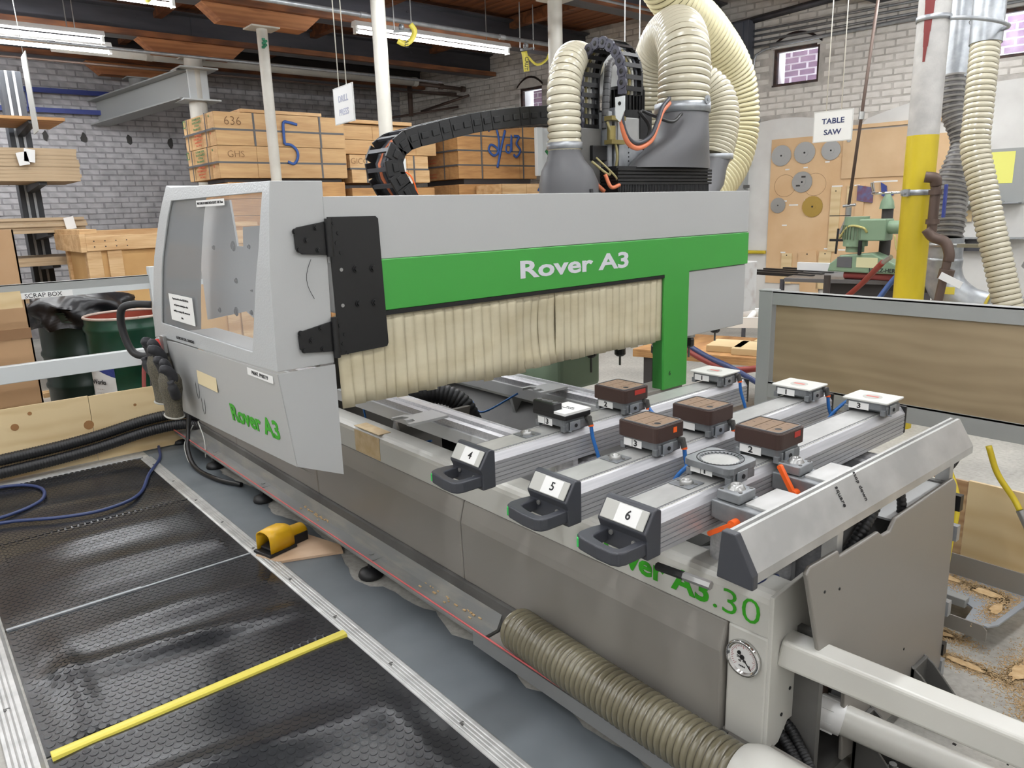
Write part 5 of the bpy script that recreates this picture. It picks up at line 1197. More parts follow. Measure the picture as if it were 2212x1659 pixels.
# glove pair
def glove(parent_loc, label, flip, k=1.4, tilt=0.):
    t = thing('work_glove', label, 'glove', parent_loc); O = Vector(parent_loc); n = 16
    ct, st_ = math.cos(tilt), math.sin(tilt)
    def T(x, y, z): x, y, z = x*k*1.5, y*k*1.7, z*k; return O+V(x*ct-z*st_, y, x*st_+z*ct)
    def ell(rx, ry, z): return [T(math.cos(2*PI*i/n)*rx, math.sin(2*PI*i/n)*ry, z) for i in range(n)]
    prof = [(0, .040, .017), (.03, .035, .017), (.07, .035, .019), (.10, .042, .022), (.135, .046, .022), (.155, .045, .018), (.162, .03, .010)]
    m = MB(); vs = []
    for z, rx, ry in prof: vs += ell(rx, ry, z)
    m.add(vs, [(j*n+i, j*n+(i+1) % n, (j+1)*n+(i+1) % n, (j+1)*n+i) for j in range(len(prof)-1) for i in range(n)], 0, True); m.add(vs[-n:], [list(range(n))], 0, True)
    obj('knit_body', m, M_glove, t); e = ell(.041, .018, 0)
    obj('cuff_hem', MB().tube(e+[e[0]], .004, 6), mat('grey_hem', (160, 158, 150), .8), t)
    for j, (dx, L_, cu) in enumerate(((-.034, .058, .8), (-.012, .074, 1.2), (.011, .070, .9), (.033, .052, 1.3))):
        p = [T(dx, 0, .142), T(dx*1.12, -.004, .142+L_*.5), T(dx*1.15, -.010*cu, .142+L_*.85), T(dx*1.1, -.020*cu, .142+L_*1.0)]; path = catmull(p, 5); N_ = len(path)
        obj('finger', MB().tube(path, .012, 10, rfun=lambda q, N_=N_: .0125*1.5*k*(1-.12*q/N_)*(1 if q < N_-3 else (.85 if q < N_-1 else .5))), M_gloveb, t)
    path = catmull([T(.036*flip, 0, .085), T(.058*flip, -.008, .112), T(.062*flip, -.014, .150)], 6); N_ = len(path)
    obj('thumb', MB().tube(path, .013, 10, rfun=lambda q, N_=N_: .0135*1.4*k*(1-.12*q/N_)*(1 if q < N_-3 else .7)), M_gloveb, t)
glove((-3.34, .835, .79), 'left knit glove of the hanging pair, fingers up against the cover', -1, 1.25, .04)
glove((-3.15, .815, .77), 'right knit glove of the hanging pair, lower than the other', 1, 1.1, -.03)
g = MB().box(-3.38, -3.30, .868, .876, 1.0, 1.09); gc = thing('spring_clip', 'metal clip with red tip holding the gloves at the cover edge', 'clip', (-3.35, .87, 1.0))
obj('jaw', MB().box(-3.36, -3.31, .852, .868, 1.0, 1.075), M_steel, gc, .003); obj('red_tip', MB().bar((-3.40, .85, 1.05), (-3.34, .85, 1.0), .016, .014), M_red, gc, .002)
# switch bracket, faded red hose, lanyards, blue hose at far end of the machine
sw = thing("cord_switch", "small red and grey cord switch at the far end of the pull cord", "switch", (-5.56, 1.34, .14))
obj("switch_body", MB().box(-5.62, -5.56, 1.30, 1.35, .14, .20), M_galv, sw, .004); obj("red_cap", MB().box(-5.57, -5.53, 1.32, 1.36, .135, .18), M_red, sw, .004); obj("tag", MB().box(-5.63, -5.57, 1.29, 1.30, .16, .22), mat("blue_grey_tag", (120, 140, 160), .5), sw)
br_ = MB().prism([(-5.55, .14), (-5.50, .12), (-5.30, .27), (-5.33, .35), (-5.45, .33)], 'y', 1.335, 1.345)
single('switch_bracket', br_, M_fencew, 'pale folded bracket holding the cord switch below the gloves', 'bracket', (-5.4, 1.34, .13), .002)
single('drop_hose', MB().tube(catmull([(-5.32, 1.30, .66), (-5.36, 1.25, .62), (-5.40, 1.235, .50), (-5.44, 1.235, .36), (-5.52, 1.27, .24)], 8), .014, 10), M_pink, 'faded red hose hanging from the pale rail to the cord switch', 'hose', (-5.4, 1.25, .3))
ln = MB().bar((-5.38, 1.29, .66), (-5.42, 1.265, .30), .014, .004).bar((-5.36, 1.31, .60), (-5.40, 1.30, .27), .016, .004)
single('lanyard', ln, M_gplast, 'grey webbing lanyard hanging from the hook on the pale rail', 'strap', (-5.4, 1.28, .3))
single('rail_hook', MB().tube(catmull([(-5.36, 1.29, .69), (-5.33, 1.28, .66), (-5.35, 1.29, .63)], 6), .006, 8), M_steel, 'small steel hook at the end of the pale lower rail', 'hook', (-5.35, 1.29, .63))
bh = catmull([(-5.50, 1.30, .14), (-5.46, 1.275, .05), (-5.33, 1.25, .012), (-5.10, 1.19, .012), (-4.80, 1.05, .024), (-4.45, .90, .025), (-4.33, .70, .03), (-4.38, .5, .03), (-4.5, .30, .03), (-4.55, .12, .03)], 10)
single('air_hose', MB().tube(bh, .0095, 10), M_bluh, 'dark blue air hose trailing from the cord switch across the mats', 'hose', (-4.9, 1.1, 0))
bh = catmull([(-4.6, .10, .03), (-4.62, .3, .03), (-4.74, .46, .03), (-4.95, .5, .03), (-5.12, .42, .03), (-5.18, .25, .03), (-5.1, .05, .03)], 8)
single('air_hose', MB().tube(bh, .0095, 10), M_bluh, 'dark blue air hose loop at the left edge of the photo', 'hose', (-4.9, .3, 0))
for k, (dz, dx, lb) in enumerate(((.0, 0, 'lower of two black corrugated cable conduits along the plywood'), (.075, -.02, 'upper of two black corrugated cable conduits along the plywood'))):
    h = MB(); rib_hose(h, [(-5.345+dx, -.1, .055+dz), (-5.34+dx, .5, .075+dz), (-5.34+dx, .85, .10+dz), (-5.32+dx, 1.2, .155+dz), (-5.26+dx, 1.42, .17+dz), (-5.1+dx, 1.52, .16+dz)], .036, .016, .05, 14)
    single('cable_conduit', h, [M_blackr, M_black], lb, 'conduit', (-5.34, .6, .02))
bc = MB().tube(catmull([(-5.0, 1.40, .42), (-4.98, 1.36, .2), (-4.9, 1.32, .08), (-4.7, 1.30, .02), (-4.4, 1.33, .018), (-4.2, 1.40, .02)], 8), .014, 10)
single('power_cable', bc, M_black, 'thick black cable dropping from under the cover onto the grey floor', 'cable', (-4.6, 1.3, .02))
tw = MB().tube(catmull([(-4.95, 1.42, .25), (-4.8, 1.40, .16), (-4.75, 1.38, .06)], 6), .004, 6).tube(catmull([(-5.0, 1.40, .22), (-5.03, 1.34, .10), (-4.95, 1.32, .03), (-4.9, 1.32, .0)], 6), .004, 6)
single('thin_wire', tw, M_silver, 'pair of thin pale wires looping beside the thick black cable', 'wire', (-4.9, 1.36, .05))

# ---------------------------------------------------------------- left fence
XF = -5.42
fe = thing('guard_fence', 'pale steel rail fence with low plywood at the left end of the machine', 'fence', (XF, .6, 0))
obj('top_rail', MB().box(XF-.004, XF+.002, -.9, 1.9, 1.105, 1.195).box(XF-.04, XF+.002, -.9, 1.9, 1.19, 1.196), M_fence, fe, label='grey angle iron upper rail')
obj('top_rail_face', MB().box(XF+.002, XF+.006, .02, 1.9, 1.103, 1.14), M_fencew, fe)
obj('lower_rail', MB().box(XF-.03, XF+.03, -.9, 1.33, .60, .708), M_fencew, fe, .004)
obj('fence_post', MB().box(XF-.03, XF+.03, 1.36, 1.44, 0, 1.25), M_fencew, fe, .004)
obj('fence_post', MB().box(XF-.03, XF+.03, -.95, -.89, 0, 1.25), M_fencew, fe, .004)
obj('plywood_panel', MB().box(XF+.034, XF+.046, -.9, .88, .01, .452), M_ply, fe); obj('plywood_panel', MB().box(XF+.036, XF+.048, .883, 1.9, .01, .448), M_ply, fe)
for y, z, r in ((.46, .33, .022), (.86, .26, .030), (1.15, .34, .010), (.55, .40, .012)):
    obj('plywood_knot', MB().cyl((XF+.0462, y, z), (XF+.0485, y, z), r, 16).cyl((XF+.0486, y, z), (XF+.0489, y, z), r*.5, 12), mat('knot_brown', (150, 108, 66), .6), fe)
obj('wood_tab', MB().box(XF+.006, XF+.016, .30, .62, 1.055, 1.155), M_ply, fe, label='small wood piece on the upper rail')
text('SCRAP BOX', .038, (XF+.0085, .74, 1.12), (0, 1, 0), (0, 0, 1), M_ink, fe)
obj('paper_strip', MB().box(XF+.006, XF+.008, .60, .90, 1.103, 1.138), M_white, fe)

# ---------------------------------------------------------------- right fence
YF = 3.22
fr = thing('guard_fence', 'grey steel fence with worn plywood infill behind the table on the right', 'fence', (-1, YF, 0))
obj('fence_post', MB().box(-1.955, -1.885, YF-.035, YF+.035, 0, 1.135).box(-1.957, -1.883, YF-.037, YF+.037, 1.135, 1.142), M_fence, fr, .003)
obj('fence_post', MB().box(.9, .97, YF-.035, YF+.035, 0, 1.135), M_fence, fr, .003)
obj('top_rail', MB().box(-1.885, .9, YF-.03, YF-.024, 1.075, 1.137).box(-1.885, .9, YF-.03, YF+.03, 1.131, 1.137), M_fence, fr)
obj('middle_rail', MB().box(-1.885, .9, YF-.036, YF-.030, .625, .70).box(-1.885, .9, YF-.036, YF+.03, .694, .70), M_fence, fr)
obj('plywood_panel', MB().box(-1.87, .9, YF-.02, YF-.006, .69, 1.085), M_plyb, fr, label='worn brown plywood between the rails')
obj('plywood_panel', MB().box(-1.2, -.985, YF-.02, YF-.008, .02, .425), mat('streaked_ply', (196, 168, 128), .6, c2=(160, 124, 88), ns=2.2, nst=(.7, 1, 4), wave=('Z', 2., 8., 1.)), fr); obj('plywood_panel', MB().box(-.98, .9, YF-.026, YF-.012, .01, .432), M_ply, fr)
obj('sole_plate', MB().box(-1.4, .9, YF-.11, YF-.03, .0, .03), mat('dusty_concrete_lip', (176, 168, 154), .8, c2=(150, 142, 130), ns=12, bump=.3), fr)
# extraction tray with sawdust at lower right
tr = thing('chip_tray', 'grey folded steel tray with sawdust behind the end cabinet', 'tray', (-.8, 2.85, .1))
obj('back_wall', MB().prism([(-1.3, .10), (-1.3, .185), (-.70, .185), (-.672, .165), (-.672, .10)], 'y', 3.02, 3.026), M_greyd, tr)
obj('tray_floor', MB().prism([(-1.3, 3.02), (-.672, 3.02), (-.70, 2.74), (-.72, 2.70), (-.79, 2.70), (-.80, 2.80), (-.84, 2.83), (-1.3, 2.84)], 'z', .094, .10), mat('blue_grey_tray', (140, 146, 152), .45), tr)
obj('front_lip', MB().prism([(-1.3, .05), (-1.3, .10), (-.735, .10), (-.72, .085), (-.72, .045)], 'y', 2.694, 2.70), M_greyd, tr)
obj('cross_rail', MB().box(-1.3, -.825, 2.80, 2.84, .085, .118), M_fence, tr, .003)
def dust(cx, cy, rx, ry, z, n=4200, sp=.0015, core=.5):
    q = MB(); K = 26; ring = []
    for i in range(K): a = 2*PI*i/K; f = core*RND.uniform(.75, 1.15); ring.append((cx+math.cos(a)*rx*f, cy+math.sin(a)*ry*f, z+.0008))
    q.add([(p[0], p[1], z+.0025) for p in ring], [list(range(K))], 0, False)
    for k in range(n):
        a = RND.uniform(0, 2*PI); f = abs(RND.gauss(0, .72)); x = cx+math.cos(a)*rx*f; y = cy+math.sin(a)*ry*f; s_ = sp*RND.uniform(.6, 1.8); w_ = RND.uniform(0, PI)
        q.obox((x, y, z+.001), (math.cos(w_)*s_, math.sin(w_)*s_, 0), (-math.sin(w_)*s_*.6, math.cos(w_)*s_*.6, 0), (0, 0, .0006))
    return q
def join(*qs):
    o = MB()
    for q in qs: b_ = len(o.v); o.v += q.v; o.f += [[i+b_ for i in f] for f in q.f]; o.m += q.m; o.sm += q.sm
    return o
def clip(q, f):
    o = MB()
    for fc, m_, s_ in zip(q.f, q.m, q.sm):
        if all(f(q.v[i]) for i in fc): o.add([q.v[i] for i in fc], [list(range(len(fc)))], m_, s_)
    return o
hp = join(dust(-.98, 2.97, .16, .045, .100), dust(-.80, 2.95, .10, .05, .100), dust(-.74, 2.85, .035, .10, .100, 1800))
obj('sawdust_heap', clip(hp, lambda v: v[1] < 3.018 and v[0] < -.690-(3.02-v[1])*.09 and not (v[0] < -.80 and v[1] < 2.85)), M_saw, tr, kind='stuff')
single('sawdust_spill', join(dust(-.60, 2.66, .05, .13, 0), dust(-.74, 2.58, .13, .035, 0), dust(-.56, 2.84, .06, .04, 0), dust(-.50, 2.50, .05, .10, 0), dust(-.88, 2.72, .10, .04, 0)), M_saw, 'pale sawdust spilled over the concrete below the steel tray', 'sawdust', (-.7, 2.7, 0), kind='stuff')
wd = MB().bar((-.50, 2.28, .008), (-.46, 2.33, .008), .010, .006); single('wood_splinter', wd, M_ply, 'small wood splinter on the floor beyond the square tube', 'splinter', (-.48, 2.3, 0))
rm = MB()
for k in range(700):
    u = RND.random(); x = -.62+u*.6; y = 2.22+.02*u+RND.gauss(0, .03); s_ = RND.uniform(.004, .011); rm.box(x, x+s_, y, y+s_*.7, 0, .003)
single('rubber_crumbs', rm, M_blackr, 'dark crumbs scattered along a strip of floor by the anchor bolt', 'debris', (-.3, 2.2, 0), kind='stuff')
# hoses and drops behind the table
def hose(label, pts, r, m, cat='hose', name='air_hose', k=8): return single(name, MB().tube(catmull(pts, k), r, 10), m, label, cat, pts[0])
hose('yellow air hose curling down behind the stop profile', [(-1.0, 2.85, .67), (-.93, 2.80, .60), (-.87, 2.74, .50), (-.86, 2.68, .36), (-.86, 2.66, .2)], .011, M_yelp)
hose('yellow air hose leading to the steel quick coupler', [(-.90, 3.10, .62), (-.86, 3.10, .52), (-.80, 3.10, .44), (-.77, 3.09, .40)], .011, M_yelp)
t = thing('hose_coupler', 'steel quick coupler with red ring on the yellow hose end', 'coupler', (-.74, 3.08, .33))
obj('coupler_body', MB().cyl((-.77, 3.09, .40), (-.735, 3.085, .34), .014, 12).cyl((-.735, 3.085, .34), (-.68, 3.08, .27), .010, 12), M_steel, t); obj('red_ring', MB().cyl((-.715, 3.083, .314), (-.708, 3.082, .305), .0125, 12), M_red, t)
hose('dark thin hose beside the yellow hose', [(-1.0, 3.0, .66), (-.96, 2.98, .58), (-1.02, 2.9, .48), (-1.1, 2.8, .42)], .007, M_black)
hose('red and long air hose sloping past the green post', [(-3.35, 4.3, .60), (-2.95, 4.2, .50), (-2.65, 4.15, .49), (-2.3, 4.35, .60), (-2.05, 4.75, .78), (-2.2, 5.6, .95)], .022, M_hred)
hose('dark blue air hose running with the red one left of the green post', [(-3.4, 4.3, .66), (-3.0, 4.22, .54), (-2.7, 4.12, .50), (-2.45, 4.1, .42)], .018, M_bluh)
hose('red air hose slanting up to the yellow column', [(-2.80, 5.6, .72), (-2.5, 5.40, .94), (-2.24, 5.14, 1.13)], .020, M_hred)
single('hose_barb', MB().cyl((-2.25, 5.15, 1.12), (-2.18, 5.12, 1.17), .016, 10), M_steel, 'steel barb joining the red hose to the yellow column', 'fitting', (-2.2, 5.07, 1.3))
hose('blue air hose rising behind the yellow column', [(-2.32, 5.3, .86), (-2.25, 5.36, 1.0), (-2.15, 5.42, 1.14)], .018, mat('mid_blue_hose', (60, 90, 150), .45))
hose('orange cord loop on the floor beyond the mid rail', [(-1.45, 3.9, .0), (-1.30, 3.9, .02), (-1.28, 4.05, .01), (-1.45, 4.15, .01), (-1.7, 4.0, .01), (-2.1, 4.1, .01)], .006, M_orange, 'cord', 'extension_cord')
single('bollard', MB().box(-1.62, -1.50, 2.95, 3.05, 0, .70), M_yelp, 'yellow steel post seen below the beam numbered 6', 'post', (-1.56, 3.0, 0), .01)
single('cloth_duct', MB().box(-1.55, -1.1, 2.60, 2.9, .42, .56), mat('dusty_canvas', (150, 138, 122), .8, c2=(110, 98, 84), ns=10), 'dusty canvas covered part behind the stop profile', 'cover', (-1.3, 2.75, .42), .02)

# ---------------------------------------------------------------- iron pipework, ducts beside the yellow column
t = thing('drain_pipe', 'brown threaded iron pipe with elbows right of the yellow column', 'pipe', (-1.93, 5.1, .9))
p = MB().cyl((-1.945, 5.12, 1.33), (-1.945, 5.12, 1.62), .030, 12).tube(catmull([(-1.945, 5.12, 1.62), (-1.95, 5.1, 1.66), (-2.0, 5.08, 1.67)], 5), .034, 12)
p.tube(catmull([(-1.97, 5.1, 1.35), (-1.93, 5.11, 1.30), (-1.86, 5.12, 1.27), (-1.83, 5.12, 1.20), (-1.83, 5.12, 1.15)], 5), .032, 12).cyl((-1.83, 5.12, 1.2), (-1.86, 5.1, .88), .026, 12)
obj('pipe_run', p, M_rustpipe, t)
for c0, c1, r in (((-1.945, 5.12, 1.56), (-1.945, 5.12, 1.59), .04), ((-1.945, 5.12, 1.38), (-1.945, 5.12, 1.41), .04), ((-1.83, 5.12, 1.10), (-1.84, 5.12, 1.04), .045), ((-1.855, 5.1, .90), (-1.86, 5.1, .86), .045)): obj('pipe_union', MB().cyl(c0, c1, r, 12), M_rustpipe, t)
obj('ball_valve_handle', MB().box(-1.88, -1.865, 5.07, 5.10, 1.42, 1.62), M_bluep, t, .004); obj('paper_tag', MB().obox((-1.78, 5.05, 1.04), (.06, .01, -.03), (.008, .002, .02), (0, .002, 0)), M_white, t)
dt = thing('spiral_duct', 'nearer galvanised spiral duct coming down right of the column', 'duct', (-1.97, 5.78, 2.4))
obj('duct_wall', MB().cyl((-1.99, 5.80, 3.6), (-1.95, 5.70, 2.50), .095, 28), M_galv, dt)
for k in range(5): obj('duct_seam', MB().tube([(-1.98+math.cos(a)*.097, 5.76+math.sin(a)*.097, 2.6+k*.2+.1*a/(2*PI)) for a in [i*2*PI/16 for i in range(17)]], .003, 5), M_galv, dt)
dt = thing('spiral_duct', 'farther galvanised spiral duct coming down right of the column', 'duct', (-2.25, 6.2, 2.4))
obj('duct_wall', MB().cyl((-2.31, 6.25, 3.6), (-2.26, 6.08, 2.36), .095, 28), M_galv, dt)
for k in range(6): obj('duct_seam', MB().tube([(-2.285+math.cos(a)*.097, 6.17+math.sin(a)*.097, 2.45+k*.2+.1*a/(2*PI)) for a in [i*2*PI/16 for i in range(17)]], .003, 5), M_galv, dt)
h = MB(); rib_hose(h, [(-1.95, 5.70, 2.52), (-1.93, 5.64, 2.3), (-1.915, 5.60, 2.05), (-1.90, 5.57, 1.85), (-1.83, 5.55, 1.62), (-1.76, 5.54, 1.38), (-1.68, 5.54, 1.12), (-1.60, 5.54, .86), (-1.50, 5.55, .55)], .088, .034, .05, 28)
single('suction_hose', h, [M_hose, M_hosew], 'long pale ribbed hose hanging straight at the far right', 'hose', (-1.6, 5.54, .5))
# black wire-ribbed hose with narrow waist
Q = catmull([(-2.26, 6.05, 2.38), (-2.235, 6.03, 2.15), (-2.17, 6.02, 1.95), (-2.15, 5.97, 1.75), (-2.16, 5.92, 1.55), (-2.13, 5.87, 1.38), (-2.12, 5.84, 1.25)], 10); Q = resample(Q, .012)
def rf(k):
    z = Q[k].z; w = .088 if z > 2.25 else (.088-.036*(2.25-z)/.35 if z > 1.9 else (.052+.078*(1.9-z)/.32 if z > 1.58 else .130-.02*(1.58-z)/.3)); return w*(1.04 if k % 3 == 0 else .93)
single('flexible_duct', MB().tube(Q, .1, 26, rfun=rf, mfun=lambda k: 1 if k % 3 == 0 else 0), [mat('black_duct_film', (50, 47, 47), .4, c2=(90, 86, 84), ns=20), mat('duct_wire', (140, 138, 134), .4)], 'black wire-ribbed flexible duct narrowing at its waist', 'duct', (-2.15, 5.9, 1.25))
t = thing('duct_elbow', 'large galvanised duct elbow curving right below the black duct', 'duct', (-2.0, 5.84, .9))
obj('collar', MB().cyl((-2.12, 5.84, 1.10), (-2.12, 5.84, 1.26), .118, 28), M_galv, t)
obj('clamp', MB().lathe([(.119, 1.2), (.124, 1.2), (.124, 1.225), (.119, 1.225)], (-2.12, 5.84, 0), 28).box(-2.0, -1.85, 5.72, 5.75, 1.2, 1.225), M_steel, t)
obj('elbow', MB().tube(catmull([(-2.12, 5.84, 1.12), (-2.12, 5.84, 1.02), (-2.07, 5.84, .90), (-1.95, 5.85, .80), (-1.8, 5.87, .76), (-1.62, 5.9, .74)], 6), .125, 28), M_galv, t)
obj('yellow_hoop', MB().tube([(-1.80+math.sin(a)*.02, 5.86+math.cos(a)*.135, .76+math.sin(a)*.135) for a in [i*2*PI/24 for i in range(25)]], .010, 8), M_yelp, t)
obj('warning_sticker', MB().obox((-2.02, 5.72, .90), (.035, .004, 0), (0, .002, 0), (0, 0, .025)), M_yels, t)
t = thing('branch_duct', 'galvanised duct with an angled branch at the right edge', 'duct', (-1.35, 5.9, 1.0))
obj('duct_wall', MB().cyl((-1.52, 6.3, .6), (-1.54, 6.3, 1.9), .085, 20), M_galv, t); obj('branch', MB().cyl((-1.57, 6.3, 1.35), (-1.72, 6.35, 1.02), .06, 16), M_galv, t)

# ---------------------------------------------------------------- boards and blades on the right wall
def wb(mb, s0, s1, d0, d1, z0, z1, mi=0): return wallbox(mb, s0, s1, z0, z1, d0, d1, mi)
bd = thing('tool_board', 'tall plywood tool board behind the table saw', 'board', w3(-.3, .03, .6))
obj('board', wb(MB(), .13, -.62, .017, .032, .55, 2.28), M_peg, bd); obj('board', wb(MB(), -.62, -1.85, .017, .032, .55, 2.2), M_peg, bd)
obj('upper_board', wb(MB(), -.72, -1.68, .033, .048, 1.78, 2.30), mat('upper_ply', (208, 178, 140), .6, c2=(196, 164, 126), ns=3), bd); obj('batten', wb(MB(), -.68, -1.75, .033, .05, 2.32, 2.36), M_peg, bd)
for s_, z in ((-.78, 2.2), (-1.42, 2.27)): obj('wing_bolt', MB().cyl(w3(s_, .048, z), w3(s_, .055, z), .022, 14), M_steel, bd)
for s_, z, l in ((-.08, 1.92, .05), (-.30, 1.93, .05), (-.55, 1.98, .05), (-.07, 1.55, .05), (-.18, 1.50, .11), (-.33, 1.55, .05), (-.08, 1.26, .06), (-.45, 1.55, .08), (-.68, 1.70, .12), (-.9, 1.70, .06), (-1.2, 1.73, .25), (-.6, .98, .05), (-.78, .97, .08), (-.08, .93, .06), (-.3, .93, .06)):
    obj('name_strip', wb(MB(), s_+l/2, s_-l/2, .032, .034, z-.008, z+.008), M_white, bd)
obj('blade_outline', MB().tube([w3(-.06+math.cos(a)*.13, .033, 1.73+math.sin(a)*.13) for a in [i*2*PI/28 for i in range(29)]], .0015, 4).tube([w3(-.42+math.cos(a)*.13, .033, 1.73+math.sin(a)*.13) for a in [i*2*PI/28 for i in range(29)]], .0012, 4), M_pencil, bd)
def blade(s_, z, r, label, m=M_steel, teeth=40, dark=False):
    t = thing('saw_blade', label, 'saw blade', w3(s_, .045, z), group=None)
    c0, c1 = w3(s_, .040, z), w3(s_, .044, z); q = MB(); n = teeth*2; vs = []
    for d_ in (.040, .044):
        for i in range(n): a = 2*PI*i/n; rr = r if i % 2 == 0 else r*.94; vs.append(w3(s_+math.cos(a)*rr, d_, z+math.sin(a)*rr))
    q.add(vs, [list(range(n)), [n+i for i in range(n)][::-1]]+[(i, n+i, n+(i+1) % n, (i+1) % n) for i in range(n)])
    obj('disc', q, m, t)
    obj('hub', MB().cyl(w3(s_, .044, z), w3(s_, .0465, z), r*.34, 24), m, t); obj('arbor_hole', MB().cyl(w3(s_, .0465, z), w3(s_, .048, z), r*.09, 12), M_ink, t)
    if dark:
        for k in range(3): obj('worn_print', wb(MB(), s_+.07-.03*k, s_+.02-.03*k, .0442, .0448, z-.05+.05*k, z-.03+.05*k), M_grout, t)
blade(0, 2.085, .125, 'silver saw blade at top left of the tool board', teeth=40); blade(-.28, 2.10, .128, 'silver saw blade at the top, second from the left', teeth=36); blade(-.585, 2.105, .112, 'silver saw blade at top right, under the white hanging sign', teeth=44)
blade(-.27, 1.765, .125, 'silver saw blade with dark worn print in the middle row', teeth=44, dark=True); blade(.01, 1.50, .095, 'small silver saw blade at lower left of the board', teeth=24); blade(-.41, 1.475, .125, 'gold coloured saw blade at the bottom row', M_gold, 40)
def jig(s0, s1, z0, z1, lab, m=M_ply, tilt=0.):
    c = w3((s0+s1)/2, .042, (z0+z1)/2); up = (V(0, 0, 1)*math.cos(tilt)+WD*math.sin(tilt)); sd = up.cross(WI).normalized()
    t = thing('wooden_jig', lab, 'jig', c)
    obj('slat', MB().obox(c, sd*abs(s1-s0)/2, WI*.009, up*(z1-z0)/2), m, t); obj('hang_hole', MB().cyl(c+up*(z1-z0)*.44+WI*.0095, c+up*(z1-z0)*.44+WI*.0105, .008, 10), M_ink, t)
jig(-.62, -.73, .95, 1.69, 'tall pale wooden push strip hanging right of the gold blade'); jig(-.80, -.86, 1.40, 1.70, 'short pale wooden strip hanging near the thin dark air pipe')
jig(-.07, -.20, .55, .92, 'pale wooden strip at the lower left of the tool board'); jig(-.30, -.52, .40, .95, 'angled plywood jig with a round hole beside the pale strips', M_peg, .10); jig(-.52, -.66, .5, .95, 'pale wooden strip between the angled jig and the tall push strip', M_ply, -.04)
jig(-1.58, -1.72, .8, 1.32, 'pale wooden strip partly behind the yellow column'); jig(-.90, -.99, .95, 1.7, 'long plywood strip behind the thin dark air pipe', M_peg)
c = w3(-1.0, .05, 1.60)
single('blister_pack', MB().obox(c, WD*.085+V(0, 0, .015), WI*.012, V(0, 0, .085)), mat('maroon_card', (110, 66, 84), .5, c2=(90, 100, 140), ns=18), 'maroon and blue blister pack hanging on the tool board', 'package', c)
c = w3(-1.2, .05, 1.63)
single('hand_clamp', MB().obox(c, WD*.03+V(0, 0, .02), WI*.015, V(-.01, 0, .07)).obox(c+V(.04, 0, -.04), WD*.06, WI*.012, V(0, 0, .015)), M_bluep, 'small blue hand tool hanging right of the blister pack', 'tool', c)
c = w3(-1.46, .06, 1.50)
t = thing('push_handle', 'bright yellow plastic push handle on the tool board', 'handle', c)
obj('bar', MB().obox(c, WD*.012, WI*.02, V(.035, 0, -.11)), M_yels, t, .003); obj('grip', MB().tube(catmull([c+V(-.03, -.02, .09), c+V(.06, -.03, .08), c+V(.09, -.03, -.02), c+V(.05, -.02, -.09)], 6), .014, 8), M_yels, t)
obj('pegboard_edge', MB().box(0, .001, 0, .001, 0, .001), M_peg, bd) if False else None
pp = single('posted_notice', wb(MB(), -2.02, -2.40, .035, .038, 1.66, 1.97), M_ypaper, 'yellow paper notice at the right edge of the photo', 'notice', w3(-2.2, .036, 1.66)); pp2 = single('notice_board', wb(MB(), -2.0, -2.6, .018, .034, 1.45, 2.0), M_fence, 'grey board behind the yellow notice', 'board', w3(-2.3, .03, 1.45))
for k in range(7): text('____________' if k else 'NOTICE', .02, w3(-2.2, .039, 1.93-k*.022), -WD, (0, 0, 1), M_pencil, None, name='lettering') if False else None
for k, (s0, s1, z) in enumerate(((-1.9, -2.5, 1.47), (-2.0, -2.6, 1.12))):
    t = thing('wall_shelf', ('upper' if k == 0 else 'lower')+' narrow metal shelf on the white wall at the right', 'shelf', w3(-2.2, .1, z)); obj('shelf_plate', wb(MB(), s0, s1, .018, .22, z-.012, z), M_galv, t); obj('bracket', wb(MB(), s0-.05, s0-.06, .018, .18, z-.14, z-.012), M_beam, t)
for k in range(5):
    c = w3(-2.2+.03*k, .14, 1.475+k*.016); single('paper_stack', MB().obox(c, WD*.16, WI*.06, V(0, 0, .006)), M_white if k % 2 else M_silver, ['lowest', 'second', 'middle', 'fourth', 'top'][k]+' sheet bundle on the metal wall shelf', 'papers', c, group='sheet bundles on the wall shelf')
single('wood_offcut', wb(MB(), -1.93, -2.08, .03, .05, 1.28, 1.40), M_ply, 'small plywood offcut on the white wall right of the black duct', 'board', w3(-2.0, .04, 1.28))
for k, (z, s0, s1) in enumerate(((1.05, -1.9, -2.3), (.98, -1.85, -2.35))): single('channel_rail', wb(MB(), s0, s1, .05, .12, z, z+.05), M_beam, ('upper' if k == 0 else 'lower')+' dark channel rail under the small plywood offcut', 'rail', w3(s0, .08, z))
c = w3(.18, .03, 1.0); single('gas_pipe', MB().cyl(w3(.9, .05, .93), w3(.14, .05, .93), .022, 12), M_yelp, 'short yellow pipe at the left foot of the tool board', 'pipe', c)
t = thing('wall_cabinet', 'tall grey cabinet behind the right end of the bridge', 'cabinet', w3(.55, .2, 0)); obj('cabinet_body', wb(MB(), .95, .42, .0, .12, .9, 2.1), M_fence, t, .005)
for z in (1.98, 1.72, 1.15): obj('hinge_pin', wb(MB(), .43, .36, .1, .13, z, z+.04), M_inner, t)
c = w3(.35, .03, 2.12); single('wall_clip', wb(MB(), .40, .30, .0, .03, 2.5, 2.54), M_galv, 'small metal clip on the wall left of the middle window', 'clip', w3(.35, .02, 2.5))

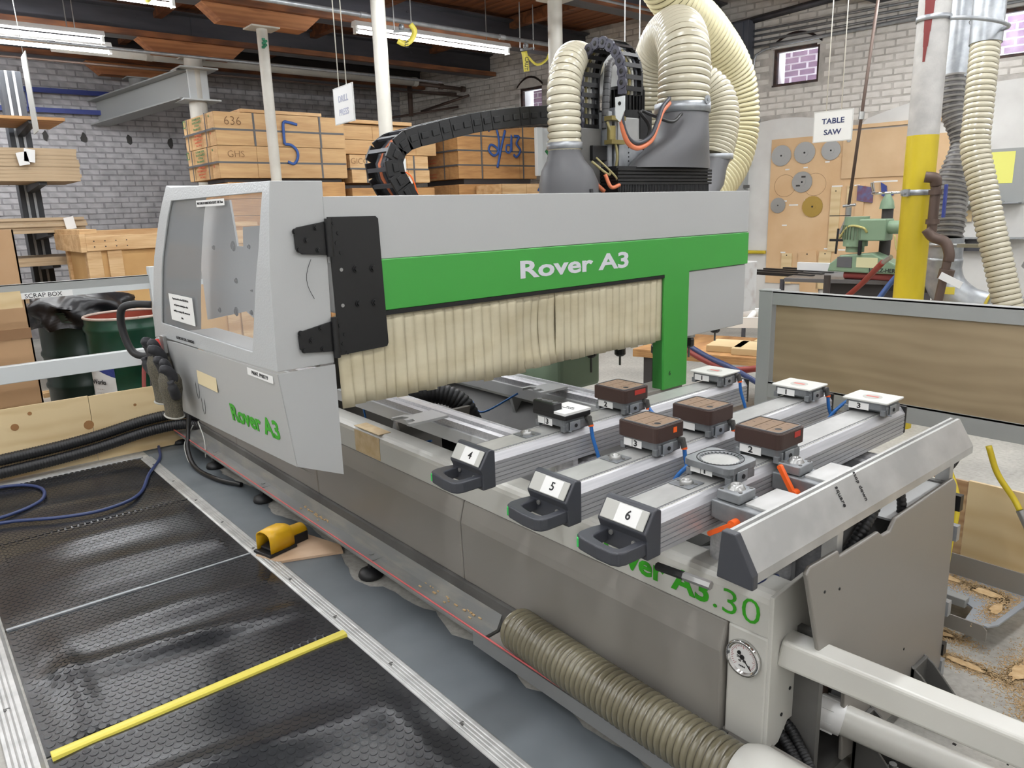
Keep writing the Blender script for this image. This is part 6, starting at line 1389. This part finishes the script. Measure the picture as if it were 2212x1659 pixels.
# ---------------------------------------------------------------- table saw with power feeder
ts = thing('table_saw', 'dark cast table saw with black extension rails', 'saw', (-3.1, 6.7, 0))
obj('table', MB().prism([(-3.62, 6.30), (-2.55, 6.55), (-2.75, 7.15), (-3.85, 7.15)], 'z', .83, .865), M_iron, ts, .003)
obj('cabinet', MB().box(-3.35, -2.65, 6.55, 7.1, .15, .83), M_darkm, ts, .01)
rl = MB()
for k in range(4): rl.bar((-4.55+.12*k, 6.75+.18*k, .855), (-3.5, 6.6+.18*k, .86), .05, .03)
obj('extension_rail', rl, M_black, ts)
obj('fence_rail', MB().box(-2.75, -2.2, 6.35, 6.45, .80, .85), M_black, ts, .004); obj('rip_fence', MB().box(-3.9, -2.6, 7.02, 7.06, .866, .95), M_white, ts, .003)
for x, y in ((-3.75, 6.5), (-4.4, 6.9)): obj('leg', MB().cyl((x, y, 0), (x, y, .83), .022, 10), M_beam, ts)
obj('handwheel', MB().tube([(-2.95+math.cos(a)*.11, 6.5, .55+math.sin(a)*.11) for a in [i*2*PI/24 for i in range(25)]], .012, 8), M_silver, ts)
pfd = thing('power_feeder', 'sage green power feeder standing on the table saw', 'machine', (-2.95, 6.5, .93))
obj('base_housing', MB().prism([(-3.28, .93), (-3.26, 1.0), (-3.17, 1.075), (-2.90, 1.10), (-2.72, 1.02), (-2.60, .955), (-2.60, .925)], 'y', 6.42, 6.60), M_sage, pfd, .012)
text('HOLZ-HER', .045, (-2.80, 6.418, .955), (1, 0, 0), (0, 0, 1), M_ink, pfd, bold=.001); obj('spec_plate', MB().box(-3.19, -3.06, 6.415, 6.42, .97, 1.06), M_gplast, pfd); obj('aged_sticker', MB().box(-3.02, -2.84, 6.415, 6.42, .975, 1.06), mat('aged_label', (206, 202, 160), .6), pfd)
obj('motor_body', MB().cyl((-3.08, 6.5, 1.15), (-3.08, 6.5, 1.40), .10, 24).cyl((-3.08, 6.5, 1.10), (-3.08, 6.5, 1.16), .075, 20), M_sage, pfd)
fn = MB()
for k in range(24): a = 2*PI*k/24; fn.obox((-3.08+math.cos(a)*.104, 6.5+math.sin(a)*.104, 1.27), V(math.cos(a), math.sin(a), 0)*.008, V(-math.sin(a), math.cos(a), 0)*.004, (0, 0, .06))
obj('motor_fins', fn, mat('sage_fin', (104, 118, 96), .45), pfd, kind='stuff')
obj('gear_head', MB().box(-3.06, -2.80, 6.42, 6.58, 1.20, 1.38).cyl((-2.82, 6.5, 1.31), (-2.62, 6.5, 1.31), .055, 16), M_sage, pfd, .01)
obj('post', MB().cyl((-2.88, 6.62, .87), (-2.88, 6.62, 1.48), .045, 16), M_darkm, pfd); obj('post_cap', MB().lathe([(.06, 1.46), (.05, 1.52), (.03, 1.56), (.02, 1.58)], (-2.88, 6.6, 0), 16), M_sage, pfd)
def wheel(c, r, ax, parent, lab=None):
    c = Vector(c); q = MB(); u, v = ((1, 0, 0), (0, 1, 0)) if ax == 'z' else ((0, 1, 0), (0, 0, 1)); u, v = Vector(u), Vector(v)
    if ax == 'd': u, v = V(.5, .8, 0).normalized(), V(0, 0, 1)
    q.tube([c+u*math.cos(a)*r+v*math.sin(a)*r for a in [i*2*PI/24 for i in range(25)]], .010, 8)
    for k in range(3): a = 2*PI*k/3+.4; q.tube([c, c+u*math.cos(a)*r+v*math.sin(a)*r], .007, 6)
    return obj('handwheel', q, M_chrome, parent)
wheel((-2.88, 6.6, 1.59), .12, 'z', pfd); wheel((-2.58, 6.5, 1.31), .12, 'd', pfd)
obj('crank_knob', MB().cyl((-2.98, 6.55, 1.60), (-2.99, 6.53, 1.68), .014, 10), M_chrome, pfd)
obj('lock_lever', MB().bar((-3.30, 6.48, 1.20), (-3.14, 6.48, 1.20), .02, .02).bar((-3.24, 6.48, 1.08), (-3.23, 6.48, 1.30), .014, .014).bar((-3.0, 6.42, 1.08), (-3.0, 6.42, 1.2), .03, .02).bar((-3.30, 6.45, 1.41), (-3.12, 6.45, 1.41), .012, .008), M_black, pfd)
obj('feed_cable', MB().tube(catmull([(-3.2, 6.45, 1.22), (-3.1, 6.4, 1.32), (-2.98, 6.4, 1.31), (-2.95, 6.42, 1.27)], 6), .010, 8).tube(catmull([(-2.72, 6.42, 1.25), (-2.68, 6.40, 1.12), (-2.60, 6.42, 1.02), (-2.55, 6.45, .99)], 6), .007, 8), mat('khaki_cable', (176, 168, 104), .5), pfd)
obj('roller_tyre', MB().cyl((-3.15, 6.5, .90), (-2.7, 6.5, .90), .035, 12), mat('dull_red_roller', (150, 70, 66), .6), pfd)

# ---------------------------------------------------------------- low benches, roller track beyond the bridge end
t = thing('roller_track', 'white roller conveyor section lying beyond the bridge end', 'conveyor', (-3.6, 5.3, .5))
obj('side_rail', MB().bar((-3.75, 4.85, .62), (-2.75, 5.2, .66), .03, .08).bar((-3.9, 5.2, .64), (-2.9, 5.55, .68), .03, .08), M_white, t)
for k in range(9): a = V(-3.75+.11*k, 4.87+.038*k, .645); obj('roller', MB().cyl(a, a+V(-.15, .34, .02), .024, 12), M_fix, t)
t = thing('pallet_bench', 'low wooden bench stacked with pale offcuts beyond the green post', 'bench', (-3.0, 4.6, .3))
obj('bench_top', MB().prism([(-3.7, 4.3), (-2.3, 4.75), (-2.35, 5.6), (-3.9, 5.1)], 'z', .42, .48), M_crateb, t, .003)
for x, y in ((-3.6, 4.4), (-2.4, 4.85), (-2.5, 5.4)): obj('leg', MB().box(x-.04, x+.04, y-.04, y+.04, 0, .42), M_darkm, t)
for k, (x, y, w, l, lb) in enumerate(((-2.75, 4.85, .32, .16, 'long pale offcut board on the low bench'), (-3.15, 4.75, .12, .14, 'short pale offcut block on the low bench'), (-3.0, 5.1, .1, .16, 'upright pale offcut on the low bench'))):
    single('offcut', MB().obox((x, y, .505), (w, w*.35, 0), (-l*.35, l, 0), (0, 0, .024)), M_ply, lb, 'board', (x, y, .48), .003)
single('steel_table_leg', MB().cyl((-2.75, 5.4, .3), (-2.75, 5.4, 1.0), .025, 10), M_darkm, 'dark steel leg standing behind the spattered white panel', 'leg', (-2.75, 5.4, .3))
# ================================================================ LEFT BACKGROUND
# cantilever rack with sheet stock
rk = thing('cantilever_rack', 'dark cantilever rack holding sheet stock at the far left', 'rack', (-9.7, 1.3, 0))
obj('upright', MB().box(-9.9, -9.7, 1.27, 1.47, 0, 3.12), M_dkp, rk, .004); obj('upright', MB().box(-9.9, -9.7, -.4, -.2, 0, 3.12), M_dkp, rk, .004)
for y in (1.33, 1.40): obj('upright_flange', MB().box(-9.7, -9.685, y-.012, y+.012, .1, 3.12), M_galv, rk)
for z in (2.56, 1.98, 1.48, 1.16, .80):
    for y in (1.37, -.3): obj('arm', MB().prism([(-9.7, z-.10), (-9.7, z-.02), (-8.85, z-.02), (-8.85, z-.05)], 'y', y-.035, y+.035), M_dkp, rk)
sheets = [(2.54, 1.95, 1, .03, 'single thin sheet on the uppermost arms'), (1.96, 1.70, 9, .035, 'sheet'), (1.46, 1.68, 5, .03, 'sheet'), (1.14, 1.66, 2, .04, 'sheet'), (.78, 1.62, 4, .035, 'sheet')]
wd_ = ['lowest', 'second', 'third', 'fourth', 'fifth', 'sixth', 'seventh', 'eighth', 'topmost']
lv = ['top level', 'second level', 'third level', 'fourth level', 'lowest level']
for li, (z, y1, n, th, _) in enumerate(sheets):
    for k in range(n):
        yy = y1+RND.uniform(-.012, .012)-(.3 if li == 0 else 0); zz = z+k*th
        single('sheet', MB().box(-9.65, -8.78+RND.uniform(-.015, .015), -1.2, yy, zz+.001, zz+th), M_mdf if li != 0 else M_crateb, ('%s tan sheet of the pile on the %s of the rack' % (wd_[k] if n > 1 else 'single', lv[li])), 'board', (-9.2, .2, zz), group='sheet stock on the rack')
for k, (y, z, lb) in enumerate(((1.53, 1.55, 'white tag hanging at the end of the third rack level'), (1.50, 1.30, 'white card dangling below the third rack level'), (1.50, 1.05, 'white card dangling below the fourth rack level'), (1.28, 2.2, 'white card hanging under the top rack sheet'), (1.22, 1.92+.25, 'small white tag clipped on the thick sheet pile'))):
    single('card_tag', MB().obox((-8.74, y, z), (.004, 0, 0), (0, .045, .008*(-1)**k), (0, -.008*(-1)**k, .06)), M_white, lb, 'tag', (-8.74, y, z-.05))
fr_ = thing('blue_rail_guard', 'dark blue steel rail guard high on the left wall', 'guard', (-11.9, 1.5, 3.1))
for z in (3.27, 3.02): obj('rail', MB().box(-11.95, -11.9, -1.5, 3.0, z-.03, z+.03), M_bluep, fr_)
for y in (1.85, 2.85, .3): obj('stile', MB().box(-11.95, -11.9, y-.03, y+.03, 2.99, 3.3), M_bluep, fr_)
single('hanging_sheet', MB().obox((-7.38, 1.157, 2.58), (.15, -.005, 0), (0, .003, 0), (.0, .0, .30)).tube([(-7.38, 1.157, 2.88), (-7.42, 1.15, 3.42)], .003, 4), M_silver, 'hanging white sign seen nearly edge-on at the far left', 'sign', (-7.38, 1.157, 2.28))
# pine scrap bin
bn = thing('scrap_bin', 'large open pine and plywood bin behind the cover', 'bin', (-8.2, 2.0, 0)); M_bin = mat('bin_ply', (208, 168, 110), .6, c2=(190, 146, 90), ns=2)
XB, YB_ = -7.62, 1.45
for (x0, x1, y0, y1) in ((XB-.02, XB, YB_, 2.86), (-8.7, -8.68, YB_, 2.86), (-8.68, XB, YB_, YB_+.02), (-8.68, XB, 2.84, 2.86)): obj('side_sheet', MB().box(x0, x1, y0, y1, .12, 1.42), M_bin, bn)
for y in (YB_-.03, YB_+.14, 2.6, 2.74): obj('corner_board', MB().box(XB, XB+.025, y, y+.12, .1, 1.32), M_wood, bn, .002)
for x in (XB-.10, -8.6): obj('corner_board', MB().box(x, x+.10, YB_-.025, YB_, .1, 1.32), M_wood, bn, .002)
obj('rim_board', MB().box(XB-.02, XB+.045, YB_-.025, 3.0, 1.30, 1.43), M_wood, bn, .003); obj('rim_board', MB().box(-8.8, XB+.045, YB_-.07, YB_-.025, 1.29, 1.45), M_wood, bn, .003)
obj('rim_board', MB().box(-8.8, XB+.02, YB_-.06, YB_+.08, 1.45, 1.49), M_wood, bn, .003); obj('rim_board', MB().box(-8.72, -8.66, YB_, 2.86, 1.38, 1.47), M_wood, bn, .003); obj('rim_board', MB().box(XB-.24, XB+.05, 2.28, 3.0, 1.47, 1.51), M_wood, bn, .003)
obj('bin_floor', MB().box(-8.68, XB-.02, YB_, 2.86, .10, .12), M_crate, bn)
for k in range(8): obj('nail_head', MB().cyl((XB+.045, YB_+.04+.09*(k % 4), 1.335+.05*(k//4)), (XB+.047, YB_+.04+.09*(k % 4), 1.335+.05*(k//4)), .006, 6), M_ink, bn)
# drums
def drum(x, y, s, label, m, lined=True, r=.29, h=.88):
    t = thing('steel_drum', label, 'drum', (x, y, 0)); pr = [(r*.98, 0), (r, .02)]
    for zc in (.30, .55, .80): pr += [(r, zc-.03), (r+.012, zc-.01), (r+.012, zc+.01), (r, zc+.03)]
    pr += [(r, h-.01)]
    obj('shell', MB().lathe(pr, (x, y, 0), 40), m, t); obj('rim', MB().tube([(x+math.cos(a)*r, y+math.sin(a)*r, h) for a in [i*2*PI/40 for i in range(41)]], .010, 8), mat('drum_rim', (190, 172, 160), .4) if lined else M_drumd, t)
    obj('lining', MB().lathe([(r-.006, h-.005), (r-.006, .02), (0, .02)], (x, y, 0), 36), M_rust, t); return t
D1 = drum(-6.02, 1.33, 1, 'green steel drum with a rust red inside, nearer of the two', M_drum)
lb_ = MB(); vs = []
for z in (.16, .56):
    for i in range(9): a = math.radians(-88+i*6); vs.append((-6.02+math.cos(a)*.294, 1.33+math.sin(a)*.294, z))
lb_.add(vs, [(i, i+1, 10+i, 9+i) for i in range(8)], 0, True); L_ = obj('paper_label', lb_, M_white, D1)
bl = MB(); vs = []
for i in range(9): a = math.radians(-88+i*6); vs += [(-6.02+math.cos(a)*.2955, 1.33+math.sin(a)*.2955, .56), (-6.02+math.cos(a)*.2955, 1.33+math.sin(a)*.2955, .56-.012*i-.003)]
bl.add(vs, [(2*i+1, 2*i+3, 2*i+2, 2*i) for i in range(8)], 0, True); obj('label_wedge', bl, M_bluep, L_)
a = math.radians(-66); text('Works', .05, (-6.02+math.cos(a)*.302, 1.33+math.sin(a)*.302, .43), (math.cos(a+PI/2), math.sin(a+PI/2), 0), (0, 0, 1), M_ink, L_, bold=.001)
for k in range(6): text('- -- --- -- -', .02, (-6.02+math.cos(a)*.302, 1.33+math.sin(a)*.302, .38-k*.028), (math.cos(a+PI/2), math.sin(a+PI/2), 0), (0, 0, 1), M_pencil, L_)
D2 = drum(-6.76, 1.14, 1, 'dark green steel drum topped with a black bag, farther of the two', M_drumd, False)
bg = MB(); N1, N2 = 40, 14; vs = []
for j in range(N2+1):
    t_ = j/N2
    for i in range(N1):
        a = 2*PI*i/N1
        if t_ < .55: rr = .33+.035*math.sin(a*7+t_*9)+.02*math.sin(a*13); z = .76+.30*t_+.015*math.sin(a*9)
        else: u = (t_-.55)/.45; rr = (.33+.03*math.sin(a*7+5))*(1-u)**.7+.02; z = .925+.16*u*(1-.3*u)+.03*math.sin(a*5+u*6)*(1-u)
        vs.append((-6.76+math.cos(a)*rr, 1.17+math.sin(a)*rr*1.08, z+(.05*math.exp(-((a-3.9)/.4)**2) if t_ > .5 else 0)))
bg.add(vs, [(j*N1+i, j*N1+(i+1) % N1, (j+1)*N1+(i+1) % N1, (j+1)*N1+i) for j in range(N2) for i in range(N1)], 0, True)
single('trash_bag', bg, M_bag, 'crumpled black plastic bag lining the farther drum', 'bag', (-6.76, 1.17, .76))
cbx = thing('cardboard_box', 'tall brown cardboard box at the left edge of the photo', 'box', (-6.0, .4, 0))
obj('box_wall', MB().box(-5.93, -5.92, -.3, .70, 0, 1.52).box(-6.6, -6.59, -.3, .70, 0, 1.52).box(-6.6, -5.92, .69, .70, 0, 1.52).box(-6.6, -5.92, -.3, -.29, 0, 1.52), M_card, cbx)
obj('box_crease', MB().box(-5.921, -5.917, -.3, .70, .80, .87), mat('dark_cardboard_band', (146, 112, 80), .75), cbx)
fm_ = MB().box(-7.9, -7.85, .9, 1.9, .0, .05).box(-7.6, -7.55, .9, 1.6, .05, .09); single('floor_timber', fm_, M_wood, 'pale timber batten on the floor behind the drums', 'timber', (-7.8, 1.2, 0))

# ---------------------------------------------------------------- crate stacks
def strap(mb, c0, y, x0, x1, z0, z1, w=.016): mb.box(x1-.001, x1+.003, y-w/2, y+w/2, z0, z1)
def crate(x0, x1, y0, y1, z0, h, label, m, grp, ends=(.12, .78), facing=True, stencil=None, numb=None):
    t = thing('crate', label, 'crate', ((x0+x1)/2, (y0+y1)/2, z0), group=grp)
    obj('body', MB().box(x0+.006, x1-.006, y0+.006, y1-.006, z0+.002, z0+h-.002), m, t)
    L = x1-.006; j = RND.uniform(-.004, .004)
    for (a, b) in ((y0, y0+.42), (y0+.425, y1-.32), (y1-.315, y1)): obj('side_board', MB().box(L, x1+RND.uniform(-.001, .001), a, b, z0+.004, z0+h-.004), m, t)
    for (a, b) in ((x0, x0+.2), (x0+.205, x1-.22), (x1-.215, x1)): obj('end_board', MB().box(a, b, y0, y0+.007, z0+.004, z0+h-.004), m, t)
    return t
def stack(x0, x1, y0, y1, zs, name, m, grp):
    out = []
    for k in range(len(zs)-1):
        jx, jy = RND.uniform(-.004, .004), RND.uniform(-.012, .012)
        out.append(crate(x0+jx, x1+jx, y0+jy, y1+jy, zs[k+1], zs[k]-zs[k+1], '%s crate of the %s' % (['topmost', 'second', 'third', 'fourth', 'fifth', 'sixth', 'seventh', 'eighth'][k], name), m, grp))
    return out
def straps(y_list, x1, z0, z1, x0, yl, zl, label, y0, y1):
    s_ = MB()
    for y in y_list: s_.box(x1+.001, x1+.006, y-.011, y+.011, z0, z1)
    for z in zl: s_.box(x1+.001, x1+.005, y0-.006, y1, z-.010, z+.010).box(x0, x1+.004, y0-.008, y0-.003, z-.012, z+.010)
    for x in yl: s_.box(x-.008, x+.008, y0-.008, y0-.003, z0, z1)
    single('steel_strap', s_, M_gplast, label, 'strap', (x1, y_list[0], z0))
XA = -8.3
A_ = stack(-9.3, XA, 2.93, 4.44, [2.655, 2.48, 2.31, 2.14, 1.97], 'stack marked 5', M_crate, 'crates in the stack marked 5')
stack(-9.3, XA, 3.0, 4.40, [1.93, 1.75, 1.57, 1.39, 1.21, .8, 0], 'lower pile below the stack marked 5', M_crateb, 'crates in the lower left pile')
straps([3.36, 4.14], XA, 2.31, 2.655, -9.3, [-9.12, -8.52], [2.475], 'grey steel strapping around the upper two crates marked 5', 2.92, 4.44)
straps([3.52, 4.13], XA, 1.97, 2.31, -9.3, [-9.08, -8.55], [2.135], 'grey steel strapping around the lower two crates marked 5', 2.92, 4.44)
single('top_board', MB().box(-8.9, -8.35, 3.25, 4.2, 2.665, 2.70), M_wood, 'pale board lying on top of the stack marked 5', 'board', (-8.6, 3.7, 2.66))
single('loose_board', MB().box(-8.9, -8.36, 3.0, 4.4, 1.932, 1.967), M_darkm, 'dark spacer gap board under the stack marked 5', 'board', (-8.6, 3.7, 1.93))
def xtext(s, size, y, z, m, parent=None, x=XA, bold=.006, sx=1., lab=None, name='lettering'):
    o = text(s, size, (x+.010, y, z), (0, 1, 0), (0, 0, 1), m, parent, bold=bold, sx=sx, name=name)
    return o
def ytext(s, size, x, z, m, parent, y): return text(s, size, (x, y, z), (1, 0, 0), (0, 0, 1), m, parent, bold=.0006)
# blue painted 5 drawn as a brush stroke, across four crates: one stroke piece per crate half
def stroke(pts, r, m, parent, x, name='painted_mark'):
    P = catmull([(x+.016, y, z) for y, z in pts], 8); q = MB(); q.tube(P, r, 6); q.v = [(x+.016+(v[0]-x-.016)*.35, v[1], v[2]) for v in q.v]; return obj(name, q, m, parent)
stroke([(3.86, 2.555), (3.76, 2.575), (3.70, 2.57), (3.69, 2.46), (3.69, 2.34)], .017, M_marker, A_[1], XA); stroke([(3.69, 2.34), (3.77, 2.33), (3.83, 2.27), (3.83, 2.19), (3.78, 2.13), (3.71, 2.15)], .017, M_marker, A_[2], XA)
for k, (s_, z) in enumerate((('636', 2.56), ('GHS', 2.22))): xtext(s_, .13 if k == 0 else .10, 3.13, z, M_pencil, A_[0 if k == 0 else 2], bold=-.002)
for k, a_ in enumerate(A_):
    z = [2.57, 2.395, 2.225, 2.055][k]; m_ = M_stampg if k % 2 == 0 else M_stampr
    for q in range(4): ytext(['JSC KRASNY YAKOR', '125x125x15 mm BIRCH', '3 3 32 88 m3', 'Birch plywood EXT'][q] if k % 2 == 0 else ['CUSTOM HOUSE', 'CONSIGNMENT N 26-2', 'bonded plywood E1', 'Gross  Net kg'][q], .030, -8.80, z+.05-q*.034, m_, a_, 2.918)
    if k % 2 == 0: obj('stamped_frame', MB().ring([(-9.25, z-.01), (-9.17, z-.01), (-9.17, z+.07), (-9.25, z+.07)], [(-9.24, z), (-9.18, z), (-9.18, z+.06), (-9.24, z+.06)], 'y', 2.914, 2.918), M_stampg, a_)
    ytext('48', .035, -8.40, z+.04, m_, a_, 2.918)
# middle stack
B2 = stack(-9.2, -8.5, 4.52, 5.9, [2.62, 2.44, 2.27], 'middle stack behind the bend of the cable chain', M_crate, 'upper crates in the middle stack')
B3 = stack(-9.0, -8.3, 4.5, 5.62, [2.25, 2.08, 1.92], 'front part of the middle stack', M_wood, 'lower crates in the middle stack')
stack(-9.0, -8.3, 4.5, 5.7, [1.86, 1.68, 1.5, 1.3, .8, 0], 'bottom pile under the middle stack', M_crateb, 'bottom crates in the middle stack')
single('top_board', MB().box(-9.0, -8.45, 4.55, 5.5, 2.63, 2.67), M_wood, 'pale board lying on top of the middle stack', 'board', (-8.7, 5, 2.63))
straps([4.72, 5.4], -8.3, 1.92, 2.25, -9.0, [-8.8], [2.085], 'grey steel strapping around the lower crates of the middle stack', 4.5, 5.62)
xtext('GICC', .10, 4.62, 2.17, M_pencil, B3[0], bold=-.002); xtext('GH', .10, 4.62, 1.78, M_pencil, None, bold=-.002) if False else None
# right stack
C_ = stack(-9.3, XA, 6.1, 7.5, [2.72, 2.53, 2.34, 2.15, 1.97], 'right stack with blue brush writing', M_crateb, 'crates in the right stack')
stack(-9.3, XA, 6.1, 7.5, [1.90, 1.72, 1.54, 1.36, .8, 0], 'pile beneath the blue written stack', M_crateb, 'crates in the lower right pile')
single('spacer_board', MB().box(-9.2, -8.32, 6.2, 7.4, 1.902, 1.968), M_darkm, 'dark spacer under the right stack', 'board', (-8.8, 6.8, 1.9))
straps([6.5, 7.25], XA, 1.97, 2.72, -9.3, [-9.1, -8.6], [2.53, 2.34, 2.15], 'grey steel strapping around the right stack', 6.09, 7.5)
stroke([(6.62, 2.60), (6.74, 2.66), (6.80, 2.50), (6.78, 2.33), (6.70, 2.28), (6.62, 2.35), (6.66, 2.42), (6.76, 2.38), (6.82, 2.28)], .018, M_marker, C_[1], XA)
stroke([(6.92, 2.62), (6.86, 2.45), (6.80, 2.25), (6.76, 2.12)], .020, M_marker, C_[2], XA); stroke([(7.02, 2.42), (6.94, 2.42), (6.93, 2.34), (7.0, 2.34), (7.03, 2.56), (7.03, 2.34)], .015, M_marker, C_[1], XA, 'painted_mark')
stroke([(7.08, 2.55), (7.17, 2.54), (7.12, 2.45), (7.19, 2.36), (7.12, 2.27), (7.06, 2.30)], .018, M_marker, C_[2], XA)
for k in range(4): ytext('NORTH 6x18 TPC-1', .030, -8.9, 2.62-.19*k, M_stampr, C_[k], 6.08); ytext('3100 MM BUNDLE', .030, -8.9, 2.58-.19*k, M_stampr, C_[k], 6.08)
pk = crate(-8.25, -7.7, 6.35, 7.5, 1.62, .26, 'pale small crate in front of the lower right pile', M_wood, None)
single('crate_stand', MB().box(-8.25, -7.7, 6.3, 7.5, 0, 1.62), M_crateb, 'brown crate block carrying the pale small crate', 'crate', (-8, 6.9, 0))
xtext('45', .16, 7.05, 1.80, M_marker, pk, x=-7.7, bold=.008)
# grey cabinet edge with green arrow, red corded box on yellow post behind the chain
t = thing('first_aid_sign', 'grey door frame edge with a green arrow sign at the right stack', 'sign', (-7.7, 7.5, 1.9))
obj('frame', MB().box(-7.72, -7.66, 6.95, 7.05, 1.98, 2.6).box(-7.74, -7.70, 7.05, 7.32, 1.98, 2.6), M_fencew, t, .003)
obj('arrow', MB().prism([(7.12, 2.30), (7.22, 2.40), (7.22, 2.35), (7.32, 2.35), (7.32, 2.25), (7.22, 2.25), (7.22, 2.20)], 'x', -7.70, -7.69), mat('sign_green', (30, 110, 56), .5), t)
yp = thing('yellow_post', 'yellow post with a grey socket box behind the cable chain', 'post', (-5.95, 3.45, 1))
obj('post_wrap', MB().cyl((-5.95, 3.6, 0), (-5.95, 3.6, 1.86), .066, 20), M_yelp, yp)
obj('socket_box', MB().box(-5.92, -5.84, 3.60, 3.72, 1.86, 2.02), M_fencew, yp, .006); obj('red_plug', MB().box(-5.86, -5.82, 3.62, 3.66, 1.91, 1.94), M_red, yp)
obj('orange_lead', MB().tube(catmull([(-5.84, 3.66, 1.92), (-5.8, 3.74, 1.86), (-5.8, 3.8, 1.7), (-5.8, 3.86, 1.5)], 6), .006, 6), M_orange, yp); obj('card_tag', MB().obox((-5.82, 3.72, 1.82), (.002, 0, 0), (0, .03, .015), (0, -.015, .03)), M_white, yp)

# ---------------------------------------------------------------- hanging signs, caution tape
def hang_sign(c, wv, h, lines, size, label, top, col=M_ink, back=False):
    c = Vector(c); wv = Vector(wv); n = wv.cross(V(0, 0, 1)).normalized()
    if n.dot(CAMLOC-c) < 0: n = -n
    t = thing('hanging_sign', label, 'sign', c-V(0, 0, h/2))
    obj('panel', MB().obox(c, wv, n*.003, (0, 0, h/2)), M_white, t)
    xd = V(0, 0, 1).cross(n); w = wv.length
    o = MB()
    for a, b in (((-1, -1), (1, -1)), ((1, -1), (1, 1)), ((1, 1), (-1, 1)), ((-1, 1), (-1, -1))):
        o.bar(c+n*.0035+xd*a[0]*w*.97+V(0, 0, a[1]*h*.48), c+n*.0035+xd*b[0]*w*.97+V(0, 0, b[1]*h*.48), .002, .001, n)
    obj('border_line', o, M_silver, t)
    for k, s_ in enumerate(lines): text(s_, size, c+n*.0036+V(0, 0, h*(.16-.36*k)), xd, (0, 0, 1), col, t, bold=.0012, sx=1.1)
    for q in (-.35, .35): obj('hanging_cord', MB().tube([c+xd*w*q*1.1+V(0, 0, h/2), c+xd*w*q*1.0+V(0, 0, top-c.z)], .0035, 6), mat('white_cord', (226, 222, 210), .5), t)
    return t
M_navy = mat('navy_print', (54, 62, 100), .6); M_pale = mat('pale_print', (176, 178, 196), .6)
hang_sign((-2.77, 5.37, 2.062), (.140, .010, 0), .212, ['TABLE', 'SAW'], .052, 'white hanging sign reading TABLE SAW', 3.55, M_navy)
hang_sign((-4.33, 2.335, 2.207), (.148, -.012, 0), .216, ['DRILL', 'PRESS'], .052, 'white hanging sign reading DRILL PRESS', 3.58, M_pale)
def tape(pts, label, txt, w=.035):
    w *= .62
    t = thing('caution_tape', label, 'tape', pts[0]); P = catmull(pts, 6); q = MB(); vs = []
    for k, p in enumerate(P):
        tt = (P[min(k+1, len(P)-1)]-P[max(0, k-1)]).normalized(); sd = tt.cross(V(-.77, .64, 0)).normalized()
        if sd.length < .1: sd = V(0, 0, 1)
        vs += [p-sd*w, p+sd*w]
    q.add(vs, [(2*i, 2*i+2, 2*i+3, 2*i+1) for i in range(len(P)-1)], 0, True); o = obj('ribbon', q, M_yels, t); o.modifiers.new('solid', 'SOLIDIFY').thickness = .001
    m = P[len(P)*2//3]; text(txt, .05, m+V(.05, -.04, 0), (-.1, 0, -1), (.64, .77, 0), M_ink, t, bold=.001); return t
def cbar(c, label):
    c = Vector(c); t = thing('trapeze_hanger', label, 'hanger', c)
    for dy in (-.03, .16): obj('threaded_rod', MB().cyl(c+V(.0, dy, .0), c+V(0, dy, .45), .006, 6), M_steel, t)
    obj('strut', MB().bar(c+V(.05, -.06, -.03), c+V(-.04, .20, .03), .03, .02), M_galv, t, .002); obj('pipe_clip', MB().lathe([(.024, -.015), (.028, -.015), (.028, .015), (.024, .015)], c+V(0, .05, .03), 14, axis='y'), M_galv, t)
cbar((-6.33, 4.02, 3.20), 'small strut hanger with yellow tape beside the mid white column'); cbar((-6.40, 5.62, 3.22), 'small strut hanger with yellow tape left of the chipped white column')
tape([(-6.30, 4.15, 3.26), (-6.28, 4.18, 3.20), (-6.28, 4.14, 3.12), (-6.29, 4.07, 3.08), (-6.30, 4.0, 3.10)], 'yellow tape looped under the hanger beside the mid white column', 'CAU', .04)
tape([(-6.35, 5.60, 3.18), (-6.34, 5.61, 3.08), (-6.34, 5.62, 2.98)], 'yellow tape tail hanging left of the chipped white column', 'CAUT', .05)
tape([(-6.34, 5.64, 3.13), (-6.33, 5.76, 3.06), (-6.33, 5.90, 3.12), (-6.34, 5.98, 3.24)], 'yellow tape ribbon drooping right of the tape tail', '', .02)
tape([(-7.2, 2.2, 3.5), (-7.22, 2.15, 3.42), (-7.24, 2.10, 3.36)], 'yellow tape tip at the upper left corbel by the top edge', '', .04)
for k, (x, y, l) in enumerate(((-4.35, 4.93, 'left one of the two thin hanging rods left of the vent hose'), (-4.27, 5.02, 'right one of the two thin hanging rods left of the vent hose'))):
    single('hanging_rod', MB().cyl((x, y, 2.45), (x, y, 3.6), .005, 6), M_steel, l, 'rod', (x, y, 2.45))
